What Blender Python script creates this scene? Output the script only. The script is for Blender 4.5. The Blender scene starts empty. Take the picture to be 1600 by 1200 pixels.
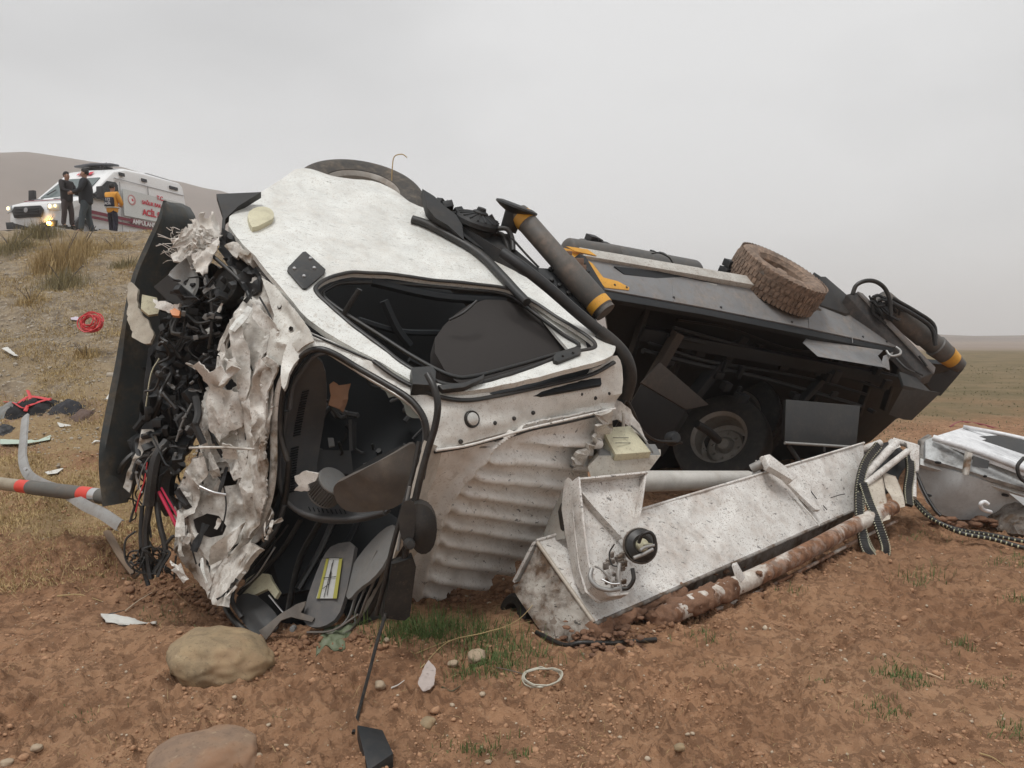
import bpy, bmesh, math, random
import numpy as np
from mathutils import Vector, Matrix, noise as mnoise
from mathutils.geometry import delaunay_2d_cdt

random.seed(7); rng = np.random.default_rng(7)
SC = bpy.context.scene
COL = SC.collection

# ------------------------------------------------------------------ camera, world, sun, exposure
FPX, PITCH = 1208.0, math.radians(3.55)
CAM = Vector((0, 0, 1.6))
AF = Vector((0, math.cos(PITCH), -math.sin(PITCH)))
AU = Vector((0, math.sin(PITCH), math.cos(PITCH)))
AX = Vector((1, 0, 0))
cd = bpy.data.cameras.new('camera'); cam = bpy.data.objects.new('camera', cd); COL.objects.link(cam)
cd.sensor_width = 36; cd.lens = 36 * FPX / 1600; cd.clip_start = 0.05; cd.clip_end = 6000
cam.location = CAM; cam.rotation_euler = (math.radians(90) - PITCH, 0, 0)
SC.camera = cam

SUN_EL, SUN_AZ = math.radians(72), math.radians(-150)      # high diffuse light from behind the camera, slightly left
world = bpy.data.worlds.new('World'); SC.world = world; world.use_nodes = True
nt = world.node_tree; nt.nodes.clear()
def N(nt, t, **kw):
    n = nt.nodes.new(t)
    for k, v in kw.items():
        if k.startswith('i_'):
            n.inputs[k[2:].replace('_', ' ')].default_value = v
        else: setattr(n, k, v)
    return n
wo = N(nt, 'ShaderNodeOutputWorld'); bg = N(nt, 'ShaderNodeBackground'); bg.inputs['Strength'].default_value = 0.1
sky = N(nt, 'ShaderNodeTexSky'); sky.sky_type = 'NISHITA'; sky.sun_disc = False
sky.sun_elevation = SUN_EL; sky.sun_rotation = math.pi - SUN_AZ
tc = N(nt, 'ShaderNodeTexCoord'); mp = N(nt, 'ShaderNodeMapping'); mp.inputs['Scale'].default_value = (1.0, 1.0, 2.6)
nz = N(nt, 'ShaderNodeTexNoise'); nz.inputs['Scale'].default_value = 1.3; nz.inputs['Detail'].default_value = 5; nz.inputs['Roughness'].default_value = .45
mp.inputs['Location'].default_value = (0.35, 0.1, 0.2)
cr = N(nt, 'ShaderNodeValToRGB')
cr.color_ramp.elements[0].position = .36; cr.color_ramp.elements[0].color = (4.35, 4.38, 4.4, 1)
cr.color_ramp.elements[1].position = .62; cr.color_ramp.elements[1].color = (6.25, 6.26, 6.25, 1)
mx = N(nt, 'ShaderNodeMix', data_type='RGBA'); mx.inputs[0].default_value = .95
L = nt.links.new
L(tc.outputs['Generated'], mp.inputs['Vector']); L(mp.outputs[0], nz.inputs['Vector']); L(nz.outputs[0], cr.inputs[0])
L(sky.outputs[0], mx.inputs[6]); L(cr.outputs[0], mx.inputs[7]); L(mx.outputs[2], bg.inputs[0]); L(bg.outputs[0], wo.inputs[0])

sd = bpy.data.lights.new('sun', 'SUN'); sun = bpy.data.objects.new('sun', sd); COL.objects.link(sun)
sd.energy = 1.5; sd.angle = math.radians(18); sd.color = (1, .985, .96)
sun.rotation_euler = (math.radians(90) - SUN_EL, 0, SUN_AZ + math.radians(180) - math.radians(0))
# aim explicitly
_sv = Vector((math.sin(SUN_AZ) * math.cos(SUN_EL), math.cos(SUN_AZ) * math.cos(SUN_EL), math.sin(SUN_EL)))
sun.rotation_euler = _sv.to_track_quat('Z', 'Y').to_euler()
sky.sun_rotation = SUN_AZ
SC.view_settings.view_transform = 'Standard'; SC.view_settings.look = 'None'
SC.view_settings.exposure = 0.47; SC.view_settings.gamma = 1.0; SC.view_settings.use_curve_mapping = False
SC.cycles.max_bounces = 6; SC.cycles.volume_bounces = 1

# ------------------------------------------------------------------ pixel ray helpers (used only to measure positions from the photograph)
def ray(px, py): return AF + AX * ((px - 800) / FPX) - AU * ((py - 600) / FPX)
def W(px, py, d): return CAM + ray(px, py) * d

# ------------------------------------------------------------------ numpy noise
_perm = rng.permutation(4096)
def _h(ix, iy): return _perm[(_perm[ix & 4095] + iy) & 4095]
def pnoise(x, y):
    x0 = np.floor(x).astype(np.int64); y0 = np.floor(y).astype(np.int64)
    fx = x - x0; fy = y - y0
    u = fx * fx * fx * (fx * (fx * 6 - 15) + 10); v = fy * fy * fy * (fy * (fy * 6 - 15) + 10)
    def g(ix, iy, dx, dy):
        a = _h(ix, iy) * (2 * math.pi / 4096); return np.cos(a) * dx + np.sin(a) * dy
    n00 = g(x0, y0, fx, fy); n10 = g(x0 + 1, y0, fx - 1, fy); n01 = g(x0, y0 + 1, fx, fy - 1); n11 = g(x0 + 1, y0 + 1, fx - 1, fy - 1)
    return ((n00 * (1 - u) + n10 * u) * (1 - v) + (n01 * (1 - u) + n11 * u) * v) * 1.5
def fbm(x, y, s, o=4, gain=.5):
    r = 0; a = 1; f = 1 / s
    for k in range(o):
        r = r + a * pnoise(x * f + 17.3 * k, y * f + 5.1 * k); a *= gain; f *= 2.03
    return r
def sstep(a, b, x):
    t = np.clip((x - a) / (b - a), 0, 1); return t * t * (3 - 2 * t)

# ------------------------------------------------------------------ terrain height
_py = np.array([-5, 0, 5, 6.5, 8, 9.5, 11, 13, 16, 19, 21, 22.5, 24, 27, 33, 60, 200, 4000.])
_pz = np.array([0, 0, 0, .03, .16, .42, .85, 1.5, 2.65, 3.75, 4.38, 4.55, 4.62, 4.72, 4.78, 5.2, 5.6, 5.6])
def emb_w(x, y): return sstep(-.12, -.44, x / np.maximum(y, .5))
def gauss(x, y, cx, cy, sx, sy, rot=0):
    c, s = math.cos(rot), math.sin(rot); dx = x - cx; dy = y - cy
    return np.exp(-(((dx * c + dy * s) / sx) ** 2 + ((-dx * s + dy * c) / sy) ** 2))
def base_h(x, y):
    x = np.asarray(x, float); y = np.asarray(y, float)
    z = np.interp(y, _py, _pz) * emb_w(x, y)
    z = z + .05 * fbm(x, y, 1.6, 2) * sstep(60, 20, y) + .25 * fbm(x, y, 14, 2) * sstep(12, 20, y) * (y < 400) * sstep(20, 23, y) * .3
    z = z + .16 * gauss(x, y, -2.75, 5.35, 1.2, .28, -.1)          # low bank left of the cab
    z = z - .16 * gauss(x, y, -1.55, 4.55, .75, .3, .15)           # gouge in front of the cab
    z = z + .10 * gauss(x, y, -.62, 3.95, .38, .16, .1) + .05 * gauss(x, y, -1.9, 4.0, .6, .2, 0)
    z = z + .05 * gauss(x, y, .62, 3.98, .4, .10, .45)            # soil pushed up by the boom
    z = z + .10 * gauss(x, y, -.05, 5.0, .35, .25, 0) + .2 * gauss(x, y, -13.4, 23.3, .9, .8, 0)
    return z
def full_h(x, y):
    x = np.asarray(x, float); y = np.asarray(y, float)
    r = np.hypot(x, y)
    ew = emb_w(x, y) * sstep(7, 9, y)
    fade = sstep(26, 6, r)
    z = base_h(x, y)
    n1 = fbm(x, y, .42, 3); n2 = fbm(x + 9, y, .13, 3, .6)
    rid = 1 - np.abs(fbm(x - 4, y + 3, .22, 3)) * 2
    patch = sstep(-.35, .45, fbm(x + 31, y - 7, 1.1, 2))
    z = z + fade * (.030 * n1 + (.012 + .024 * patch) * n2 + .013 * rid * patch) 
    lump = np.clip(fbm(x + 3, y + 8, .075, 2), 0, 1) ** 1.5
    z = z + fade * .032 * lump * (.35 + patch) + fade * .006 * fbm(x + 5, y - 2, .035, 2, .6)
    # long crumbly furrows on the right
    z = z + fade * .018 * np.sin((x * .45 + y * .9) * 9 + 2.2 * n1 * 3) * sstep(.4, 1.6, x) * sstep(.3, -.4, fbm(x, y + 50, 1.5, 2))
    z = z + ew * (.09 * fbm(x, y, 1.1, 3, .6))
    return z
def gh(x, y): return float(full_h(np.array([x]), np.array([y]))[0])
_DS = 2.0 * (100 / 2.0) ** (np.arange(900) / 899)
def GV(px, py):
    px = np.atleast_1d(np.asarray(px, float)); py = np.atleast_1d(np.asarray(py, float))
    rx = (px - 800) / FPX; ru = -(py - 600) / FPX
    ry = AF.y + AU.y * ru; rz = AF.z + AU.z * ru
    out = np.empty((len(px), 3))
    for s0 in range(0, len(px), 400):
        sl = slice(s0, s0 + 400)
        X = rx[sl, None] * _DS; Y = ry[sl, None] * _DS; Z = 1.6 + rz[sl, None] * _DS
        below = Z <= base_h(X, Y); i = np.argmax(below, 1); i = np.where(below.any(1), i, len(_DS) - 1)
        k = np.arange(len(i)); out[sl, 0] = X[k, i]; out[sl, 1] = Y[k, i]
    out[:, 2] = full_h(out[:, 0], out[:, 1]); return out
def G(px, py, lift=0):
    p = GV([px], [py])[0]; return Vector((p[0], p[1], p[2] + lift))

# ------------------------------------------------------------------ scene helpers
def new_mesh(name, verts, faces, smooth=True, ang=40):
    me = bpy.data.meshes.new(name); me.from_pydata([tuple(v) for v in verts], [], faces); me.validate(); me.update()
    if smooth:
        me.polygons.foreach_set('use_smooth', [True] * len(me.polygons))
        if ang: me.set_sharp_from_angle(angle=math.radians(ang))
    return me
BASES = {}
def link(name, me, mats, parent=None, label=None, cat=None, group=None, kind=None):
    o = bpy.data.objects.new(name, me); COL.objects.link(o)
    if not isinstance(mats, (list, tuple)): mats = [mats]
    for m in mats: me.materials.append(m)
    if parent is not None:
        o.parent = parent
        b = BASES.get(parent.name, Vector((0, 0, 0)))
        BASES[o.name] = b
        if b.length > 0: me.transform(Matrix.Translation(-b))
    if label: o['label'] = label
    if cat: o['category'] = cat
    if group: o['group'] = group
    if kind: o['kind'] = kind
    return o
def thing(name, base, label, cat, group=None):
    o = bpy.data.objects.new(name, None); COL.objects.link(o); o.location = base
    o['label'] = label; o['category'] = cat
    if group: o['group'] = group
    BASES[o.name] = Vector(base); return o
def recentre(o):
    me = o.data; c = sum((v.co for v in me.vertices), Vector()) / max(1, len(me.vertices))
    zmin = min(v.co.z for v in me.vertices); c.z = zmin
    me.transform(Matrix.Translation(-c)); o.location = o.location + c; return o

class Surf:
    """smooth sheet through measured points (px, py, distance); three points give an exact plane"""
    def __init__(s, pts, flat=False):
        P = np.array(pts, float); s.xy = P[:, :2] / 100; v = 1 / P[:, 2]; n = len(P)
        s.n = n
        if n == 3 or flat:
            A = np.c_[np.ones(n), s.xy]; s.a = np.linalg.lstsq(A, v, rcond=None)[0]; s.w = None
        else:
            r2 = ((s.xy[:, None] - s.xy[None]) ** 2).sum(-1)
            K = np.where(r2 > 0, r2 * np.log(np.maximum(r2, 1e-9)), 0) + np.eye(n) * 1e-3
            Pm = np.c_[np.ones(n), s.xy]
            A = np.block([[K, Pm], [Pm.T, np.zeros((3, 3))]])
            sol = np.linalg.solve(A, np.r_[v, 0, 0, 0]); s.w = sol[:n]; s.a = sol[n:]
    def d(s, px, py):
        q = np.array([px, py]) / 100
        v = s.a[0] + s.a[1:] @ q
        if s.w is not None:
            r2 = ((s.xy - q) ** 2).sum(-1); v += float(s.w @ np.where(r2 > 0, r2 * np.log(np.maximum(r2, 1e-9)), 0))
        return 1 / max(v, 1e-3)
    def nrm(s, px, py):
        a = W(px, py, s.d(px, py)); b = W(px + 2, py, s.d(px + 2, py)); c = W(px, py + 2, s.d(px, py + 2))
        n = (b - a).cross(c - a).normalized()
        if n.dot(ray(px, py)) > 0: n = -n
        return n
    def __call__(s, px, py, off=0):
        p = W(px, py, s.d(px, py))
        return p + s.nrm(px, py) * off if off else p

def chaikin(P, k=1, closed=True):
    P = [Vector(p) for p in P]
    for _ in range(k):
        Q = []; n = len(P)
        rngi = range(n) if closed else range(n - 1)
        if not closed: Q.append(P[0])
        for i in rngi:
            a, b = P[i], P[(i + 1) % n]; Q.append(a * .75 + b * .25); Q.append(a * .25 + b * .75)
        if not closed: Q.append(P[-1])
        P = Q
    return P
def inpoly(x, y, P):
    c = False; n = len(P); j = n - 1
    for i in range(n):
        xi, yi = P[i][0], P[i][1]; xj, yj = P[j][0], P[j][1]
        if (yi > y) != (yj > y) and x < (xj - xi) * (y - yi) / (yj - yi) + xi: c = not c
        j = i
    return c
def densify(P, step):
    Q = []
    for i in range(len(P)):
        a = Vector(P[i]); b = Vector(P[(i + 1) % len(P)]); n = max(1, int((b - a).length / step + .5))
        for k in range(n): Q.append(a.lerp(b, k / n))
    return Q
def sheet_mesh(outline, surf, holes=(), step=12, thick=.02, sm=0, disp=None, crumple=0, cscale=.12, fold=None, jag=0, name='sheet', ang=40, smooth=True):
    outl = chaikin([p[:2] for p in outline], sm) if sm else [Vector(p[:2]) for p in outline]
    hs = [chaikin([p[:2] for p in h], sm) if sm else [Vector(p[:2]) for p in h] for h in holes]
    outl = densify(outl, step); hs = [densify(h, step) for h in hs]
    if jag:
        outl = [p + Vector((random.uniform(-jag, jag), random.uniform(-jag, jag))) for p in outl]
    pts = []; edges = []
    for loop in [outl] + hs:
        s0 = len(pts); pts += loop; n = len(loop)
        edges += [(s0 + i, s0 + (i + 1) % n) for i in range(n)]
    nb = len(pts)
    bpts = np.array([tuple(p) for p in pts])
    xs = [p.x for p in outl]; ys = [p.y for p in outl]
    y = min(ys) + step * .5; row = 0
    while y < max(ys):
        x = min(xs) + step * (.25 + .5 * (row % 2))
        while x < max(xs):
            jx = x + random.uniform(-.15, .15) * step; jy = y + random.uniform(-.15, .15) * step
            if ((bpts - (jx, jy)) ** 2).sum(1).min() > (.45 * step) ** 2 and inpoly(jx, jy, outl) and not any(inpoly(jx, jy, h) for h in hs):
                pts.append(Vector((jx, jy)))
            x += step
        y += step * .87; row += 1
    vo, eo, fo, ov, oe, of = delaunay_2d_cdt(pts, edges, [], 0, 1e-5)
    faces = []
    for f in fo:
        cx = sum(vo[i][0] for i in f) / len(f); cy = sum(vo[i][1] for i in f) / len(f)
        if inpoly(cx, cy, outl) and not any(inpoly(cx, cy, h) for h in hs): faces.append(list(f))
    F = []; B = []; nsf = surf.nrm
    for v in vo:
        n = nsf(v[0], v[1]); p = surf(v[0], v[1])
        o = disp(v[0], v[1]) if disp else 0
        p = p + n * o
        if crumple:
            q = p / cscale
            if fold:
                q2 = Vector((p.x / fold[0], p.y / fold[1], p.z / fold[2])) + mnoise.noise_vector(p * 5) * .35
                p = p + n * crumple * (1.3 * mnoise.noise(p * 3.1) + .9 * (1 - 2.6 * abs(mnoise.noise(q2))) + .25 * (abs(mnoise.noise(q2 * 2.1 + Vector((7, 0, 0)))) - .2))
                F.append(p); B.append(p - n * thick); continue
            t = mnoise.turbulence_vector(q, 3, False) ; r1 = mnoise.noise(q * .6)
            p = p + n * crumple * (1.3 - 3.0 * abs(mnoise.noise(q)) + .8 * r1 - .9 * abs(mnoise.noise(q * 2.1)) ) + t * crumple * .25
        F.append(p); B.append(p - n * thick)
    nv = len(F)
    a0 = None
    # orientation: front faces towards viewer
    fl = []
    for f in faces:
        n = (F[f[1]] - F[f[0]]).cross(F[f[2]] - F[f[0]])
        if n.dot(F[f[0]] - CAM) > 0: f = f[::-1]
        fl.append(f)
    allf = list(fl)
    if thick:
        allf += [[i + nv for i in f[::-1]] for f in fl]
        cnt = {}
        for f in fl:
            for i in range(len(f)):
                a, b = f[i], f[(i + 1) % len(f)]
                cnt[(a, b)] = 1
        for (a, b) in cnt:
            if (b, a) not in cnt: allf.append([b, a, a + nv, b + nv])
        V = F + B
    else: V = F
    return new_mesh(name, V, allf, smooth, ang)
def sheet(name, outline, surf, mat, parent, label=None, **kw):
    return link(name, sheet_mesh(outline, surf, name=name, **kw), mat, parent, label)

def cat_rom(P, k=6, closed=False):
    P = [Vector(p) for p in P]; n = len(P); out = []
    if n < 3: return P
    m = n if closed else n - 1
    for i in range(m):
        p0 = P[(i - 1) % n] if closed or i > 0 else P[0] * 2 - P[1]
        p1 = P[i]; p2 = P[(i + 1) % n]
        p3 = P[(i + 2) % n] if closed or i + 2 < n else P[-1] * 2 - P[-2]
        for j in range(k):
            t = j / k
            out.append(.5 * ((2 * p1) + (-p0 + p2) * t + (2 * p0 - 5 * p1 + 4 * p2 - p3) * t * t + (-p0 + 3 * p1 - 3 * p2 + p3) * t ** 3))
    if not closed: out.append(P[-1])
    return out
def tube_geo(path, r, sides=8, closed=False, flat=1.0, up=None, period=0):
    n = len(path); rs = r if isinstance(r, (list, tuple)) else None
    V = []; Fc = []; Mi = []
    ref = Vector(up) if up else Vector((0.13, 0.2, .97))
    for i in range(n):
        a = path[(i - 1) % n] if closed or i > 0 else path[0]; b = path[(i + 1) % n] if closed or i < n - 1 else path[-1]
        t = (b - a)
        t = t.normalized() if t.length > 1e-9 else Vector((1, 0, 0))
        e1 = ref - t * ref.dot(t)
        if e1.length < .05: e1 = t.orthogonal()
        e1.normalize(); e2 = t.cross(e1)
        if not up: ref = e1
        rr = (rs[0] + (rs[-1] - rs[0]) * i / max(1, n - 1)) if rs and len(rs) == 2 else (rs[i] if rs else r)
        for k in range(sides):
            an = 2 * math.pi * k / sides
            V.append(path[i] + e1 * math.cos(an) * rr * flat + e2 * math.sin(an) * rr)
    m = n if closed else n - 1
    for i in range(m):
        j = (i + 1) % n
        for k in range(sides):
            l = (k + 1) % sides
            Fc.append((i * sides + k, i * sides + l, j * sides + l, j * sides + k)); Mi.append(1 if period and i % period == 0 and k % 3 else 0)
    if not closed:
        Fc.append(tuple(range(sides))[::-1]); Fc.append(tuple((n - 1) * sides + k for k in range(sides))); Mi += [0, 0]
    return V, Fc, Mi
def tube(name, pts, r, mat, parent=None, smooth=True, k=6, sides=8, closed=False, flat=1.0, up=None, period=0, **kw):
    path = cat_rom(pts, k, closed) if smooth and len(pts) > 2 else [Vector(p) for p in pts]
    if len(path) == 2: path = [path[0].lerp(path[1], i / 4) for i in range(5)]
    V, Fc, Mi = tube_geo(path, r, sides, closed, flat, up, period)
    me = new_mesh(name, V, Fc, True, 50)
    if period: me.polygons.foreach_set('material_index', Mi)
    return link(name, me, mat, parent, **kw)
class Geo:
    """collects several shapes of one part into one mesh"""
    def __init__(s): s.V = []; s.F = []
    def add(s, V, Fc):
        o = len(s.V); s.V += [Vector(v) for v in V]; s.F += [tuple(i + o for i in f) for f in Fc]; return s
    def tube(s, pts, r, k=5, sides=6, smooth=True, **kw):
        path = cat_rom(pts, k) if smooth and len(pts) > 2 else [Vector(p) for p in pts]
        V, Fc, _ = tube_geo(path, r, sides, **kw); return s.add(V, Fc)
    def box(s, c, x, y, z):
        c = Vector(c); V = [c + x * i + y * j + z * k for i in (-1, 1) for j in (-1, 1) for k in (-1, 1)]
        return s.add(V, [(0, 1, 3, 2), (4, 6, 7, 5), (0, 4, 5, 1), (2, 3, 7, 6), (0, 2, 6, 4), (1, 5, 7, 3)])
    def build(s, name, mat, parent=None, smooth=True, ang=40, bevel=0, **kw):
        me = new_mesh(name, s.V, s.F, smooth and not bevel, ang)
        if bevel: do_bevel(me, bevel)
        return link(name, me, mat, parent, **kw)
def do_bevel(me, w, seg=2, ang=30):
    bm = bmesh.new(); bm.from_mesh(me); bmesh.ops.recalc_face_normals(bm, faces=bm.faces)
    es = [e for e in bm.edges if len(e.link_faces) == 2 and e.calc_face_angle() > math.radians(ang)]
    bmesh.ops.bevel(bm, geom=es, offset=w, segments=seg, affect='EDGES', profile=.6, clamp_overlap=True)
    for f in bm.faces: f.smooth = True
    bm.to_mesh(me); bm.free(); me.set_sharp_from_angle(angle=math.radians(35)); me.update()
def prism(name, poly, vec, mat, parent=None, bevel=.004, sub=0, crumple=0, cscale=.2, **kw):
    """planar polygon (world points) pushed along vec"""
    n = len(poly); P = [Vector(p) for p in poly]; Q = [p + vec for p in P]
    me = bpy.data.meshes.new(name)
    me.from_pydata([tuple(v) for v in P + Q], [], [tuple(range(n)), tuple(range(2 * n - 1, n - 1, -1))] + [(i, i + n, (i + 1) % n + n, (i + 1) % n) for i in range(n)])
    bm = bmesh.new(); bm.from_mesh(me); bmesh.ops.recalc_face_normals(bm, faces=bm.faces)
    bmesh.ops.triangulate(bm, faces=[f for f in bm.faces if len(f.verts) > 4])
    bm.to_mesh(me); bm.free()
    if bevel: do_bevel(me, bevel)
    if sub:
        bm = bmesh.new(); bm.from_mesh(me)
        bmesh.ops.triangulate(bm, faces=bm.faces)
        for it in range(6):
            es = [e for e in bm.edges if e.calc_length() > sub]
            if not es: break
            bmesh.ops.subdivide_edges(bm, edges=es, cuts=1); bmesh.ops.triangulate(bm, faces=bm.faces)
        bm.normal_update()
        for v in bm.verts:
            q = v.co / cscale; v.co += v.normal * crumple * (mnoise.noise(q) - .5 * abs(mnoise.noise(q * 2.3)))
        for f in bm.faces: f.smooth = True
        bm.to_mesh(me); bm.free(); me.set_sharp_from_angle(angle=math.radians(35))
    return link(name, me, mat, parent, **kw)
def pxprism(name, outline, surf, vec_off, mat, parent, **kw):
    """outline in photo pixels on a plane, given real thickness behind it"""
    P = [surf(*p[:2]) for p in outline]; c = outline[0]; n = surf.nrm(sum(p[0] for p in outline) / len(outline), sum(p[1] for p in outline) / len(outline))
    return prism(name, P, -n * vec_off, mat, parent, **kw)
def frame_of(axis, hint=(0, 0, 1)):
    a = Vector(axis).normalized(); h = Vector(hint); e1 = (h - a * h.dot(a))
    e1 = e1.normalized() if e1.length > .01 else a.orthogonal().normalized()
    return a, e1, a.cross(e1)
def lathe_geo(c, axis, prof, seg=40, hint=(0, 0, 1)):
    a, e1, e2 = frame_of(axis, hint); c = Vector(c); V = []; Fc = []; m = len(prof)
    for i in range(seg):
        an = 2 * math.pi * i / seg; r_ = e1 * math.cos(an) + e2 * math.sin(an)
        for (r, h) in prof: V.append(c + a * h + r_ * r)
    for i in range(seg):
        j = (i + 1) % seg
        for k in range(m - 1): Fc.append((i * m + k, i * m + k + 1, j * m + k + 1, j * m + k))
    return V, Fc
def lathe(name, c, axis, prof, mat, parent=None, seg=40, ang=35, **kw):
    V, Fc = lathe_geo(c, axis, prof, seg)
    me = new_mesh(name, V, Fc, True, ang)
    bm = bmesh.new(); bm.from_mesh(me); bmesh.ops.remove_doubles(bm, verts=bm.verts, dist=1e-5); bmesh.ops.recalc_face_normals(bm, faces=bm.faces); bm.to_mesh(me); bm.free()
    me.set_sharp_from_angle(angle=math.radians(ang))
    return link(name, me, mat, parent, **kw)
def text_obj(name, s, size, mat, parent, origin, xd, yd, ext=.002, bold=0, **kw):
    cu = bpy.data.curves.new('t', 'FONT'); cu.body = s; cu.size = size; cu.extrude = ext; cu.align_x = 'LEFT'; cu.offset = bold
    o = bpy.data.objects.new('t', cu); COL.objects.link(o)
    dg = bpy.context.evaluated_depsgraph_get(); me = bpy.data.meshes.new_from_object(o.evaluated_get(dg))
    bpy.data.objects.remove(o)
    xd = Vector(xd).normalized(); yd = Vector(yd).normalized(); zd = xd.cross(yd)
    M = Matrix(((xd.x, yd.x, zd.x, origin[0]), (xd.y, yd.y, zd.y, origin[1]), (xd.z, yd.z, zd.z, origin[2]), (0, 0, 0, 1)))
    me.transform(M); me.materials.clear()
    return link(name, me, mat, parent, **kw)

# ------------------------------------------------------------------ materials
def mat_new(name):
    m = bpy.data.materials.new(name); m.use_nodes = True; nt = m.node_tree; nt.nodes.clear()
    out = N(nt, 'ShaderNodeOutputMaterial'); b = N(nt, 'ShaderNodeBsdfPrincipled'); nt.links.new(b.outputs[0], out.inputs[0])
    return m, nt, b
def ramp(nt, src, p0, p1, c0=(0, 0, 0, 1), c1=(1, 1, 1, 1)):
    r = N(nt, 'ShaderNodeValToRGB'); e = r.color_ramp.elements
    e[0].position = p0; e[0].color = c0; e[1].position = p1; e[1].color = c1
    nt.links.new(src, r.inputs[0]); return r.outputs[0]
def nz3(nt, co, scale, detail=4, rough=.55, dist=0):
    n = N(nt, 'ShaderNodeTexNoise'); n.inputs['Scale'].default_value = scale; n.inputs['Detail'].default_value = detail
    n.inputs['Roughness'].default_value = rough; n.inputs['Distortion'].default_value = dist
    nt.links.new(co, n.inputs['Vector']); return n.outputs[0]
def mth(nt, op, a, b=None, clamp=True):
    n = N(nt, 'ShaderNodeMath', operation=op); n.use_clamp = clamp
    for i, v in enumerate((a, b)):
        if v is None: continue
        if isinstance(v, (int, float)): n.inputs[i].default_value = v
        else: nt.links.new(v, n.inputs[i])
    return n.outputs[0]
def mixc(nt, f, a, b):
    n = N(nt, 'ShaderNodeMix', data_type='RGBA')
    for i, v in ((0, f), (6, a), (7, b)):
        if isinstance(v, (int, float)): n.inputs[i].default_value = v
        elif isinstance(v, tuple): n.inputs[i].default_value = v if len(v) == 4 else v + (1,)
        else: nt.links.new(v, n.inputs[i])
    return n.outputs[2]
MUD = (.20, .13, .085)
def paint(name, base, dirt=MUD, film=.35, speck=.5, fine=.4, rough=.38, metal=0, spscale=55, rust=0, bump=.15, streak=0, patch=(.5, .72), coat=0, scr=0):
    m, nt, b = mat_new(name); co = N(nt, 'ShaderNodeTexCoord').outputs['Object']
    big = ramp(nt, nz3(nt, co, 2.6, 7, .62, .4), patch[0], patch[1])
    mid = ramp(nt, nz3(nt, co, 11, 6, .65), .45, .66)
    sp = ramp(nt, nz3(nt, co, spscale, 3, .6), .585, .64)
    sp2 = ramp(nt, nz3(nt, co, spscale * 3.1, 2, .5), .60, .66)
    zone = ramp(nt, nz3(nt, co, 1.7, 3), .35, .65)
    f = mth(nt, 'MULTIPLY', mth(nt, 'ADD', mth(nt, 'MULTIPLY', big, .65), mth(nt, 'MULTIPLY', mid, .5)), film)
    s = mth(nt, 'MULTIPLY', sp, mth(nt, 'MULTIPLY', mth(nt, 'ADD', zone, .3), speck))
    s2 = mth(nt, 'MULTIPLY', sp2, fine)
    fac = mth(nt, 'MAXIMUM', f, mth(nt, 'MAXIMUM', s, s2))
    if streak:
        mpn = N(nt, 'ShaderNodeMapping'); mpn.inputs['Scale'].default_value = (14, 14, 1.4); nt.links.new(co, mpn.inputs[0])
        st = ramp(nt, nz3(nt, mpn.outputs[0], 1, 5, .7), .52, .72); fac = mth(nt, 'MAXIMUM', fac, mth(nt, 'MULTIPLY', st, streak))
    tone = mixc(nt, ramp(nt, nz3(nt, co, 5, 5), .3, .7), tuple(c * .88 for c in base), tuple(min(1, c * 1.06) for c in base))
    dcol = mixc(nt, ramp(nt, nz3(nt, co, 23, 3), .35, .65), tuple(c * .6 for c in dirt), tuple(c * 1.25 for c in dirt))
    c = mixc(nt, fac, tone, dcol)
    if rust:
        rf = mth(nt, 'MULTIPLY', ramp(nt, nz3(nt, co, 6, 8, .7), .56, .64), rust)
        c = mixc(nt, rf, c, mixc(nt, nz3(nt, co, 40, 3), (.10, .035, .012), (.28, .12, .04)))
    if scr:
        mpn = N(nt, 'ShaderNodeMapping'); mpn.inputs['Scale'].default_value = (3, 40, 40); mpn.inputs['Rotation'].default_value = (.3, .5, .6); nt.links.new(co, mpn.inputs[0])
        c = mixc(nt, mth(nt, 'MULTIPLY', ramp(nt, nz3(nt, mpn.outputs[0], 1, 4, .6), .64, .67), scr), c, (.05, .045, .04))
    nt.links.new(c, b.inputs['Base Color'])
    rr = mth(nt, 'ADD', mth(nt, 'MULTIPLY', fac, .9 - rough), rough); nt.links.new(rr, b.inputs['Roughness'])
    b.inputs['Metallic'].default_value = metal
    if coat: b.inputs['Coat Weight'].default_value = coat; b.inputs['Coat Roughness'].default_value = .12
    bp = N(nt, 'ShaderNodeBump'); bp.inputs['Strength'].default_value = bump; bp.inputs['Distance'].default_value = .01
    hh = mth(nt, 'ADD', mth(nt, 'MULTIPLY', fac, .6), mth(nt, 'MULTIPLY', nz3(nt, co, 7, 3), .5)); nt.links.new(hh, bp.inputs['Height'])
    nt.links.new(bp.outputs[0], b.inputs['Normal']); return m
def plain(name, c, rough=.6, metal=0, emit=None, es=1, trans=0, alpha=1, var=.12, bscale=30):
    m, nt, b = mat_new(name); co = N(nt, 'ShaderNodeTexCoord').outputs['Object']
    cc = mixc(nt, nz3(nt, co, bscale, 5, .6), tuple(x * (1 - var) for x in c), tuple(min(1, x * (1 + var)) for x in c))
    nt.links.new(cc, b.inputs['Base Color']); b.inputs['Roughness'].default_value = rough; b.inputs['Metallic'].default_value = metal
    if emit: b.inputs['Emission Color'].default_value = emit + (1,); b.inputs['Emission Strength'].default_value = es
    if trans: b.inputs['Transmission Weight'].default_value = trans
    if alpha < 1: b.inputs['Alpha'].default_value = alpha
    return m
WHITE = paint('white_cab_paint', (.76, .772, .735), dirt=(.31, .25, .19), film=.38, speck=.45, fine=.55, rough=.33, spscale=42, coat=.3, patch=(.46, .66), scr=.3)
CABDIRTY = paint('dusty_roof_paint', (.80, .785, .745), dirt=(.34, .27, .20), film=.42, speck=.4, fine=.35, rough=.42, spscale=26, scr=.75)
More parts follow.
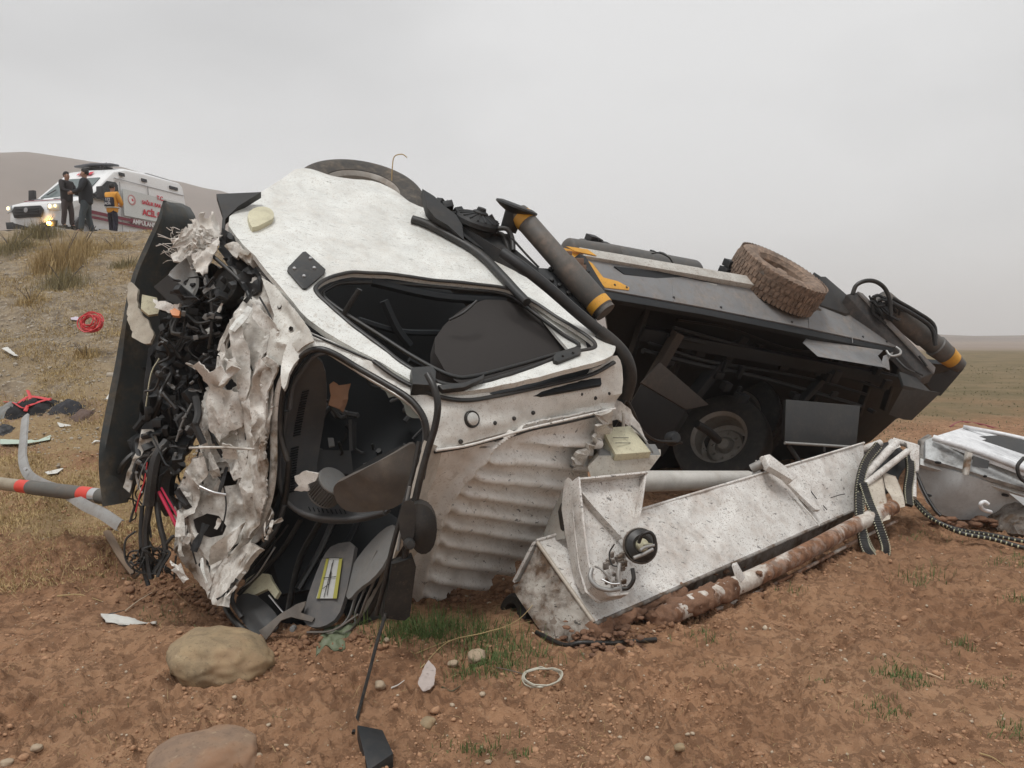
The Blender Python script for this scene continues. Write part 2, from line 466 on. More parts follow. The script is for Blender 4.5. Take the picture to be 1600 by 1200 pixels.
CRUSH = paint('crushed_cab_metal', (.72, .70, .65), dirt=(.17, .125, .085), film=1.05, speck=.6, fine=.4, rough=.33, spscale=20, rust=.35, bump=.5, patch=(.44, .60))
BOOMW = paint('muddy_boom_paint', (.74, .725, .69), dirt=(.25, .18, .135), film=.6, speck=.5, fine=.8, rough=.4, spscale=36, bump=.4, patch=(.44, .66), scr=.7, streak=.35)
BOOMU = paint('muddy_shaded_boom_side', (.34, .33, .31), dirt=(.11, .075, .05), film=1.25, speck=.8, fine=.6, rough=.7, spscale=20, bump=.6, patch=(.35, .6), scr=.8)  # mud over boom paint darkened for the shade on its down-facing side
PIPEM = paint('muddy_white_pipe', (.62, .58, .52), dirt=(.20, .10, .055), film=1.3, speck=.5, fine=.3, rough=.7, spscale=24, bump=.6, patch=(.45, .52))
BLACK = paint('black_plastic', (.018, .02, .021), dirt=(.16, .125, .09), film=.22, speck=.25, fine=.18, rough=.45)
BLACKD = paint('dusty_black_steel', (.014, .016, .018), dirt=(.09, .072, .056), film=.35, speck=.2, fine=.15, rough=.55)
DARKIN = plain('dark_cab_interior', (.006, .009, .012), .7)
BUMPER = paint('dark_bumper_plastic', (.055, .062, .062), dirt=(.15, .12, .085), film=1.0, speck=.25, fine=.2, rough=.5)
DASH = paint('dark_grey_dashboard', (.085, .088, .092), dirt=(.2, .16, .12), film=.25, speck=.15, fine=.2, rough=.55)
RUBBER = paint('black_rubber_seal', (.012, .012, .012), dirt=(.14, .11, .08), film=.25, speck=.2, fine=.2, rough=.4)
STEEL = paint('grey_deck_steel', (.21, .215, .22), dirt=(.28, .22, .17), film=.6, speck=.1, fine=.2, rough=.38, metal=.0, bump=.05)
DKSTEEL = paint('dark_deck_steel', (.009, .0115, .014), dirt=(.032, .028, .026), film=.35, speck=.15, fine=.1, rough=.6, streak=.15)
GREYBOX = paint('dark_grey_box_paint', (.033, .034, .035), dirt=(.12, .1, .08), film=.3, speck=.1, fine=.1, rough=.55)
TYREM = paint('dusty_tyre_rubber', (.05, .045, .04), dirt=(.24, .17, .125), film=1.3, speck=.3, fine=.2, rough=.85, patch=(.25, .5))
TYRED = paint('dark_tyre_rubber', (.022, .022, .022), dirt=(.12, .1, .08), film=.4, speck=.2, fine=.2, rough=.8)
RIM = paint('dirty_wheel_steel', (.30, .28, .25), dirt=(.17, .12, .085), film=.7, speck=.3, fine=.2, rough=.5, metal=.3)
YEL = paint('yellow_marking_paint', (.72, .36, .04), dirt=(.2, .14, .09), film=.45, speck=.4, fine=.3, rough=.5)
GREYCYL = paint('dusty_grey_cylinder', (.10, .098, .092), dirt=(.22, .16, .12), film=.6, speck=.2, fine=.25, rough=.55)
CREAM = paint('cream_box_plastic', (.62, .59, .42), dirt=(.2, .15, .1), film=.4, speck=.4, fine=.3, rough=.5)
BASKET = paint('grey_basket_paint', (.60, .63, .64), dirt=(.12, .095, .075), film=.30, speck=.2, fine=.15, rough=.45, spscale=18)
BASKETW = paint('scuffed_white_rim', (.80, .81, .82), dirt=(.2, .2, .21), film=.5, speck=.3, fine=.15, rough=.5, spscale=18, patch=(.5, .6))
SEAT = paint('brown_grey_trim', (.12, .105, .092), dirt=(.24, .19, .14), film=.5, speck=.1, fine=.3, rough=.75)
SEATD = plain('dark_seat_fabric', (.026, .022, .020), .85)
LTGREY = paint('light_grey_trim', (.18, .18, .175), dirt=(.16, .13, .1), film=.35, speck=.3, fine=.2, rough=.6)
GALV = paint('galvanised_steel', (.38, .38, .37), dirt=(.22, .16, .11), film=.5, speck=.3, fine=.3, rough=.45, metal=.4)
ALU = plain('bright_metal', (.6, .6, .6), .35, .8)
CARD = plain('brown_cardboard', (.24, .13, .075), .8)
FIBRE = paint('torn_white_fibreglass', (.70, .67, .62), dirt=(.35, .28, .21), film=.5, speck=.3, fine=.5, rough=.8, bump=.8)
RED = plain('red_plastic', (.55, .04, .045), .5)
REDPAINT = plain('red_band_paint', (.65, .06, .04), .5)
PINKRED = plain('red_wire', (.55, .03, .08), .4)
PIPEY = paint('weathered_pipe', (.33, .29, .22), dirt=(.2, .13, .08), film=.5, speck=.3, fine=.3, rough=.6)
DKPIPE = paint('grey_pipe', (.11, .11, .10), dirt=(.2, .14, .1), film=.5, speck=.2, fine=.3, rough=.6)
STRAW = plain('dry_straw', (.42, .31, .15), .9, var=.35, bscale=3)
GRASSG = plain('green_grass', (.085, .13, .035), .75, var=.4, bscale=6)
LENS = plain('clear_lamp_lens', (.55, .55, .52), .25, .2, var=.3, bscale=120)
STONEM = None
# ================================================================== GROUND
def ground_mat():
    m, nt, b = mat_new('ground_soil'); co = N(nt, 'ShaderNodeTexCoord').outputs['Object']
    at = N(nt, 'ShaderNodeAttribute'); at.attribute_name = 'zone'
    sep = N(nt, 'ShaderNodeSeparateColor'); nt.links.new(at.outputs['Color'], sep.inputs[0])
    n1 = nz3(nt, co, .9, 6, .6); n2 = nz3(nt, co, 5, 8, .68); n3 = nz3(nt, co, 42, 6, .7); n4 = nz3(nt, co, 170, 3, .6); n5 = nz3(nt, co, 16, 6, .7, .6)
    soil = mixc(nt, ramp(nt, n2, .34, .66), (.235, .125, .070), (.43, .245, .14))
    soil = mixc(nt, mth(nt, 'MULTIPLY', ramp(nt, n1, .42, .68), .5), soil, (.42, .265, .16))
    soil = mixc(nt, mth(nt, 'MULTIPLY', ramp(nt, n5, .52, .36, ), .5), soil, (.115, .060, .035))  # dark blotches in the bump hollows put crevice shade into the colour
    soil = mixc(nt, mth(nt, 'MULTIPLY', ramp(nt, n3, .58, .72), .45), soil, (.50, .36, .24))
    soil = mixc(nt, mth(nt, 'MULTIPLY', ramp(nt, n4, .64, .70), .5), soil, (.46, .36, .26))
    emb = mixc(nt, ramp(nt, n2, .36, .62), (.14, .11, .08), (.33, .265, .185))
    emb = mixc(nt, mth(nt, 'MULTIPLY', ramp(nt, n1, .45, .62), .5), emb, (.22, .185, .14))
    emb = mixc(nt, mth(nt, 'MULTIPLY', ramp(nt, nz3(nt, co, 12, 4, .6), .60, .66), .6), emb, (.44, .40, .34))
    straw = mixc(nt, ramp(nt, n5, .35, .65), (.24, .165, .09), (.40, .30, .165))
    fld = mixc(nt, ramp(nt, nz3(nt, co, .5, 6, .7), .38, .62), (.125, .105, .055), (.205, .155, .09))
    far = mixc(nt, ramp(nt, nz3(nt, co, .05, 4, .6), .4, .6), (.25, .20, .165), (.29, .235, .195))
    soil = mixc(nt, mth(nt, 'MULTIPLY', ramp(nt, nz3(nt, co, .55, 4, .6, .5), .45, .62), .35), soil, (.15, .078, .045))
    c = mixc(nt, sep.outputs[0], soil, emb)
    c = mixc(nt, sep.outputs[2], c, straw)
    c = mixc(nt, sep.outputs[1], c, fld)
    c = mixc(nt, at.outputs['Alpha'], c, far)
    nt.links.new(c, b.inputs['Base Color']); b.inputs['Roughness'].default_value = .95; b.inputs['Specular IOR Level'].default_value = .15
    bp = N(nt, 'ShaderNodeBump'); bp.inputs['Strength'].default_value = 1.0; bp.inputs['Distance'].default_value = .028
    hh = mth(nt, 'ADD', mth(nt, 'MULTIPLY', n3, .55), mth(nt, 'ADD', mth(nt, 'MULTIPLY', n4, .2), mth(nt, 'MULTIPLY', n5, .5)))
    nt.links.new(hh, bp.inputs['Height']); nt.links.new(bp.outputs[0], b.inputs['Normal'])
    return m
def build_ground():
    a1 = np.radians(np.arange(-44, 44, .125)); a2 = np.radians(np.arange(44, 316, 4.0))
    ang = np.r_[a1, a2]; na = len(ang)
    r = [.4]
    while r[-1] < 5000:
        q = r[-1]
        r.append(q * (1.06 if q < 2.2 else 1.0038 if q < 9 else 1.006 if q < 24 else 1.02 if q < 120 else 1.08))
    r = np.array(r); nr = len(r)
    A, R = np.meshgrid(ang, r); X = R * np.sin(A); Y = R * np.cos(A)
    Z = full_h(X.ravel(), Y.ravel()).reshape(X.shape)
    co = np.stack([X, Y, Z], -1).reshape(-1, 3)
    co = np.vstack([co, [[0, 0, gh(0, 0)]]])
    i = np.arange(nr - 1)[:, None]; j = np.arange(na)[None]; j2 = (j + 1) % na
    q = np.stack([i * na + j, i * na + j2, (i + 1) * na + j2, (i + 1) * na + j], -1).reshape(-1, 4)[:, ::-1]
    me = bpy.data.meshes.new('ground'); nq = len(q); nt_ = na
    tri = np.stack([np.full(na, nr * na), (np.arange(na) + 1) % na, np.arange(na)], -1)[:, ::-1]
    me.vertices.add(len(co)); me.vertices.foreach_set('co', co.ravel())
    me.loops.add(nq * 4 + nt_ * 3); me.loops.foreach_set('vertex_index', np.r_[q.ravel(), tri.ravel()])
    me.polygons.add(nq + nt_)
    me.polygons.foreach_set('loop_start', np.r_[np.arange(nq) * 4, nq * 4 + np.arange(nt_) * 3])
    me.polygons.foreach_set('use_smooth', np.ones(nq + nt_, bool))
    me.update(); me.validate()
    x, y = co[:, 0], co[:, 1]; rr = np.hypot(x, y)
    zr = emb_w(x, y) * sstep(8.0, 11.5, y + .8 * fbm(x, y, 1.2, 3))
    zg = sstep(8.5, 21, y + 5 * fbm(x, y, 3, 3)) * sstep(.0, .3, x / np.maximum(y, .5)) * .95
    zb = sstep(-.42, .1, fbm(x, y, .7, 3)) * emb_w(x, y) * sstep(5.0, 6.5, y) * sstep(14, 9.5, y) * .75
    zb = np.maximum(zb, emb_w(x, y) * sstep(14, 18, y) * sstep(-.05, .35, fbm(x, y, .8, 3)) * .5)
    zf = sstep(70, 110, y) + 0 * x
    att = me.color_attributes.new('zone', 'FLOAT_COLOR', 'POINT')
    att.data.foreach_set('color', np.stack([zr, zg, zb, zf], -1).ravel().astype(np.float32))
    o = link('ground', me, ground_mat()); o['kind'] = 'structure'
build_ground()

# hills: a heightfield ring sheet, its crest measured along the skyline
def hill_mat(): 
    m, nt, b = mat_new('hill_slopes'); co = N(nt, 'ShaderNodeTexCoord').outputs['Object']
    c = mixc(nt, ramp(nt, nz3(nt, co, .02, 7, .65), .35, .65), (.175, .14, .118), (.235, .188, .158))
    nt.links.new(c, b.inputs['Base Color']); b.inputs['Roughness'].default_value = 1
    return m
def build_hills():
    sky_px = np.array([-900, -300, 0, 50, 120, 200, 260, 320, 350, 450, 600, 900, 1300, 1470, 1520, 1600, 1900, 2600.])
    sky_py = np.array([330, 262, 234, 233, 242, 256, 276, 291, 298, 330, 385, 450, 505, 519, 521, 520, 517, 512.])
    a = np.radians(np.arange(-58, 60, .35)); r = np.linspace(120, 900, 70)
    A, R = np.meshgrid(a, r); X = R * np.sin(A); Y = R * np.cos(A)
    px = 800 + np.tan(A) * FPX * 1.0
    el = np.interp(px, sky_px, sky_py)
    el = el + 14 * np.clip((500 - px) / 300, 0, 1) + 4
    RC = 420.
    el_t = (600 - el) / FPX; # in camera axes
    dz = (el_t * math.cos(PITCH) - math.sin(PITCH)) / (math.cos(PITCH) + el_t * math.sin(PITCH))
    crest = 1.6 + dz * RC * np.cos(A)
    prof = sstep(130, RC, R) * (1 - .45 * sstep(RC, 900, R))
    Z = -1.5 + (crest + 1.5) * prof + 1.2 * fbm(X.ravel(), Y.ravel(), 60, 4).reshape(X.shape) * prof * np.clip(crest / 30, 0, 1)
    Z = np.where(R > 870, -6, Z)
    nr, na = X.shape; co = np.stack([X, Y, Z], -1).reshape(-1, 3)
    F = [(i * na + j, i * na + j + 1, (i + 1) * na + j + 1, (i + 1) * na + j)[::-1] for i in range(nr - 1) for j in range(na - 1)]
    o = link('hills', new_mesh('hills', co, F, True, None), hill_mat()); o['kind'] = 'structure'
build_hills()

# ------------------------------------------------------------------ loose soil clods, gravel, straw, grass
def scatter(name, pos, size, verts, faces, mat, kind='stuff', flat=.7, label=None, cat=None):
    n = len(pos); V = np.array(verts); nv = len(V); F = np.array(faces)
    ax = rng.uniform(0, 2 * np.pi, n); tilt = rng.uniform(-.5, .5, n)
    c, s = np.cos(ax), np.sin(ax)
    out = np.empty((n, nv, 3))
    sc = size[:, None] * rng.uniform(.65, 1.3, (n, 3)); sc[:, 2] *= flat
    jit = 1 + rng.uniform(-.22, .22, (n, nv))
    P = V[None] * jit[..., None] * sc[:, None]
    ct, st = np.cos(tilt)[:, None], np.sin(tilt)[:, None]
    y = P[..., 1] * ct - P[..., 2] * st; z = P[..., 1] * st + P[..., 2] * ct
    out[..., 0] = P[..., 0] * c[:, None] - y * s[:, None] + pos[:, 0:1]
    out[..., 1] = P[..., 0] * s[:, None] + y * c[:, None] + pos[:, 1:2]
    out[..., 2] = z + pos[:, 2:3]
    FF = (F[None] + (np.arange(n) * nv)[:, None, None]).reshape(-1, 3)
    me = bpy.data.meshes.new(name); me.vertices.add(n * nv); me.vertices.foreach_set('co', out.ravel())
    me.loops.add(FF.size); me.loops.foreach_set('vertex_index', FF.ravel()); me.polygons.add(len(FF))
    me.polygons.foreach_set('loop_start', np.arange(len(FF)) * 3); me.update()
    o = link(name, me, mat); o['kind'] = kind
    o['label'] = label; o['category'] = cat
    return o
def ico(sub=1):
    bm = bmesh.new(); bmesh.ops.create_icosphere(bm, subdivisions=sub, radius=1)
    V = [tuple(v.co) for v in bm.verts]; F = [tuple(v.index for v in f.verts) for f in bm.faces]; bm.free(); return V, F
def soilcol(name, a, b_, rough=.95):
    m, nt, b = mat_new(name); co = N(nt, 'ShaderNodeTexCoord').outputs['Object']
    c = mixc(nt, ramp(nt, nz3(nt, co, 6, 6, .7), .35, .65), a, b_); c = mixc(nt, mth(nt, 'MULTIPLY', ramp(nt, nz3(nt, co, 130, 3), .4, .7), .4), c, tuple(min(1, k * 1.5) for k in b_))
    nt.links.new(c, b.inputs['Base Color']); b.inputs['Roughness'].default_value = rough; return m
def view_pts(n, r0, r1, a0=-37, a1=37, pw=1.0):
    r = r0 * (r1 / r0) ** (rng.random(n) ** pw); a = np.radians(rng.uniform(a0, a1, n)); x = r * np.sin(a); y = r * np.cos(a)
    return x, y
V0, F0 = ico(1)
x, y = view_pts(42000, 2.6, 16); k = (sstep(-.25, .5, fbm(x, y, .5, 3)) > rng.random(len(x)) * .9) & (emb_w(x, y) * sstep(8, 10, y) < .5); x, y = x[k], y[k]
sz = .0035 * np.exp(rng.normal(0, .55, len(x))) * (1 + .12 * y); sz = np.minimum(sz, .022)
scatter('soil_clods', np.stack([x, y, full_h(x, y) + sz * .1], -1), sz, V0, F0, soilcol('soil_clod', (.21, .112, .062), (.43, .25, .145)), label='small crumbs of red brown soil scattered over the field', cat='soil')
x, y = view_pts(1500, 2.7, 9); sz = .003 * np.exp(rng.normal(0, .5, len(x))) * (1 + .1 * y)
scatter('gravel', np.stack([x, y, full_h(x, y) + sz * .3], -1), sz, V0, F0, soilcol('pale_gravel', (.34, .26, .18), (.50, .42, .32)), label='tiny pale pebbles dotted over the red soil', cat='gravel')
x, y = view_pts(26000, 7.5, 23, -38, -8); k = rng.random(len(x)) < emb_w(x, y) * sstep(7.5, 11, y) * (.2 + .8 * sstep(-.15, .4, fbm(x, y, 1, 2))); x, y = x[k], y[k]
sz = .0075 * np.exp(rng.normal(0, .5, len(x))) * (1.15 + .05 * y)
scatter('embankment_gravel', np.stack([x, y, full_h(x, y)], -1), sz, V0, F0, soilcol('embankment_stone', (.19, .16, .125), (.42, .37, .30)), label='loose grey beige stones covering the embankment slope', cat='gravel')

def blades(name, x, y, h, w, lean, mat, label, cat, curl=.4, z=None):
    n = len(x); z = full_h(x, y) if z is None else z
    a = rng.uniform(0, 2 * np.pi, n); l = rng.uniform(0, 1, n) * lean; b = rng.uniform(0, 2 * np.pi, n)
    dx, dy = np.cos(a), np.sin(a)
    base = np.stack([x, y, z - .004], -1); side = np.stack([np.cos(b), np.sin(b), 0 * b], -1) * (w * .5)[:, None]
    m_ = base + np.stack([dx * l * h * .35, dy * l * h * .35, h * .6 * (1 - .3 * l)], -1)
    t_ = base + np.stack([dx * l * h * (.6 + curl), dy * l * h * (.6 + curl), h * (1 - .75 * l)], -1)
    V = np.stack([base - side, base + side, m_ + side * .7, m_ - side * .7, t_], 1).reshape(-1, 3)
    o5 = (np.arange(n) * 5)[:, None]
    q = o5 + np.array([[0, 1, 2, 3]]); t = o5 + np.array([[3, 2, 4]])
    me = bpy.data.meshes.new(name); me.vertices.add(len(V)); me.vertices.foreach_set('co', V.ravel())
    me.loops.add(n * 7); me.loops.foreach_set('vertex_index', np.r_[q.ravel(), t.ravel()]); me.polygons.add(2 * n)
    me.polygons.foreach_set('loop_start', np.r_[np.arange(n) * 4, n * 4 + np.arange(n) * 3]); me.update()
    o = link(name, me, mat); o['kind'] = 'stuff'; o['label'] = label; o['category'] = cat; return o
# straw on the embankment and its foot
x, y = view_pts(170000, 5.6, 24, -37.5, -10, .8)
k = rng.random(len(x)) < emb_w(x, y) * sstep(-.6, .2, fbm(x, y, .9, 3)) ; x, y = x[k], y[k]
h = rng.uniform(.03, .13, len(x)) * sstep(-.6, .6, fbm(x, y, 1.4, 2)) + .02
blades('dry_grass', x, y, h, .0035 + .0004 * y, 1.6, STRAW, 'short straw coloured dry grass on the embankment slope', 'dry grass')
x, y = view_pts(11000, 3.8, 8, -36, -18)
k = rng.random(len(x)) < sstep(-.1, .5, fbm(x, y, .6, 2)) * sstep(4.5, 5.4, y); x, y = x[k], y[k]
blades('straw_litter', x, y, rng.uniform(.03, .16, len(x)), .003 + 0 * x, 2.6, STRAW, 'loose straw stalks lying on soil left of the cab', 'straw', curl=.8)
x, y = view_pts(1600, 2.8, 9, -36, 37)
blades('straw_bits', x, y, rng.uniform(.015, .07, len(x)), .0025 + 0 * x, 3.0, STRAW, 'few thin straw bits strewn over the red soil', 'straw', curl=.8)
# green tufts at measured spots
gx = []; gy = []; ghh = []
for (px, py, sx, sy, n, hh) in [(680, 990, 55, 22, 900, .13), (640, 1000, 25, 10, 200, .1), (790, 1020, 45, 22, 380, .11), (760, 1050, 35, 16, 330, .09), (745, 1168, 34, 14, 120, .06), (810, 1185, 15, 6, 35, .04), (1440, 905, 22, 16, 110, .1), (1405, 1055, 24, 14, 160, .06), (1430, 1072, 20, 8, 90, .05), (1382, 1108, 20, 10, 110, .05),
                            (1585, 1150, 20, 20, 90, .06), (1100, 1000, 20, 8, 60, .07), (1504, 1012, 14, 9, 70, .06), (1540, 1070, 20, 10, 60, .05), (1235, 928, 18, 8, 50, .06), (1590, 880, 22, 10, 90, .08), (1590, 945, 12, 10, 60, .07), (1290, 1075, 12, 6, 20, .04), (430, 1130, 20, 8, 20, .03), (130, 1120, 30, 9, 40, .03), (1450, 840, 40, 14, 120, .06), (265, 970, 25, 12, 60, .06), (205, 905, 30, 12, 60, .07), (1120, 1050, 22, 6, 30, .04)]:
    pp = GV(rng.normal(px, sx, n), rng.normal(py, sy * .6, n)); gx += list(pp[:, 0]); gy += list(pp[:, 1]); ghh += list(hh * rng.uniform(.4, 1.1, n))
blades('green_grass', np.array(gx), np.array(gy), np.array(ghh), .004 + 0 * np.array(gx), 1.0, GRASSG, 'sparse tufts of fresh green grass between the clods', 'grass')
x, y = view_pts(26000, 12, 50, 12, 37); k = rng.random(len(x)) < .35 * sstep(-.3, .4, fbm(x, y, 1.5, 3)); x, y = x[k], y[k]
blades('field_grass', x, y, rng.uniform(.015, .05, len(x)) * (1 + y * .015), .006 + .001 * y, 1.2, plain('olive_field_grass', (.14, .13, .065), .85, var=.4, bscale=1), 'low olive green growth on the field behind the wreck', 'grass')

# ------------------------------------------------------------------ stones and twigs
def stone_mat(name, a, b_, soil=.3):
    m, nt, b = mat_new(name); tcn = N(nt, 'ShaderNodeTexCoord'); co = tcn.outputs['Object']
    c = mixc(nt, ramp(nt, nz3(nt, co, 7, 8, .65), .35, .65), a, b_)
    c = mixc(nt, mth(nt, 'MULTIPLY', ramp(nt, nz3(nt, co, 22, 6, .7), .6, .7), .6), c, (.46, .37, .25))
    c = mixc(nt, mth(nt, 'MULTIPLY', ramp(nt, nz3(nt, co, 60, 4, .6), .56, .68), .45), c, tuple(k * .5 for k in a))
    c = mixc(nt, mth(nt, 'MULTIPLY', ramp(nt, nz3(nt, co, 4, 5, .6), .48, .62), soil), c, (.25, .135, .075))
    nt.links.new(c, b.inputs['Base Color']); b.inputs['Roughness'].default_value = .85
    bp = N(nt, 'ShaderNodeBump'); bp.inputs['Strength'].default_value = .45; bp.inputs['Distance'].default_value = .01
    nt.links.new(mth(nt, 'ADD', nz3(nt, co, 30, 8, .7), nz3(nt, co, 9, 3)), bp.inputs['Height']); nt.links.new(bp.outputs[0], b.inputs['Normal'])
    return m
TANS = stone_mat('tan_river_stone', (.21, .155, .095), (.38, .285, .165), .35)
GREYS = stone_mat('soil_covered_stone', (.20, .135, .095), (.30, .20, .13), .75)
PALES = stone_mat('pale_stone', (.33, .25, .17), (.45, .36, .26), .2)
def stone(pos, sx, sy, sz, rz, mat, label, seed=0, sub=4, rough=.1, cat='stone', group=None, sink=0.0, expo=2.4):
    bm = bmesh.new(); bmesh.ops.create_icosphere(bm, subdivisions=sub, radius=1)
    for v in bm.verts:
        c = v.co.normalized(); k = (abs(c.x) ** expo + abs(c.y) ** expo + abs(c.z) ** expo) ** (-1 / expo)
        q = c * 1.3 + Vector((seed, seed * .7, 0)); k *= 1 + rough * mnoise.noise(q) + rough * .35 * mnoise.noise(q * 3) - rough * .5 * abs(mnoise.noise(q * 1.7))
        v.co = Vector((c.x * sx, c.y * sy, c.z * sz)) * k
    for f in bm.faces: f.smooth = True
    me = bpy.data.meshes.new('stone'); bm.to_mesh(me); bm.free()
    o = link('stone', me, mat, None, label, cat, group); o.location = Vector(pos) + Vector((0, 0, sz * .55 - sink)); o.rotation_euler = (0, 0, rz)
    return o
b_ = stone(G(345, 1046), .235, .20, .125, .15, TANS, 'large rounded tan boulder in front of the crushed cab', 3.1, 5, .16, 'boulder', sink=.0, expo=2.5)
b_.rotation_euler = (0.05, .14, .1)
b_.name = 'boulder'; b_.location.z -= .03
b2 = stone(G(318, 1196), .19, .17, .085, .3, GREYS, 'half buried soil covered boulder at the bottom edge, nearest the camera', 8.2, 5, .14, 'boulder', sink=.035); b2.name = 'boulder'
for (px, py, s, m, lb) in [(668, 1136, .036, TANS, 'small round yellowish stone right of the black rod tip'), (594, 1078, .030, PALES, 'small tan stone just right of the long black rod'), (745, 1035, .055, PALES, 'flat pale stone among green grass and twigs'), (708, 1043, .026, PALES, 'little pale stone just left of the flat one by the twigs'),
                       (57, 1168, .022, PALES, 'pale pebble near the lower left corner'), (10, 1192, .022, PALES, 'tan pebble cut by the left bottom corner'), (402, 1190, .022, PALES, 'yellow tan stone beside the half buried boulder'), (1062, 1190, .024, TANS, 'yellowish stone at the bottom right of the wire ring'),
                       (604, 1005, .018, PALES, 'white pebble under the black mirror arm'), (1200, 878 + 10, .022, PALES, 'pale stone beside the muddy pipe'), (1350, 918, .016, PALES, 'small pinkish stone on bare soil below the hose loop')]:
    stone(G(px, py), s, s * .8, s * .6, random.random() * 3, m, lb, random.random() * 9, 3, .25)
def twig(pts, r, label, mat=STRAW, name='twig', cat='twig', group=None, lift=.01):
    P = [G(*p[:2], lift=lift + (p[2] if len(p) > 2 else 0)) for p in pts]
    o = tube(name, P, [r, r * .4], mat, None, k=8, sides=5, label=label, cat=cat, group=group); return recentre(o)
x, y = [], []
for (q, n, sp_) in (([(225, 880), (300, 935), (350, 965), (440, 1000), (560, 1000)], 420, 9), ([(640, 938), (700, 935), (790, 930), (850, 960)], 300, 9), ([(900, 1008), (960, 995), (1040, 985), (1150, 945), (1290, 885), (1390, 835)], 420, 6), ([(180, 850), (240, 870), (280, 930), (200, 930)], 260, 14), ([(400, 1010), (520, 1012), (600, 1000)], 160, 10)):
    for _ in range(n):
        i = random.randrange(len(q) - 1); t = random.random(); x.append(q[i][0] * (1 - t) + q[i + 1][0] * t + random.gauss(0, sp_)); y.append(q[i][1] * (1 - t) + q[i + 1][1] * t + random.gauss(0, sp_ * .6))
pp = GV(x, y); sz = np.minimum(.006 * np.exp(rng.normal(0, .65, len(pp))), .026); pp[:, 2] += sz * .3
Vh, Fh = ico(2)
scatter('churned_soil', pp, sz, Vh, Fh, soilcol('damp_soil', (.12, .062, .036), (.25, .135, .075)), label='darker churned up soil lumps heaped along the foot of the wreck', cat='soil')
twig([(655, 1040), (700, 1015, .02), (760, 1008, .05), (810, 992, .07), (850, 962, .12)], .0035, 'longest straw stalk rising towards the muddy boom end')
twig([(650, 1022), (700, 1012, .01), (765, 998, .03), (830, 985, .03)], .003, 'thinner straw stalk crossing the longest one')
twig([(1448, 1051), (1460, 1055), (1472, 1062)], .006, 'short pale wood splinter beside right green tufts', plain('pale_wood', (.5, .36, .24), .8))
twig([(1530, 1185), (1550, 1190), (1570, 1200)], .003, 'curved straw in the bottom right corner')
twig([(90, 935), (125, 938), (160, 940)], .005, 'thick straw stalk on soil left of the scattered white paper')
twig([(612, 1098), (622, 1090), (632, 1082)], .004, 'short white plastic strip near the small tan stone', plain('white_plastic', (.6, .58, .54), .5), 'plastic_strip', 'plastic strip')
twig([(690, 1086), (705, 1085), (720, 1084)], .006, 'short dark green stick left of the wire ring', plain('dark_stick', (.09, .075, .04), .8), 'stick', 'stick')
# ================================================================== CRASHED TRUCK (rolled onto its roof corner)
TU = Vector((.84, .53, -.10)).normalized()                         # towards the truck's rear
TN = Vector((.3, -.3, .9)); TN = (TN - TU * TN.dot(TU)).normalized()   # the truck's left side, now pointing up
TR = TU.cross(TN).normalized()                                     # the truck's roof direction, towards the viewer and down
truck = thing('crashed_truck', (0.6, 5.6, 0), 'overturned white lorry with crushed cab and black underside lying on its side', 'truck')
DP = Surf([(650, 600, 3.90), (970, 560, 4.60), (350, 335, 4.80)])
random.seed(11)
# ---- door / cab side
side_out = [(352, 343), (378, 322), (405, 303), (440, 280), (468, 264), (490, 268), (520, 279), (545, 283), (575, 284), (600, 291), (622, 303), (645, 322), (680, 332), (715, 348), (745, 370), (772, 385), (800, 404), (850, 446), (900, 488), (940, 520), (958, 536), (962, 548), (953, 561), (915, 573), (860, 585), (800, 597), (745, 608), (715, 611), (685, 608), (655, 598), (628, 584), (590, 563), (540, 537), (500, 514), (474, 497), (452, 470), (425, 436), (398, 404), (372, 373)]
win = [(490, 458), (500, 444), (522, 433), (560, 427), (620, 429), (700, 437), (768, 444), (800, 450), (830, 466), (880, 500), (920, 528), (931, 540), (925, 547), (890, 553), (840, 570), (800, 583), (757, 595), (720, 600), (695, 598), (655, 580), (610, 552), (560, 516), (520, 484)]
def door_disp(px, py):
    # long wave, the wheel arch lip, and a crease below the lamp
    o = .015 * math.sin(px * .011 + py * .006)
    dist = (py - (262 + .33 * (px - 465))) / 1.05
    o += -.018 * math.exp(-((dist - 26) / 12) ** 2) * (1 if px > 470 else 0) + .012 * math.exp(-((dist - 8) / 9) ** 2)
    o += .012 * math.exp(-(((py - 400) + .55 * (px - 400)) / 9) ** 2) * (px < 470)
    o += .010 * mnoise.noise(Vector((px / 70, py / 70, 0))) + .004 * mnoise.noise(Vector((px / 22, py / 22, 3)))
    # rounded towards the edges of the window
    return o
class Lift:
    def __init__(s, S_, fn): s.S = S_; s.f = fn
    def nrm(s, x, y): return s.S.nrm(x, y)
    def d(s, x, y): return s.S.d(x, y)
    def __call__(s, x, y, off=0): return s.S(x, y, off + s.f(x, y))
DPo = Lift(DP, door_disp)
door = sheet('cab_side_door', side_out, DP, WHITE, truck, 'white door and cab side panel speckled with mud', holes=[win], step=9, thick=.035, sm=1, disp=door_disp)
def loop_tube(name, pts, surf, off, r, mat, parent, closed=True, flat=1, **kw):
    P = [surf(p[0], p[1], off) for p in pts]; return tube(name, P, r, mat, parent, k=4, sides=8, closed=closed, flat=flat, up=surf.nrm(pts[0][0], pts[0][1]), **kw)
win_s = [tuple(p) for p in chaikin(win, 1)]
seal = loop_tube('window_seal', win_s, DPo, .001, .013, RUBBER, truck, flat=.7)
inner_win = [(505, 462), (515, 450), (540, 442), (620, 443), (720, 452), (790, 460), (830, 486), (880, 523), (905, 541), (860, 556), (800, 573), (740, 588), (705, 587), (650, 560), (590, 522), (535, 487)]
loop_tube('inner_window_frame', inner_win, Surf([(650, 600, 4.0), (970, 560, 4.7), (350, 335, 4.9)]), 0, .012, BLACK, truck)
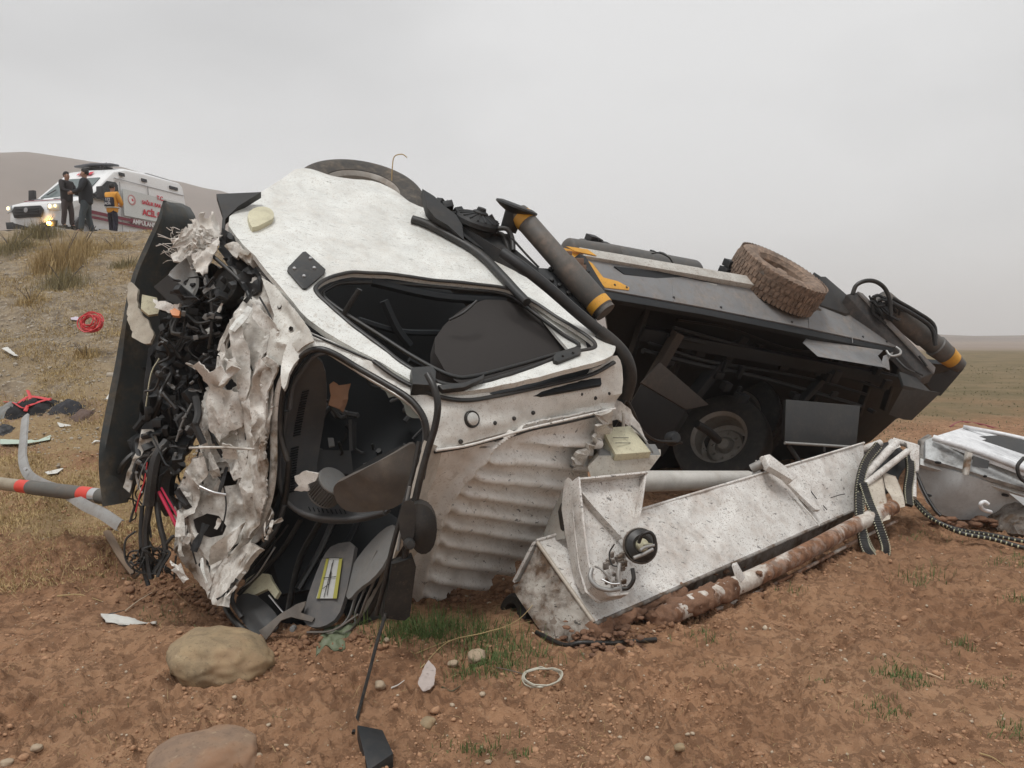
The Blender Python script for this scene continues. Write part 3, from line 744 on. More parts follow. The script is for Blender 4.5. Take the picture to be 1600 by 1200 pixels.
# inner white frame piece seen through the rear corner of the window
sheet('inner_pillar_panel', [(818, 462), (850, 480), (880, 503), (915, 535), (918, 545), (890, 548), (870, 525), (845, 493)], Surf([(650, 600, 4.02), (970, 560, 4.72), (350, 335, 4.92)]), WHITE, truck, step=12)
# ---- cab interior shell
INN = Surf([(650, 640, 5.0), (900, 560, 5.4), (480, 480, 5.3)])
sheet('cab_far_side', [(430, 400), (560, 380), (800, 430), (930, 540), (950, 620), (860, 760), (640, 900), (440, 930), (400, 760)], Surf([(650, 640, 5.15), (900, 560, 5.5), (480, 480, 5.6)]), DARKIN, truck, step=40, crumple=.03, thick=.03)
sheet('seat_back', [(672, 540), (700, 500), (745, 468), (800, 470), (850, 500), (890, 540), (860, 560), (800, 590), (740, 612), (700, 590)], Surf([(680, 540, 4.45), (880, 540, 4.8), (780, 470, 4.95)]), SEATD, truck, step=16, sm=1, thick=.12, disp=lambda x, y: .03 * math.exp(-(((x - 785) / 90) ** 2 + ((y - 545) / 50) ** 2)))
tube('grab_handle', [W(562, 452, 4.3), W(545, 478, 4.33), W(528, 505, 4.35)], .018, GREYBOX, truck, flat=.6)
tube('seat_belt', [W(745, 470, 4.55), W(725, 488, 4.5), W(702, 500, 4.5)], .008, GREYBOX, truck)
g = Geo()
for (a, b, r) in [((600, 470, 4.6), (640, 540, 4.7), .03), ((560, 500, 4.5), (690, 520, 4.9), .02), ((640, 560, 4.4), (760, 600, 4.6), .025), ((580, 440, 4.7), (790, 470, 5.0), .03)]:
    g.tube([W(*a), W((a[0] + b[0]) / 2, (a[1] + b[1]) / 2 + 8, (a[2] + b[2]) / 2), W(*b)], r)
g.build('inner_linkage', DARKIN, truck)
# bolted hinge plate
_h0 = max(door_disp(x, y) for x in (450, 477, 508) for y in (401, 430, 457)); DPh = Lift(DP, lambda x, y: _h0 - .016 + .014)
hp = pxprism('hinge_plate', [(477, 400), (508, 428), (506, 434), (478, 458), (472, 458), (448, 430), (449, 425), (472, 401)], DPh, .012, BLACK, truck, bevel=.004)
hp.data.transform(Matrix.Translation(DP.nrm(476, 428) * .016))
for (bx, by) in [(484, 412), (459, 428), (490, 427), (474, 440)]:
    c = DPh(bx, by, .016); n = DP.nrm(bx, by)
    lathe('bolt', c, n, [(0, .012), (.006, .012), (.010, .008), (.011, 0), (.011, -.004)], ALU, hp, seg=8)
# side marker lamp chunk
lamp_s = sheet('side_marker_lamp', [(386, 334), (398, 325), (413, 323), (425, 328), (429, 338), (424, 345), (396, 357), (390, 350)], Surf([(650, 600, 3.86), (970, 560, 4.56), (350, 335, 4.73)]), CREAM, truck, step=7, thick=.05, sm=1, disp=lambda x, y: .02 * math.exp(-(((x - 408) / 17) ** 2 + ((y - 338) / 12) ** 2)))
# long black strip across the door
stripP = [(643, 346), (665, 353), (695, 366), (725, 382), (755, 404), (785, 436), (805, 458), (822, 476)]
P = [DPo(x, y, .028) for x, y in stripP]
tube('door_guard_strip', P, .033, BLACK, truck, k=6, sides=10, flat=.85, up=DP.nrm(700, 400), label='curved black guard strip over the door')
# lower door brackets
for pts_ in ([(862, 563), (868, 557), (902, 548), (906, 551), (905, 559), (870, 572), (864, 570)],):
    o = pxprism('door_bracket', pts_, DP, .03, BLACK, truck, bevel=.005); o.data.transform(Matrix.Translation(DP.nrm(880, 560) * .03))
    for (bx, by) in ((877, 563), (893, 558)):
        lathe('bolt', DP(bx, by, .03), DP.nrm(bx, by), [(0, .010), (.007, .008), (.008, 0)], RUBBER, o, seg=8)
# ---- roof rail below the door: white sheet with dark gap
RR = Surf([(470, 560, 3.98), (560, 560, 3.98), (665, 640, 3.86), (665, 690, 3.84), (760, 670, 4.02), (960, 570, 4.62), (965, 640, 4.66), (860, 650, 4.36), (480, 530, 4.02)])
rail_out = [(470, 512), (500, 524), (550, 548), (600, 574), (640, 597), (668, 612), (710, 620), (760, 614), (830, 600), (900, 584), (945, 570), (962, 552), (972, 566), (974, 590), (968, 622), (958, 640), (930, 642), (860, 657), (790, 676), (740, 690), (700, 700), (675, 704), (668, 690), (664, 668), (650, 640), (612, 612), (570, 588), (530, 562), (505, 548), (486, 545), (470, 555), (455, 575), (445, 610), (438, 600), (440, 560), (452, 530)]
vent = [(762, 612), (830, 598), (900, 580), (924, 572), (927, 580), (915, 590), (870, 598), (800, 612), (768, 618)]
rail = sheet('roof_rail', rail_out, RR, paint('rail_white_paint', (.74, .735, .69), dirt=(.30, .24, .18), film=.45, speck=.35, fine=.5, rough=.4, spscale=45), truck, 'white roof rail panel under the door with round lamp', step=8, thick=.03, disp=lambda x, y: .012 * mnoise.noise(Vector((x / 50, y / 30, 1))) - .02 * math.exp(-((y - (700 - .27 * (x - 690))) / 7) ** 2) * (x > 690) + .008 * mnoise.noise(Vector((x / 14, y / 10, 1))), sm=1, holes=[vent])
sheet('rail_gap_shade', [(740, 600), (935, 560), (940, 600), (760, 632)], Surf([(665, 640, 3.95), (960, 570, 4.72), (560, 560, 4.1)]), DARKIN, truck, step=30, thick=.02)  # dark sheet behind the opening stands in for its shade
# dark strip put in for the shade of the door gap
tube('door_gap_shade', [RR(x, y, .01) for x, y in [(585, 566), (618, 590), (650, 607), (690, 622), (730, 626), (780, 618), (850, 603), (920, 586), (958, 566)]], .017, RUBBER, truck, k=5, flat=.7)
tube('door_edge_seal', [RR(x, y, .006) for x, y in [(480, 520), (540, 546), (585, 566)]], .006, RUBBER, truck, k=5)
# round lamp and bolts
ml = lathe('round_lamp', RR(737, 655, .0), RR.nrm(737, 655), [(0, .022), (.018, .021), (.032, .016), (.036, .010), (.036, 0)], LENS, truck, seg=24, label='round clear marker lamp with black ring')
lathe('lamp_ring', RR(737, 655, .0), RR.nrm(737, 655), [(.035, .012), (.040, .014), (.044, .010), (.046, 0), (.046, -.01)], RUBBER, ml, seg=24)
for (bx, by) in [(773, 661), (803, 654), (930, 622), (951, 615), (908, 616), (833, 645), (720, 690)]:
    lathe('rail_plug', RR(bx, by), RR.nrm(bx, by), [(0, .010), (.008, .010), (.012, .004), (.012, -.005)], RUBBER, truck, seg=10)
# ---- corrugated roof
RF = Surf([(675, 705, 3.86), (660, 800, 4.15), (640, 930, 4.62), (760, 690, 4.08), (960, 640, 4.68), (905, 740, 4.75), (860, 830, 4.85), (745, 912, 4.85), (800, 770, 4.45)])
roof_out = [(672, 698), (700, 696), (760, 682), (820, 665), (880, 652), (956, 636), (944, 665), (924, 700), (904, 738), (890, 775), (874, 805), (850, 832), (815, 868), (790, 893), (755, 908), (700, 920), (655, 932), (640, 930), (645, 900), (650, 860), (650, 820), (662, 790), (668, 745)]
def corr(px, py):
    # raised ribs starting at a diagonal fold
    fold = px - float(np.interp(py, [640, 656, 694, 730, 760, 800, 844, 930], [860, 828, 769, 736, 712, 689, 678, 652]))          # >0 right of the fold line
    m = max(0, min(1, (fold + 4) / 16)) * max(0, min(1, (py - 672 + .2 * (px - 900)) / 14))
    ends = max(0, min(1, (1 - (px - 700) / 230 + .35 * math.sin(py * .02)) * 6)) if px > 860 else 1
    v = (py - (.02 + .14 * max(0, min(1, (py - 690) / 90))) * (px - 760) + 1.5 * mnoise.noise(Vector((px / 60, py / 60, 0)))) / 28.0
    f = v - math.floor(v); rib = (1 / (1 + math.exp(-(f - .22) * 24))) * (1 / (1 + math.exp((f - .70) * 26)))
    o = .064 * rib * m
    o += .050 * math.exp(-((fold + 3) / 6) ** 2) - .02 * math.exp(-((fold - 9) / 6) ** 2) * (py > 690) * (py < 880)      # fold lip
    o += .022 * mnoise.noise(Vector((px / 80, py / 80, 4))) + .006 * mnoise.noise(Vector((px / 18, py / 18, 4)))
    return o
sheet('corrugated_roof', roof_out, RF, CABDIRTY, truck, 'dented ribbed roof panel dusted beige', step=2.8, thick=.015, disp=corr, jag=1.2, ang=60)
# dark strip painting in the shade of the gutter groove between rail and roof
tube('gutter_shade_strip', [RF(x, y, .02) for x, y in [(676, 703), (720, 696), (760, 686), (790, 680), (830, 668), (880, 658), (948, 642)]], .007, RUBBER, truck, k=5)
tube('gutter_lip', [RF(x, y, .035) for x, y in [(676, 697), (720, 691), (760, 681), (795, 671), (830, 662), (880, 651), (955, 634)]], .007, CABDIRTY, truck, k=5)
# torn corner near the box
sheet('torn_roof_corner', [(890, 716), (906, 702), (922, 690), (938, 650), (956, 640), (946, 690), (926, 716), (906, 752), (896, 746)], Surf([(900, 740, 4.7), (960, 650, 4.72), (930, 700, 4.75)]), CRUSH, truck, step=8, crumple=.03, jag=3)
# ---- windscreen frame and pillar
PF = Surf([(675, 700, 3.83), (600, 900, 4.0), (555, 985, 4.15), (650, 840, 3.95), (640, 930, 4.3)])
sheet('windscreen_pillar', [(668, 690), (690, 700), (684, 740), (668, 770), (660, 830), (648, 870), (638, 935), (615, 960), (580, 985), (556, 988), (575, 950), (600, 905), (618, 860), (640, 800), (655, 740)], PF, paint('pillar_paint', (.5, .46, .40), dirt=(.2, .15, .11), film=.7, speck=.4, fine=.4, rough=.5), truck, step=9, crumple=.008, thick=.03)
ws = [(452, 720), (441, 680), (441, 640), (446, 605), (460, 575), (478, 552), (500, 545), (525, 553), (560, 574), (605, 600), (640, 622), (660, 645), (668, 668), (668, 700), (662, 740), (648, 800), (628, 860), (600, 915), (575, 960), (548, 990)]
WS = Surf([(445, 640, 4.12), (480, 550, 4.0), (560, 574, 3.97), (660, 650, 3.84), (668, 700, 3.83), (628, 860, 3.95), (548, 990, 4.15), (445, 720, 4.15)])
tube('windscreen_seal', [WS(x, y, .012) for x, y in ws], .017, RUBBER, truck, k=5, sides=8)
tube('windscreen_inner_seal', [WS(x + 9 if x < 600 else x - 9, y + (8 if y < 600 else 0), -.02) for x, y in ws[2:15]], .010, DASH, truck, k=5, sides=6)
glassm = plain('broken_glass', (.30, .36, .35), .15, trans=.3)
sheet('glass_shards', [(592, 600), (602, 612), (608, 622), (618, 620), (630, 634), (634, 648), (646, 652), (656, 655), (660, 650), (650, 632), (630, 616), (610, 603)], Surf([(560, 574, 4.0), (660, 650, 3.88), (628, 800, 3.98)]), glassm, truck, step=8, thick=.005, jag=2)
# ---- dashboard seen through the windscreen hole
DS = Surf([(450, 640, 4.22), (490, 570, 4.08), (440, 720, 4.25), (460, 790, 4.26), (520, 810, 4.25), (600, 800, 4.2), (495, 690, 4.42), (520, 780, 4.38)])
dash_out = [(447, 640), (455, 600), (472, 570), (492, 556), (508, 572), (512, 620), (503, 680), (493, 740), (505, 770), (545, 790), (610, 792), (600, 803), (560, 812), (515, 814), (475, 806), (450, 785), (437, 755), (437, 700)]
dash = sheet('dashboard', dash_out, DS, DASH, truck, 'dark grey dashboard with defroster slots', step=9, sm=1, thick=.03)
for i in range(40):
    t = i / 39
    x = 466 - 2 * math.sin(t * 3) + 18 * (1 - t) ** 2 * .6 - 12 * t; y = 612 + 158 * t
    if .46 < t < .54: continue
    a = DS(x - 5, y, .006); b = DS(x + 6, y - 3, .006)
    Geo().tube([a, b], .0045, smooth=False, sides=5).build('vent_shade_bar', DARKIN, dash)  # near-black bars put in for the shade inside the defroster slots
for i in range(9):
    x = 482 + i * 7; y = 796 + (i * .9 if i < 5 else 4.5)
    Geo().tube([DS(x, y - 3, .006), DS(x + 3, y + 3, .006)], .0035, smooth=False, sides=5).build('vent_shade_bar', DARKIN, dash)
tube('dashboard_rim', [DS(x, y, .015) for x, y in [(446, 640), (437, 700), (436, 755), (450, 788), (478, 806), (515, 813), (560, 812), (602, 802)]], .016, DASH, truck, k=5)
# blower wheel
bc = W(512, 763, 4.2); bax = (W(535, 740, 4.15) - W(505, 775, 4.25)).normalized()
bw = lathe('heater_blower', bc, bax, [(0, .075), (.085, .075), (.09, .07), (.09, .06), (.075, .06), (.075, -.05), (.09, -.05), (.09, -.06), (0, -.06)], LTGREY, truck, seg=36)
gg = Geo(); a_, e1, e2 = frame_of(bax)
for i in range(36):
    an = i * 2 * math.pi / 36; r_ = e1 * math.cos(an) + e2 * math.sin(an); gg.box(bc + r_ * .086, r_ * .008, a_ * .055, a_.cross(r_) * .002)
gg.build('blower_fin', LTGREY, bw, kind='stuff')
sheet('torn_white_plastic', [(460, 745), (475, 737), (498, 740), (494, 752), (482, 755), (485, 765), (470, 768), (459, 766), (466, 758), (462, 752)], Surf([(460, 745, 4.1), (498, 740, 4.05), (475, 768, 4.1)]), FIBRE, truck, step=6, crumple=.012, jag=1, thick=.012)
sheet('cardboard_piece', [(514, 601), (520, 597), (528, 603), (547, 600), (543, 618), (541, 632), (535, 645), (528, 640), (512, 632), (516, 618)], Surf([(514, 601, 4.15), (547, 600, 4.2), (528, 645, 4.15)]), CARD, truck, step=6, crumple=.02, thick=.01, label='crumpled brown cardboard')
# inner trim panel leaning across the lower windscreen
TP = Surf([(530, 760, 4.02), (640, 700, 3.94), (640, 785, 4.0), (560, 800, 4.08), (590, 745, 3.92)])
sheet('loose_trim_panel', [(520, 758), (545, 745), (590, 722), (625, 703), (650, 688), (652, 720), (645, 765), (632, 785), (605, 797), (560, 802), (535, 795), (522, 775)], TP, SEAT, truck, 'loose brown grey trim panel', step=6, sm=2, thick=.04, crumple=.006, cscale=.15)
sheet('grey_inner_panel', [(542, 742), (590, 712), (630, 695), (600, 730)], Surf([(540, 740, 4.3), (590, 700, 4.3), (630, 730, 4.2)]), GREYBOX, truck, step=12)
sheet('inner_box', [(492, 702), (548, 704), (552, 740), (495, 745)], Surf([(492, 702, 4.5), (548, 704, 4.55), (495, 745, 4.45)]), GREYBOX, truck, step=14, thick=.1)
sheet('inner_white_tag', [(512, 684), (521, 684), (523, 696), (514, 698)], Surf([(512, 684, 4.45), (521, 684, 4.45), (514, 698, 4.4)]), LTGREY, truck, step=6, thick=.01)
sheet('inner_post', [(549, 655), (557, 660), (557, 700), (551, 704)], Surf([(549, 655, 4.4), (557, 700, 4.4), (551, 704, 4.35)]), GREYBOX, truck, step=8)
random.seed(5)
for k in range(26):
    x = random.uniform(495, 650); y = random.uniform(600, 740); d = random.uniform(4.5, 5.0)
    a = W(x, y, d); b = W(x + random.uniform(-40, 40), y + random.uniform(-30, 40), d + random.uniform(-.1, .2)); m_ = (a + b) / 2 + Vector((random.uniform(-.05, .05), 0, random.uniform(-.05, .05)))
    tube('interior_cable', [a, m_, b], random.uniform(.006, .018), random.choice([BLACK, BLACK, GREYBOX, DASH]), truck, k=4, sides=6)
# ---- lower cab: pillars and trims down to the soil
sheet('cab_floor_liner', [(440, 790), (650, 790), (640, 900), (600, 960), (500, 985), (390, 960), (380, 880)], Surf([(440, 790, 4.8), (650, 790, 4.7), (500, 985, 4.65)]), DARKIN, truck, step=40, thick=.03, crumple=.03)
LB = Surf([(480, 960, 4.12), (560, 840, 4.2), (560, 960, 4.05)])
vis = sheet('pillar_trim', [(478, 940), (490, 905), (505, 868), (520, 850), (556, 845), (550, 880), (540, 930), (528, 965), (505, 980), (482, 980), (473, 968)], Surf([(480, 960, 4.10), (520, 850, 4.3), (556, 900, 4.12)]), paint('trim_panel_paint', (.09, .088, .088), dirt=(.2, .17, .14), film=.5, speck=.1, fine=.2, rough=.6), truck, step=9, sm=1, thick=.03)
LP = Surf([(480, 960, 4.085), (520, 850, 4.285), (556, 900, 4.105)])
lab = sheet('warning_label', [(512, 872), (534, 872), (525, 935), (494, 935)], LP, plain('label_white', (.42, .42, .40), .5), vis, step=12, thick=.003)
for q in ([(510, 872), (514, 872), (499, 935), (495, 935)], [(530, 872), (535, 872), (526, 935), (520, 935)]):
    sheet('label_stripe', q, Surf([(480, 960, 4.078), (520, 850, 4.278), (556, 900, 4.098)]), plain('label_yellow', (.30, .28, .05), .5), lab, step=12, thick=.002)
for q in ([(505, 903), (525, 901)], [(518, 893), (514, 912), (504, 920)], [(504, 872), (534, 872)], [(521, 875), (506, 933)], [(519, 880), (511, 930)]):
    Geo().tube([Surf([(480, 960, 4.074), (520, 850, 4.274), (556, 900, 4.094)])(*p) for p in q], .0018, sides=4, smooth=False).build('label_mark', RUBBER, lab)
sheet('triangular_trim', [(540, 930), (545, 895), (552, 880), (575, 850), (600, 825), (618, 818), (612, 850), (602, 880), (582, 905), (560, 920), (545, 938)], Surf([(545, 930, 4.06), (610, 825, 4.05), (552, 880, 4.2)]), LTGREY, truck, step=9, sm=1, thick=.02)
sheet('grey_lower_panel', [(560, 985), (575, 960), (600, 920), (620, 880), (636, 850), (640, 870), (628, 920), (600, 960), (580, 985)], Surf([(560, 985, 4.16), (620, 880, 4.02), (636, 920, 4.2)]), LTGREY, truck, step=9, thick=.02)
sheet('folded_frame_piece', [(405, 985), (440, 958), (462, 945), (478, 940), (476, 948), (470, 957), (492, 965), (488, 972), (455, 964), (440, 970), (415, 1000)], Surf([(405, 985, 4.02), (485, 925, 4.12), (495, 970, 4.06)]), SEAT, truck, step=7, crumple=.012, thick=.02)
sheet('grey_kick_panel', [(362, 935), (395, 925), (425, 950), (440, 975), (415, 1000), (385, 985)], Surf([(362, 935, 4.25), (425, 950, 4.2), (395, 990, 4.12)]), GREYBOX, truck, step=9, crumple=.01, thick=.02, sm=1)
sheet('beige_bracket', [(378, 930), (385, 905), (400, 895), (420, 897), (425, 908), (436, 925), (430, 935), (418, 920), (392, 932)], Surf([(378, 930, 4.3), (420, 897, 4.32), (430, 935, 4.25)]), CREAM, truck, step=7, thick=.03)
lathe('round_plug', W(457, 983, 4.02), (.1, -1, .2), [(0, .012), (.014, .01), (.016, 0), (.016, -.04), (0, -.04)], LTGREY, truck, seg=14)
random.seed(3)
for (pts_, r, m_) in [([(470, 812, 4.35), (440, 860, 4.35), (400, 900, 4.3), (372, 930, 4.25)], .02, BLACK), ([(500, 815, 4.4), (470, 870, 4.4), (455, 930, 4.35), (450, 960, 4.3)], .025, BLACK), ([(520, 815, 4.5), (500, 860, 4.45), (465, 920, 4.35)], .03, BLACK),
                    ([(450, 820, 4.3), (420, 860, 4.3), (395, 890, 4.28)], .008, GREYBOX), ([(430, 840, 4.32), (405, 870, 4.32), (380, 905, 4.3)], .008, GREYBOX), ([(560, 815, 4.5), (540, 850, 4.45), (500, 880, 4.4)], .03, DARKIN),
                    ([(590, 860, 4.05), (560, 920, 4.05), (545, 965, 4.05), (520, 990, 4.03)], .012, LTGREY), ([(585, 880, 4.04), (568, 925, 4.03), (555, 960, 4.03), (560, 990, 4.03)], .008, LTGREY), ([(600, 870, 4.0), (575, 930, 4.0), (548, 985, 4.02), (490, 990, 4.0)], .010, SEAT), ([(480, 988, 4.0), (520, 985, 3.98), (560, 960, 4.0)], .010, SEAT),
                    ([(430, 855, 4.2), (400, 900, 4.2), (375, 920, 4.22)], .006, ALU), ([(420, 930, 4.25), (445, 960, 4.2)], .006, ALU)]:
    tube('trim_strip', [W(*p) for p in pts_], r, m_, truck, k=5, sides=7, flat=.6)
tube('windscreen_lower_rim', [W(*p) for p in [(452, 718, 4.18), (448, 760, 4.2), (440, 800, 4.22), (422, 838, 4.25), (392, 872, 4.27), (368, 905, 4.27), (352, 938, 4.25), (362, 965, 4.18), (390, 992, 4.1)]], .018, RUBBER, truck, k=5)
tube('windscreen_lower_lip', [W(*p) for p in [(444, 790, 4.18), (430, 830, 4.2), (400, 865, 4.22), (376, 895, 4.22), (362, 935, 4.2), (378, 965, 4.14)]], .014, GREYBOX, truck, k=5)

# ---- crumpled front bulkhead
CF = Surf([(400, 420, 4.6), (480, 530, 4.06), (445, 600, 4.1), (430, 720, 4.14), (400, 850, 4.2), (350, 940, 4.24), (360, 470, 4.5), (330, 580, 4.4), (320, 680, 4.38), (285, 780, 4.34), (280, 860, 4.3), (380, 600, 4.34), (380, 700, 4.34), (350, 800, 4.3)])
front_out = [(392, 408), (420, 436), (452, 478), (488, 520), (486, 542), (462, 562), (447, 592), (438, 640), (440, 700), (436, 750), (428, 790), (410, 838), (382, 868), (362, 905), (352, 940), (334, 948), (322, 925), (300, 905), (282, 872), (272, 840), (275, 790), (284, 750), (300, 715), (318, 690), (316, 655), (322, 620), (336, 590), (345, 570), (352, 540), (365, 500), (372, 465), (380, 430)]
h1 = [(308, 812), (322, 802), (340, 806), (352, 822), (346, 836), (330, 840), (314, 832)]
h2 = [(342, 742), (352, 735), (364, 742), (362, 756), (348, 760)]
h3 = [(382, 560), (392, 556), (396, 580), (392, 600), (382, 604), (378, 580)]
h4 = [(380, 645), (388, 640), (390, 655), (384, 662)]
random.seed(21)
def CFo(o, ty=0, tx=0):
    class Q:
        def __call__(s, x, y, off=0): return CF(x, y, off + o + ty * (y - 650) / 100 + tx * (x - 370) / 100)
        def nrm(s, x, y): return CF.nrm(x, y)
    return Q()
def channel(cx0, cy0, cx1, cy1, w_, dep):
    """pressed channel running from one point to the other"""
    dx, dy = cx1 - cx0, cy1 - cy0; L_ = math.hypot(dx, dy); ux, uy = dx / L_, dy / L_
    def f(x, y):
        t = (x - cx0) * ux + (y - cy0) * uy; s_ = abs(-(x - cx0) * uy + (y - cy0) * ux + 6 * mnoise.noise(Vector((t / 40, 0, cx0))))
        e = max(0, min(1, (t + 6) / 12)) * max(0, min(1, (L_ - t + 6) / 12)); k = 1 / (1 + math.exp((s_ - w_) * .7))
        return dep * k * e
    return f
def dsum(*fs): return lambda x, y: sum(f(x, y) for f in fs)
dents = lambda seed, a: (lambda x, y: a * mnoise.noise(Vector((x / 38, y / 55, seed))) + a * .7 * (.35 - abs(mnoise.noise(Vector((x / 26, y / 60, seed + 4))))) )
FK = dict(thick=.010, ang=28, step=3.6)
def hole(cx, cy, rx, ry, rot=0, n=9):
    return [(cx + rx * random.uniform(.6, 1.25) * math.cos(a) * math.cos(rot) - ry * random.uniform(.7, 1.2) * math.sin(a) * math.sin(rot), cy + rx * math.cos(a) * math.sin(rot) + ry * random.uniform(.7, 1.2) * math.sin(a) * math.cos(rot)) for a in [2 * math.pi * i / n for i in range(n)]]
sheet('lower_front_panel', [(300, 716), (318, 705), (340, 712), (372, 716), (402, 740), (418, 770), (424, 800), (408, 838), (382, 866), (362, 903), (350, 934), (334, 946), (322, 925), (300, 905), (284, 878), (272, 842), (275, 792), (284, 752)], CFo(-.03), CRUSH, truck, 'crumpled lower left corner of the white cab front', holes=[h1, h2, hole(392, 786, 3.5, 14, .2), hole(328, 884, 4, 11, -.3), hole(368, 856, 3, 10, .5)],
      crumple=.040, fold=(.17, .18, .36), jag=1.0, disp=dsum(channel(290, 770, 345, 900, 9, .03), channel(360, 730, 372, 830, 10, -.035), channel(395, 770, 350, 880, 7, .03), dents(2, .03)), **FK)
sheet('middle_front_panel', [(322, 606), (344, 596), (352, 612), (382, 604), (396, 640), (400, 690), (396, 716), (392, 745), (372, 752), (356, 722), (330, 724), (316, 702), (314, 655)], CFo(.02, 0, .05), CRUSH, truck, holes=[h4, hole(329, 640, 3, 12), hole(352, 668, 3, 16, .1)], crumple=.034, fold=(.13, .14, .42), jag=1.2,
      disp=dsum(channel(338, 610, 336, 700, 7, .035), channel(366, 625, 364, 735, 6, -.04), channel(384, 620, 386, 720, 5, .03), dents(5, .025)), **FK)
sheet('upper_front_panel', [(372, 476), (392, 455), (412, 432), (436, 462), (446, 500), (440, 540), (420, 556), (412, 590), (398, 612), (380, 606), (366, 590), (352, 598), (340, 588), (350, 548), (362, 510)], CFo(.0, 0, .0), CRUSH, truck, holes=[h3, hole(370, 536, 3.5, 13, .2), hole(424, 522, 3, 12)], crumple=.038, fold=(.15, .16, .36), jag=1.2,
      disp=dsum(channel(392, 470, 362, 580, 9, .04), channel(420, 480, 400, 590, 8, -.035), dents(8, .03)), **FK)
sheet('cowl_channel_panel', [(418, 568), (440, 560), (452, 572), (440, 610), (436, 660), (436, 720), (432, 775), (420, 808), (402, 838), (388, 842), (394, 800), (392, 752), (398, 705), (396, 660), (402, 622)], CFo(.06, 0, 0), CRUSH, truck, crumple=.028, fold=(.14, .14, .40), jag=1.0,
      disp=dsum(channel(424, 585, 410, 720, 6, -.03), channel(414, 730, 400, 820, 6, -.025), dents(11, .02)), **FK)
sheet('headlamp_side_panel', [(418, 442), (440, 456), (470, 490), (494, 522), (502, 540), (486, 546), (466, 560), (452, 574), (432, 566), (436, 530), (440, 500), (428, 470)], CFo(.05, 0, 0), paint('front_corner_paint', (.66, .65, .60), dirt=(.26, .2, .14), film=.6, speck=.5, fine=.5, rough=.4, spscale=30), truck, crumple=.012, fold=(.2, .2, .3), jag=.6,
      disp=dsum(channel(450, 490, 476, 530, 6, -.02), channel(448, 540, 470, 548, 4, .02), dents(14, .012)), **FK)
def shard(c0, L1, w1, an, mat, name='torn_metal_shard', tilt=None):
    c, s_ = math.cos(an), math.sin(an); sc_ = c0.y / FPX
    ex = Vector((c, random.uniform(-.5, .2) if tilt is None else tilt, -s_)).normalized(); ey = ex.cross(Vector((random.uniform(-.3, .3), -1, random.uniform(-.3, .3)))).normalized(); ez = ex.cross(ey)
    nseg = 3; zz_ = 0; Vs = []
    for i in range(nseg + 1):
        u_ = (i / nseg - .5) * L1 * 2; zz_ += random.uniform(-5, 5) * min(1, L1 / 14); wv = w1 * random.uniform(.35, 1.2)
        Vs.append((c0 + (ex * u_ + ey * wv + ez * zz_) * sc_, c0 + (ex * u_ + ez * (zz_ + random.uniform(-4, 4) * min(1, w1 / 5))) * sc_, c0 + (ex * u_ - ey * wv * random.uniform(.5, 1) + ez * zz_) * sc_))
    V = [v for r_ in Vs for v in r_]; F_ = []
    for i in range(nseg):
        for j in range(2): a_ = i * 3 + j; F_.append((a_, a_ + 1, a_ + 4, a_ + 3))
    nn = len(V); V += [v + ez * .004 for v in V]; F_ += [tuple(q + nn for q in f[::-1]) for f in list(F_)]
    rim = [0, 1, 2, 5, 8, 11, 10, 9, 6, 3]; F_ += [(rim[i], rim[(i + 1) % 10], rim[(i + 1) % 10] + nn, rim[i] + nn) for i in range(10)]
    return link(name, new_mesh(name, V, F_, False), mat, truck)
random.seed(77)
for k in range(46):
    t = random.random(); y = 460 + 450 * t; xc = 395 - 85 * t + random.uniform(-52, 40) * (1 - .3 * t)
    if inpoly(xc, y, h1) or xc > 440 - 60 * max(0, t - .75) * 4: continue
    shard(CFo(random.uniform(.05, .11))(xc, y), random.uniform(6, 24), random.uniform(2.5, 9), random.gauss(1.45, .45), random.choice([CRUSH, CRUSH, WHITE, FIBRE, BLACKD, BLACKD, RUBBER]))
for k in range(26):      # scraps among the engine parts
    t = random.random(); shard(W(318 - 70 * t + random.uniform(-45, 40), 430 + 310 * t, 4.32), random.uniform(4, 13), random.uniform(2, 5), random.uniform(0, 3), random.choice([CRUSH, LTGREY, GREYBOX, BLACKD, GREYBOX]))
for k in range(34):      # frayed fibreglass at the top corner
    a_ = random.uniform(-2.9, -.3); r0 = random.uniform(5, 38); shard(W(305 + r0 * math.cos(a_) * .9, 392 + r0 * math.sin(a_), random.uniform(4.5, 4.65)), random.uniform(5, 16), random.uniform(1, 4), -a_ + random.uniform(-.5, .5) if random.random() < .7 else random.uniform(0, 3), FIBRE, 'fibreglass_strip')
for k in range(16):      # shreds along the lower edge and the cowl
    t = random.random(); shard(W(345 + 90 * (1 - t) + random.uniform(-8, 8), 800 + 140 * t, 4.1), random.uniform(5, 14), random.uniform(1.5, 4), random.gauss(2.1, .3), random.choice([CRUSH, FIBRE, RUBBER]))
for (q, r) in (([(412, 470), (430, 500), (446, 540), (452, 562)], .006), ([(398, 620), (392, 650), (394, 690), (392, 740)], .010), ([(346, 600), (338, 640), (340, 690), (352, 716)], .006), ([(312, 742), (330, 735), (352, 752), (360, 790), (352, 830)], .005), ([(288, 800), (300, 840), (312, 880)], .005)):
    tube('gap_shade_strip', [CFo(.035)(x, y) for x, y in q], r, RUBBER, truck, k=6, sides=6, flat=.5, up=(0, -1, 0))  # black strips along the folds paint in the shade of gaps
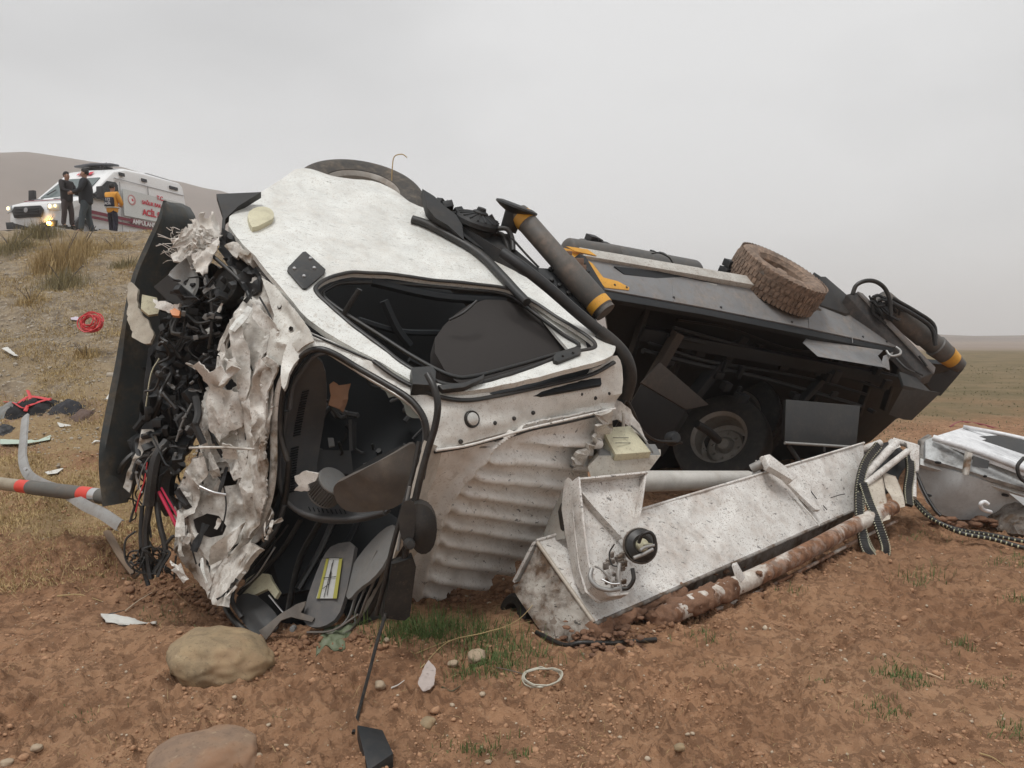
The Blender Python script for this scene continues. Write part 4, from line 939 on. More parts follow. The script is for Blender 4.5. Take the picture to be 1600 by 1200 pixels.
for (x, y, r) in [(448, 487, .012), (466, 520, .010), (420, 508, .012), (352, 640, .010), (344, 668, .008), (322, 690, .010), (300, 792, .010), (322, 880, .010), (405, 772, .016), (430, 700, .010), (410, 600, .012), (352, 735, .008), (372, 660, .009), (300, 750, .009)]:
    lathe('hole_shade_disc', CFo(.055)(x, y), CF.nrm(x, y), [(0, -.004), (r * .8, -.004), (r * .9, .002), (r * 1.15, .004), (r * 1.3, -.006)], RUBBER, truck, seg=10)  # black discs laid on the sheet paint in the dark of small holes
sheet('bulkhead_backing', [(385, 420), (480, 530), (440, 620), (435, 760), (400, 850), (350, 930), (285, 850), (295, 750), (330, 640), (350, 500)], Surf([(400, 420, 4.75), (480, 530, 4.3), (430, 720, 4.4), (350, 940, 4.4), (320, 680, 4.55)]), BLACKD, truck, step=30, thick=.03)
# flange of bright metal at the foot of the windscreen
tube('cowl_edge', [CF(x, y, .03) for x, y in [(470, 560), (446, 600), (436, 660), (434, 740), (420, 800), (385, 850), (350, 890), (338, 935)]], .02, CRUSH, truck, k=6, flat=.4, up=(0, -1, .2))
sheet('cowl_lower_flange', [(395, 848), (410, 858), (380, 890), (356, 925), (352, 948), (334, 945), (336, 918), (352, 888), (372, 862)], Surf([(400, 850, 4.12), (340, 940, 4.14), (380, 890, 4.1)]), CRUSH, truck, step=5, crumple=.015, thick=.03)
# sheet pieces and brackets standing proud of the bulkhead
for (pl, d0, m_, lb) in [([(303, 570), (312, 564), (330, 580), (343, 572), (352, 580), (368, 566), (378, 575), (362, 590), (348, 606), (332, 608), (322, 596), (318, 588)], 4.22, FIBRE, None),
                         ([(360, 566), (372, 560), (380, 575), (356, 600), (345, 605)], 4.2, CRUSH, None), ([(395, 470), (425, 500), (450, 530), (440, 545), (412, 515), (398, 495)], 4.18, CRUSH, None),
                         ([(330, 600), (352, 610), (378, 612), (388, 635), (380, 668), (362, 672), (345, 690), (330, 670), (322, 630)], 4.25, CRUSH, None), ([(360, 500), (378, 505), (392, 550), (396, 600), (384, 640), (372, 600), (366, 550)], 4.24, CRUSH, None),
                         ([(278, 762), (300, 718), (322, 712), (326, 740), (312, 760), (308, 800), (285, 812), (276, 800)], 4.26, CRUSH, None), ([(350, 690), (372, 700), (368, 720), (352, 715)], 4.2, CRUSH, None), ([(392, 620), (412, 560), (430, 575), (428, 640), (415, 700), (400, 710), (396, 660)], 4.12, CRUSH, None),
                         ([(335, 850), (360, 832), (378, 820), (372, 845), (350, 875), (332, 880)], 4.18, CRUSH, None), ([(405, 720), (422, 715), (420, 760), (402, 800), (392, 780)], 4.14, CRUSH, None)]:
    random.seed(int(pl[0][0]))
    xs = [p[0] for p in pl]; ys = [p[1] for p in pl]
    s_ = Surf([(min(xs), min(ys), d0), (max(xs), min(ys), d0 - .05 + random.uniform(-.05, .05)), (sum(xs) / len(xs), max(ys), d0 + random.uniform(-.05, .05))])
    sheet('bent_metal_sheet', pl, s_, m_, truck, step=5, crumple=.03, fold=(.09, .1, .2), thick=.008, jag=1)
tube('tie_rod', [W(296, 700, 4.15), W(340, 699, 4.12), (W(398, 702, 4.1))], .007, CRUSH, truck)
tube('thin_bracket_rod', [W(312, 760, 4.16), W(333, 769, 4.14), W(354, 773, 4.12)], .007, ALU, truck)
# hoses and wiring of the exposed front
ENG = Surf([(240, 420, 4.75), (400, 430, 4.8), (320, 560, 4.6), (220, 700, 4.5), (300, 700, 4.55)])
sheet('radiator', [(300, 420), (345, 415), (372, 440), (378, 500), (358, 560), (342, 600), (322, 650), (300, 700), (268, 740), (222, 745), (205, 690), (225, 640), (240, 560), (256, 480)], ENG, BLACKD, truck, 'black crushed radiator and engine bay parts', step=8, crumple=.05, cscale=.1, thick=.06)
lathe('fan_shroud', W(352, 448, 4.55), (-.5, -.8, .3), [(0, .02), (.05, .03), (.055, 0), (.10, .01), (.115, .03), (.125, .02), (.125, -.05), (0, -.05)], BLACK, truck, seg=26)
random.seed(17)
harn = Geo(); 
for k in range(55):
    t = random.random(); y = 430 + 330 * t; xc = 320 - 75 * t + random.uniform(-48, 48); d = 4.45 + random.uniform(-.15, .2) - .05 * t
    pts_ = [(xc, y, d)]
    for j in range(random.choice([3, 4])):
        pts_.append((pts_[-1][0] + random.uniform(-22, 22), pts_[-1][1] + random.uniform(-8, 32), pts_[-1][2] + random.uniform(-.06, .06)))
    P = [W(*p) for p in pts_]; r = random.choice([.005, .007, .010, .016, .02])
    if k < 22: tube('engine_hose', P, r, random.choice([BLACK, BLACKD, RUBBER, BLACK, GREYBOX]), truck, k=5, sides=7)
    else: harn.tube(P, r * .6, k=4)
harn.build('wiring_loom', RUBBER, truck, kind='stuff')
g = Geo()
for k in range(60):
    t = random.random(); y = 430 + 320 * t; x = 318 - 72 * t + random.uniform(-45, 50); d = 4.4 + random.uniform(-.1, .2)
    c = W(x, y, d); q = Matrix.Rotation(random.uniform(0, 3), 3, Vector((random.random(), random.random(), random.random())))
    s_ = [random.uniform(.008, .04) for _ in range(3)]; g.box(c, q @ Vector((s_[0], 0, 0)), q @ Vector((0, s_[1], 0)), q @ Vector((0, 0, s_[2] * .6)))
g.build('engine_brackets', BLACKD, truck, bevel=.003, kind='stuff')
g = Geo()
for k in range(16):
    t = random.random(); y = 440 + 300 * t; x = 318 - 70 * t + random.uniform(-40, 40); c = W(x, y, 4.3)
    q = Matrix.Rotation(random.uniform(0, 3), 3, Vector((random.random(), random.random(), random.random()))); s_ = [random.uniform(.004, .016) for _ in range(3)]
    g.box(c, q @ Vector((s_[0], 0, 0)), q @ Vector((0, s_[1], 0)), q @ Vector((0, 0, s_[2])))
g.build('metal_fragments', LTGREY, truck, kind='stuff', bevel=.002)
for (pts_, r, m_) in [([(275, 490, 4.4), (268, 510, 4.38), (282, 525, 4.36), (310, 528, 4.35), (345, 520, 4.35)], .012, RUBBER), ([(322, 430, 4.35), (330, 470, 4.33), (330, 520, 4.33), (326, 545, 4.35)], .009, RUBBER), ([(290, 490, 4.38), (310, 505, 4.36), (340, 498, 4.36)], .010, BLACK),
                      ([(300, 630, 4.32), (285, 660, 4.3), (275, 690, 4.3)], .006, LTGREY), ([(262, 690, 4.35), (245, 715, 4.3), (238, 750, 4.28), (234, 790, 4.28)], .032, RUBBER), ([(280, 720, 4.4), (262, 740, 4.4), (258, 775, 4.4), (270, 800, 4.38)], .05, BLACK),
                      ([(236, 780, 4.28), (228, 830, 4.27), (232, 880, 4.26), (236, 905, 4.25)], .020, RUBBER), ([(245, 785, 4.3), (250, 820, 4.28), (258, 860, 4.27), (242, 895, 4.25)], .016, BLACK), ([(222, 790, 4.3), (220, 840, 4.28), (225, 890, 4.26), (232, 915, 4.25)], .012, BLACKD),
                      ([(256, 855, 4.27), (268, 840, 4.27), (272, 838, 4.27)], .010, BLACK), ([(212, 830, 4.3), (196, 845, 4.28), (197, 875, 4.26), (215, 893, 4.25), (245, 897, 4.24)], .006, RUBBER), ([(235, 860, 4.27), (205, 862, 4.28), (198, 875, 4.27)], .005, RUBBER),
                      ([(230, 722, 4.32), (226, 750, 4.3), (218, 775, 4.3), (212, 800, 4.3)], .004, RED), ([(248, 768, 4.3), (262, 795, 4.28), (276, 822, 4.26)], .010, PINKRED), ([(252, 762, 4.3), (268, 790, 4.28), (282, 815, 4.26)], .006, PINKRED), ([(256, 694, 4.3), (235, 712, 4.3), (222, 735, 4.3), (215, 765, 4.3)], .004, LTGREY), ([(260, 700, 4.3), (238, 722, 4.3), (228, 760, 4.3), (222, 800, 4.3)], .004, LTGREY),
                      ([(210, 725, 4.35), (214, 750, 4.33), (222, 770, 4.3)], .006, CRUSH), ([(275, 868, 4.25), (273, 890, 4.25), (272, 905, 4.25)], .006, RUBBER), ([(244, 742, 4.3), (238, 765, 4.3), (232, 800, 4.3), (236, 840, 4.28)], .006, BLACK)]:
    tube('hanging_cable', [W(*p) for p in pts_], r, m_, truck, k=6, sides=7)
g = Geo(); random.seed(4)
for k in range(26):
    P = [W(232 + random.uniform(-14, 18), 868 + random.uniform(-15, 15), 4.25)]
    for j in range(4): P.append(P[-1] + Vector((random.uniform(-.04, .04), random.uniform(-.04, .04), random.uniform(-.06, .03))))
    g.tube(P, random.uniform(.003, .009))
g.build('tangled_wires', RUBBER, truck, kind='stuff')
sheet('orange_indicator', [(264, 484), (272, 480), (281, 486), (280, 494), (268, 492)], Surf([(264, 484, 4.32), (281, 486, 4.32), (270, 494, 4.3)]), plain('orange_plastic', (.6, .24, .1), .5), truck, step=5, crumple=.01, thick=.02)
sheet('headlamp_bowl', [(255, 455), (262, 428), (278, 412), (292, 400), (300, 418), (308, 440), (300, 462), (285, 475), (265, 468)], Surf([(255, 455, 4.5), (300, 410, 4.55), (300, 462, 4.4), (280, 440, 4.62)]), paint('headlamp_grey', (.22, .22, .21), film=.4), truck, step=7, sm=1, thick=.02)
sheet('headlamp_liner', [(240, 448), (262, 430), (290, 452), (310, 468), (295, 480), (262, 470)], Surf([(240, 448, 4.45), (300, 470, 4.35), (262, 430, 4.4)]), GREYBOX, truck, step=7, thick=.01)
random.seed(9)
sheet('torn_fibreglass', [(283, 372), (300, 355), (297, 342), (310, 350), (316, 334), (324, 348), (336, 335), (342, 352), (345, 372), (330, 378), (318, 402), (314, 420), (298, 418), (290, 408), (275, 415), (266, 400), (278, 395), (270, 385)], Surf([(283, 372, 4.62), (340, 345, 4.75), (300, 415, 4.55)]), FIBRE, truck, 'torn white fibreglass with frayed edges', step=4, crumple=.035, fold=(.07, .08, .16), thick=.01, jag=3.5)
sheet('fibreglass_flap', [(300, 400), (330, 385), (345, 372), (340, 395), (326, 415), (318, 430), (306, 425)], Surf([(300, 400, 4.5), (345, 372, 4.6), (318, 430, 4.45)]), FIBRE, truck, step=4, crumple=.025, fold=(.06, .06, .12), thick=.01, jag=2)
fr = Geo()
for k in range(40):
    a = W(random.uniform(268, 300), random.uniform(358, 405), 4.6); P = [a]
    for j in range(3): P.append(P[-1] + Vector((random.uniform(-.05, .015), random.uniform(-.03, .03), random.uniform(-.02, .03))))
    fr.tube(P, .0022, k=3, sides=4)
fr.build('frayed_fibres', FIBRE, truck, kind='stuff')
sheet('torn_fibre_strip', [(242, 468), (255, 470), (268, 476), (280, 474), (278, 484), (262, 488), (246, 482)], Surf([(242, 468, 4.4), (280, 474, 4.35), (262, 490, 4.36)]), FIBRE, truck, step=4, crumple=.012, jag=2)
# upper black fairing and brackets at the top of the front
sheet('black_corner_fairing', [(338, 303), (408, 300), (395, 308), (372, 322), (352, 342), (350, 362), (345, 372), (348, 335)], Surf([(338, 303, 4.85), (408, 300, 4.95), (350, 362, 4.75)]), BLACKD, truck, step=8, thick=.06)
sheet('crushed_hinge_area', [(345, 370), (365, 365), (392, 400), (412, 440), (405, 462), (385, 460), (360, 420), (345, 395)], Surf([(345, 370, 4.75), (392, 400, 4.6), (385, 460, 4.45)]), BLACKD, truck, step=5, crumple=.04, cscale=.08)
sheet('bent_white_bracket', [(352, 386), (372, 380), (385, 392), (402, 404), (392, 415), (378, 405), (365, 400)], Surf([(352, 386, 4.6), (402, 404, 4.5), (372, 415, 4.5)]), CRUSH, truck, step=5, crumple=.03, cscale=.06)
tube('bonnet_stay', [W(330, 398, 4.55), W(355, 420, 4.5), W(380, 445, 4.45), W(392, 470, 4.4)], .012, BLACK, truck)

# ---- bumper
BP = Surf([(270, 330, 4.95), (200, 560, 4.5), (175, 780, 4.3), (235, 400, 4.72), (230, 640, 4.45)])
def prism_strip(name, front, back, mat, parent, **kw):
    pass
bum_l = [(262, 318), (250, 350), (228, 395), (214, 430), (204, 470), (198, 510), (188, 560), (178, 610), (168, 660), (162, 700), (163, 740), (170, 790)]
bum_r = [(284, 318), (293, 340), (280, 385), (262, 420), (248, 460), (240, 490), (240, 560), (234, 620), (226, 670), (212, 720), (196, 760), (182, 788)]
def bumper_surf(l, r, a, b, c, mat, name, label=None):
    V = []; F_ = []; n = 12; m = 5
    L_ = cat_rom([Vector((x, y, 0)) for x, y in l], 3); R_ = cat_rom([Vector((x, y, 0)) for x, y in r], 3)
    nn = len(L_)
    for i in range(nn):
        t = i / (nn - 1); d = a + (b - a) * t
        A = W(L_[i].x, L_[i].y, d); B = W(R_[i].x, R_[i].y, d + .16)
        w = (B - A); nrm_ = Vector((-.15, -1, .1)).normalized()
        prof = [(0, .02), (.06, .055), (.30, .075), (.36, .03), (.95, 0), (1, -.02), (1, -.10), (.3, -.09), (0, -.04)]
        for (u, h) in prof: V.append(A + w * u + nrm_ * h * c + nrm_ * .006 * mnoise.noise(A * 4))
    k = len(prof)
    for i in range(nn - 1):
        for j in range(k): F_.append((i * k + j, i * k + (j + 1) % k, (i + 1) * k + (j + 1) % k, (i + 1) * k + j))
    F_.append(tuple(range(k))); F_.append(tuple((nn - 1) * k + j for j in range(k))[::-1])
    me = new_mesh(name, V, F_, True, 30)
    bm = bmesh.new(); bm.from_mesh(me); bmesh.ops.recalc_face_normals(bm, faces=bm.faces); bm.to_mesh(me); bm.free()
    return link(name, me, mat, truck, label)
bumper = bumper_surf(bum_l, bum_r, 4.82, 4.3, 1, BUMPER, 'front_bumper', 'long dark bumper torn upright at the far left of the wreck')
sheet('bumper_cover', [(198, 445), (206, 440), (215, 452), (214, 470), (222, 490), (232, 500), (240, 522), (236, 538), (224, 535), (208, 528), (200, 500)], Surf([(198, 445, 4.48), (232, 500, 4.42), (208, 528, 4.40)]), paint('beige_bumper_skin', (.50, .46, .38), dirt=(.25, .19, .13), film=.6, speck=.3, fine=.5, rough=.5), truck, 'broken beige bumper skin', step=5, thick=.02, crumple=.008, jag=1.5)
sheet('bumper_cover_cap', [(222, 460), (245, 465), (250, 480), (247, 490), (232, 492), (220, 482)], Surf([(222, 460, 4.42), (250, 480, 4.44), (232, 492, 4.40)]), CREAM, truck, step=5, thick=.03)
sheet('bumper_bracket', [(222, 672), (240, 672), (250, 700), (246, 720), (232, 715), (226, 700), (210, 740), (202, 770), (192, 762), (204, 730), (215, 700)], Surf([(222, 672, 4.4), (250, 700, 4.4), (200, 760, 4.3)]), CRUSH, truck, step=6, crumple=.02, thick=.02)
sheet('bumper_beam', [(232, 545), (262, 520), (278, 540), (268, 600), (252, 640), (240, 670), (222, 690), (216, 660), (226, 600)], Surf([(232, 545, 4.6), (278, 540, 4.6), (222, 690, 4.5)]), BLACKD, truck, step=8, thick=.05, crumple=.01)
tube('brass_wire_sliver', [W(249, 560, 4.4), W(236, 585, 4.38), W(228, 635, 4.37)], .008, CREAM, truck, flat=.5)

# ---- mirrors and arms in front of the cab
m0 = sheet('mirror_arm_bracket', [(643, 574), (675, 572), (681, 580), (680, 602), (645, 600)], Surf([(650, 600, 3.83), (970, 560, 4.53), (350, 335, 4.7)]), BLACK, truck, step=8, thick=.07)
br2 = pxprism('mirror_mount_bar', [(682, 608), (720, 606), (750, 594), (755, 590), (754, 598), (724, 612), (690, 616)], DP, .03, BLACK, truck, bevel=.006); br2.data.transform(Matrix.Translation(DP.nrm(720, 600) * .03))
tube('mirror_arm', [W(668, 585, 3.74), W(678, 605, 3.70), W(684, 632, 3.68), (W(680, 665, 3.68)), W(668, 705, 3.68), W(656, 750, 3.68), W(645, 800, 3.68), W(636, 850, 3.69), W(628, 900, 3.7)], .017, RUBBER, truck, k=6, sides=10, label='thick black mirror arm bent over the windscreen hole')
tube('mirror_arm', [W(655, 690, 3.72), W(645, 740, 3.70), W(628, 800, 3.68), W(612, 860, 3.68), W(600, 915, 3.7), W(588, 960, 3.74)], .012, RUBBER, truck, k=6, sides=8)
tube('mirror_arm_stay', [W(640, 760, 3.66), W(630, 810, 3.66), W(622, 860, 3.67)], .008, LTGREY, truck)
MB = Surf([(640, 780, 3.62), (680, 830, 3.66), (640, 860, 3.66)])
mb = sheet('round_mirror', [(640, 790), (655, 785), (672, 792), (682, 810), (683, 835), (676, 858), (662, 867), (648, 860), (638, 840), (632, 815)], MB, BLACK, truck, 'rounded black mirror housing', step=6, sm=1, thick=.07, disp=lambda x, y: .03 * math.exp(-(((x - 660) / 20) ** 2 + ((y - 826) / 32) ** 2)))
sheet('mirror_clamp', [(627, 785), (645, 780), (652, 800), (645, 850), (630, 850), (622, 820)], Surf([(627, 785, 3.62), (650, 800, 3.62), (630, 850, 3.62)]), RUBBER, truck, step=8, sm=1, thick=.06)
lathe('mirror_knuckle', W(640, 850, 3.6), (.3, -.9, .1), [(0, .03), (.02, .028), (.026, .01), (.026, -.03), (0, -.03)], BLACK, truck, seg=16)
mp_ = [(612, 880), (645, 870), (650, 885), (640, 962), (632, 968), (598, 965), (600, 950)]
sheet('lower_mirror', mp_, Surf([(612, 880, 3.66), (650, 885, 3.70), (600, 965, 3.72)]), BLACK, truck, 'black rectangular mirror hanging by the cab corner', step=8, thick=.05, disp=lambda x, y: .012 * math.exp(-(((x - 625) / 20) ** 2)))
endp = G(552, 1160)
tube('wiper_rod', [W(603, 958, 3.72), W(590, 1000, 3.58), W(577, 1050, 3.4), Vector((endp.x, endp.y, endp.z + .01))], [.009, .007], RUBBER, truck, k=6, sides=7, label='long thin black rod reaching down to the soil')

# ---- rear cab edge: black strip and snorkel
RS = Surf([(780, 395, 4.75), (900, 490, 4.72), (985, 590, 4.75), (980, 640, 4.8), (700, 330, 5.2)])
tube('cab_rear_seal', [RS(x, y) for x, y in [(785, 395), (820, 420), (860, 452), (900, 487), (940, 520)]], .035, BLACKD, truck, k=6, sides=10)
tube('rear_pipe', [RS(x, y) for x, y in [(936, 518), (962, 540), (978, 562), (984, 590), (976, 622)]], .045, RUBBER, truck, k=6, sides=12)
sheet('cab_back_wall', [(700, 340), (790, 395), (900, 485), (975, 560), (985, 600), (965, 660), (940, 700), (900, 650), (700, 450)], Surf([(700, 340, 5.4), (975, 560, 4.9), (900, 650, 5.1)]), BLACKD, truck, step=25, thick=.03)

# ---- front wheel above the cab
def wheel(name, c, axis, R_, w_, tmat, rmat, parent, label=None, lugs=44, dish=-.06, sgn=1):
    """axis points to the visible face"""
    e = bpy.data.objects.new(name, None); COL.objects.link(e); e.parent = parent; BASES[e.name] = BASES.get(parent.name, Vector()) if parent else Vector()
    if label: e['label'] = label
    rr = R_ * .58
    prof = [(rr, w_ * .36), (rr * 1.03, w_ * .44), (rr * 1.25, w_ * .5), (R_ * .86, w_ * .5), (R_ * .95, w_ * .44), (R_ * .985, w_ * .36), (R_, w_ * .15), (R_, -w_ * .15), (R_ * .985, -w_ * .36), (R_ * .95, -w_ * .44), (R_ * .86, -w_ * .5), (rr * 1.25, -w_ * .5), (rr * 1.03, -w_ * .44), (rr, -w_ * .36), (rr, w_ * .36)]
    lathe('tyre', c, axis, prof, tmat, e, seg=64, ang=30)
    a, e1, e2 = frame_of(axis); g = Geo()
    for i in range(lugs):
        for jj, (h0, off) in enumerate(((-.36, 0), (-.12, .5), (.12, 0), (.36, .5))):
            an = 2 * math.pi * (i + off) / lugs; r_ = e1 * math.cos(an) + e2 * math.sin(an); t_ = a.cross(r_)
            rad = R_ * (1.004 if abs(h0) < .3 else .985)
            g.box(c + r_ * rad + a * h0 * w_, r_ * .0045, (t_ + a * (.25 if jj % 2 else -.25)).normalized() * (math.pi * R_ / lugs * .78), a * w_ * .105)
    if lugs: g.build('tread', tmat, e, kind='stuff')
    lathe('rim', c, axis, [(0, dish), (rr * .34, dish), (rr * .36, dish + .02), (rr * .62, dish + .015), (rr * .72, dish - .02), (rr * .88, dish + .0), (rr * .9, w_ * .3), (rr * .99, w_ * .40), (rr * 1.02, w_ * .42), (rr * 1.02, w_ * .34), (rr * .93, w_ * .25), (rr * .93, -w_ * .40), (rr * 1.0, -w_ * .42)], rmat, e, seg=48, ang=30)
    lathe('hub', c, axis, [(0, dish + .08), (rr * .2, dish + .075), (rr * .26, dish + .05), (rr * .28, dish)], rmat, e, seg=20)
    for i in range(8):
        an = 2 * math.pi * i / 8; p = c + (e1 * math.cos(an) + e2 * math.sin(an)) * rr * .48
        lathe('wheel_nut', p + a * (dish + .018), a, [(0, .022), (.012, .02), (.016, 0)], rmat, e, seg=6)
    return e
wheel('front_wheel', W(563, 312, 6.35), Vector((.25, -.60, .85)), .53, .25, paint('front_tyre_rubber', (.045, .043, .04), dirt=(.2, .16, .12), film=.8, fine=.3, rough=.8), RIM, truck, dish=.03, lugs=0)
WR = W(1214, 436, 7.6)
wheel('rear_wheel', WR, Vector((.42, -.42, .85)), .47, .30, TYREM, TYREM, truck, 'mud brown rear tyre pointing at the sky', dish=.02, lugs=60)
wheel('rear_wheel', W(1128, 690, 8.0), Vector((-.50, -.68, .55)), .50, .28, TYRED, RIM, truck, 'dark rear tyre with muddy rim under the bed', dish=-.12, lugs=0)
wheel('rear_wheel', W(1150, 655, 8.35), Vector((-.50, -.68, .55)), .50, .28, TYRED, RIM, truck, dish=-.07)
# twig stuck on the front tyre
tube('stuck_twig', [W(612, 282, 5.6), W(613, 262, 5.58), W(616, 245, 5.58), W(628, 241, 5.55), W(636, 246, 5.55)], .004, STRAW, truck, k=5)
# bracket and breather behind the cab
sheet('wing_bracket', [(660, 295), (678, 306), (695, 322), (712, 335), (722, 350), (725, 375), (700, 352), (680, 340), (668, 325)], Surf([(660, 295, 5.4), (722, 345, 5.35), (680, 340, 5.3)]), BLACKD, truck, step=7, thick=.08)
fc = W(748, 342, 5.45); fax = Vector((.32, -.3, .9)).normalized()
fb = lathe('air_filter', fc, fax, [(0, .03), (.06, .035), (.145, .01), (.16, -.01), (.16, -.04), (.13, -.06), (.13, -.30), (0, -.30)], BLACKD, truck, seg=32, label='black ribbed air filter canister behind the cab')
a, e1, e2 = frame_of(fax)
for i in range(16):
    an = i * math.pi / 8; r_ = e1 * math.cos(an) + e2 * math.sin(an)
    Geo().tube([fc + r_ * .05 + a * .036, fc + r_ * .148 + a * .012], .007, smooth=False).build('filter_rib', BLACKD, fb)
lathe('filter_cap', fc + a * .03, fax, [(0, .05), (.03, .05), (.035, .03), (.055, .02), (.055, 0)], BLACKD, fb, seg=16)
for pts_ in ([(778, 357, 5.4), (792, 358, 5.4), (800, 372, 5.4), (802, 392, 5.35)], [(776, 364, 5.45), (786, 368, 5.45), (792, 382, 5.42), (798, 400, 5.4)], [(800, 372, 5.3), (820, 395, 5.3), (842, 418, 5.3)]):
    tube('coolant_hose', [W(*p) for p in pts_], .018 if pts_[0][0] < 790 else .008, BLACK, truck, k=5)
g = Geo(); random.seed(2)
for k in range(22):
    x = random.uniform(680, 800); y = 318 + (x - 680) * .42 + random.uniform(-4, 20); c = W(x, y, 5.5)
    q = Matrix.Rotation(random.uniform(0, 3), 3, Vector((random.random(), random.random(), random.random()))); s_ = [random.uniform(.015, .06) for _ in range(3)]
    g.box(c, q @ Vector((s_[0], 0, 0)), q @ Vector((0, s_[1], 0)), q @ Vector((0, 0, s_[2])))
g.build('chassis_fittings', BLACKD, truck, bevel=.004, kind='stuff')
sheet('rear_cab_tray', [(690, 330), (760, 350), (800, 385), (842, 420), (838, 440), (790, 410), (740, 380), (700, 350)], Surf([(690, 330, 5.45), (842, 420, 5.35), (740, 380, 5.3)]), BLACKD, truck, step=10, thick=.1)

# ---- front outrigger leg
A = W(812, 335, 5.5); B = W(945, 487, 5.25); ax_ = (B - A).normalized()
leg = lathe('outrigger_leg', A, ax_, [(0, -.02), (.07, -.02), (.075, 0), (.075, .50), (.088, .50), (.088, .84), (.082, .85), (.082, .93), (.078, .93), (.078, .96), (0, .96)], GREYCYL, truck, seg=28, label='dusty outrigger leg with yellow bands behind the cab')
lathe('yellow_band', A, ax_, [(.074, .02), (.078, .02), (.078, .09), (.074, .09)], YEL, leg, seg=28)
lathe('yellow_band', A, ax_, [(.081, .86), (.086, .86), (.086, .92), (.081, .92)], YEL, leg, seg=28)
fax2 = Vector((.35, -.18, .92)).normalized(); fc2 = W(806, 327, 5.5)
lathe('outrigger_foot', fc2, fax2, [(0, .03), (.12, .035), (.155, .025), (.158, .012), (.12, -.01), (.07, -.03), (.06, -.16), (0, -.16)], BLACKD, leg, seg=32)
mt = Surf([(850, 420, 5.4), (950, 500, 5.25), (900, 400, 5.45)])
pp = pxprism('outrigger_mount', [(838, 418), (870, 420), (905, 455), (935, 505), (925, 512), (898, 492), (850, 440)], mt, .03, DKSTEEL, truck, bevel=.005)
for (bx, by) in [(860, 421), (862, 438), (874, 446), (888, 458), (880, 436)]:
    lathe('bolt', mt(bx, by), mt.nrm(bx, by), [(0, .02), (.014, .018), (.018, 0)], BLACKD, pp, seg=6)
pq = pxprism('outrigger_mount', [(905, 396), (915, 400), (945, 450), (950, 480), (935, 470), (915, 430)], Surf([(905, 396, 5.6), (950, 480, 5.5), (915, 430, 5.5)]), .05, DKSTEEL, truck, bevel=.005)
for (bx, by) in [(912, 412), (918, 424), (930, 446), (940, 456)]:
    lathe('bolt', W(bx, by, 5.48), mt.nrm(bx, by), [(0, .02), (.014, .018), (.018, 0)], BLACKD, pq, seg=6)
g = Geo()
for k in range(10):
    c = W(880 + k * 3.5, 398 + k * 2 + random.uniform(-4, 8), 5.45); s_ = random.uniform(.012, .03); g.box(c, Vector((s_, .01, 0)), Vector((-.005, s_, 0)), Vector((0, 0, s_)))
g.build('rusty_fitting', paint('rusty_metal', (.2, .12, .08), rust=.8), truck, bevel=.004)

# ---- bed: side strip, deck, beams
ST = Surf([(930, 405, 6.35), (1330, 480, 8.1), (945, 455, 6.15)])
strip = pxprism('deck_side_rail', [(880, 396), (905, 392), (925, 402), (1000, 418), (1100, 440), (1200, 455), (1240, 460), (1300, 482), (1328, 486), (1332, 462), (1402, 538), (1398, 542), (1250, 510), (1100, 480), (945, 452), (925, 430)], ST, .04, STEEL, truck, bevel=.006, label='long grey steel deck side rail catching the light')
ST2 = Surf([(930, 405, 6.34), (1330, 480, 8.09), (945, 455, 6.14)])
def offs(S_, o):
    class Q:
        def __call__(s, x, y, off=0): return S_(x, y, off + o)
        def nrm(s, x, y): return S_.nrm(x, y)
    return Q()
pxprism('yellow_stripe', [(880, 388), (908, 394), (905, 400), (925, 412), (942, 434), (965, 440), (983, 450), (982, 454), (945, 450), (925, 430), (915, 412), (890, 399)], offs(ST, .006), .008, YEL, strip, bevel=.001)
pxprism('rail_lower_lip', [(945, 452), (1100, 480), (1250, 510), (1398, 542), (1398, 549), (1250, 520), (1100, 490), (945, 464)], offs(ST, -.012), .05, DKSTEEL, truck, bevel=.004)
wb = pxprism('underrun_bar', [(905, 386), (1205, 437), (1212, 452), (1206, 452), (1190, 447), (912, 399)], Surf([(905, 386, 6.3), (1205, 437, 7.5), (912, 399, 6.25)]), .10, paint('underrun_bar_paint', (.55, .54, .50), film=.5, speck=.6, fine=.6, rough=.5), truck, bevel=.006, label='long speckled white side guard bar with yellow ends')
WBf = Surf([(905, 386, 6.29), (1205, 437, 7.49), (912, 399, 6.24)])
pxprism('yellow_end', [(1183, 435), (1203, 438), (1209, 448), (1190, 446)], offs(WBf, .004), .006, YEL, wb, bevel=.001)
pxprism('yellow_end', [(884, 385), (918, 390), (932, 400), (918, 397), (898, 393)], offs(WBf, .004), .006, YEL, wb, bevel=.001)
sheet('inner_rail', [(960, 416), (1100, 432), (1200, 452), (1270, 470), (1200, 462), (1080, 442), (975, 428)], Surf([(960, 416, 6.4), (1200, 452, 7.5), (1080, 445, 6.85)]), DKSTEEL, truck, step=20, thick=.04)
sheet('rail_reflector', [(1096, 440), (1120, 444), (1120, 449), (1098, 446)], offs(ST, .01) if False else Surf([(1096, 440, 6.95), (1120, 444, 7.05), (1098, 446, 6.93)]), LENS, truck, step=8, thick=.01)
DK = Surf([(945, 462, 6.5), (1400, 548, 8.4), (1130, 690, 9.2)])
deck = sheet('deck_underside', [(940, 455), (1100, 484), (1250, 514), (1398, 544), (1440, 566), (1500, 572), (1458, 622), (1440, 640), (1400, 655), (1360, 690), (1330, 705), (1345, 780), (1000, 800), (960, 700), (965, 600)], DK, DKSTEEL, truck, 'black underside of the truck bed', step=30, thick=.06)
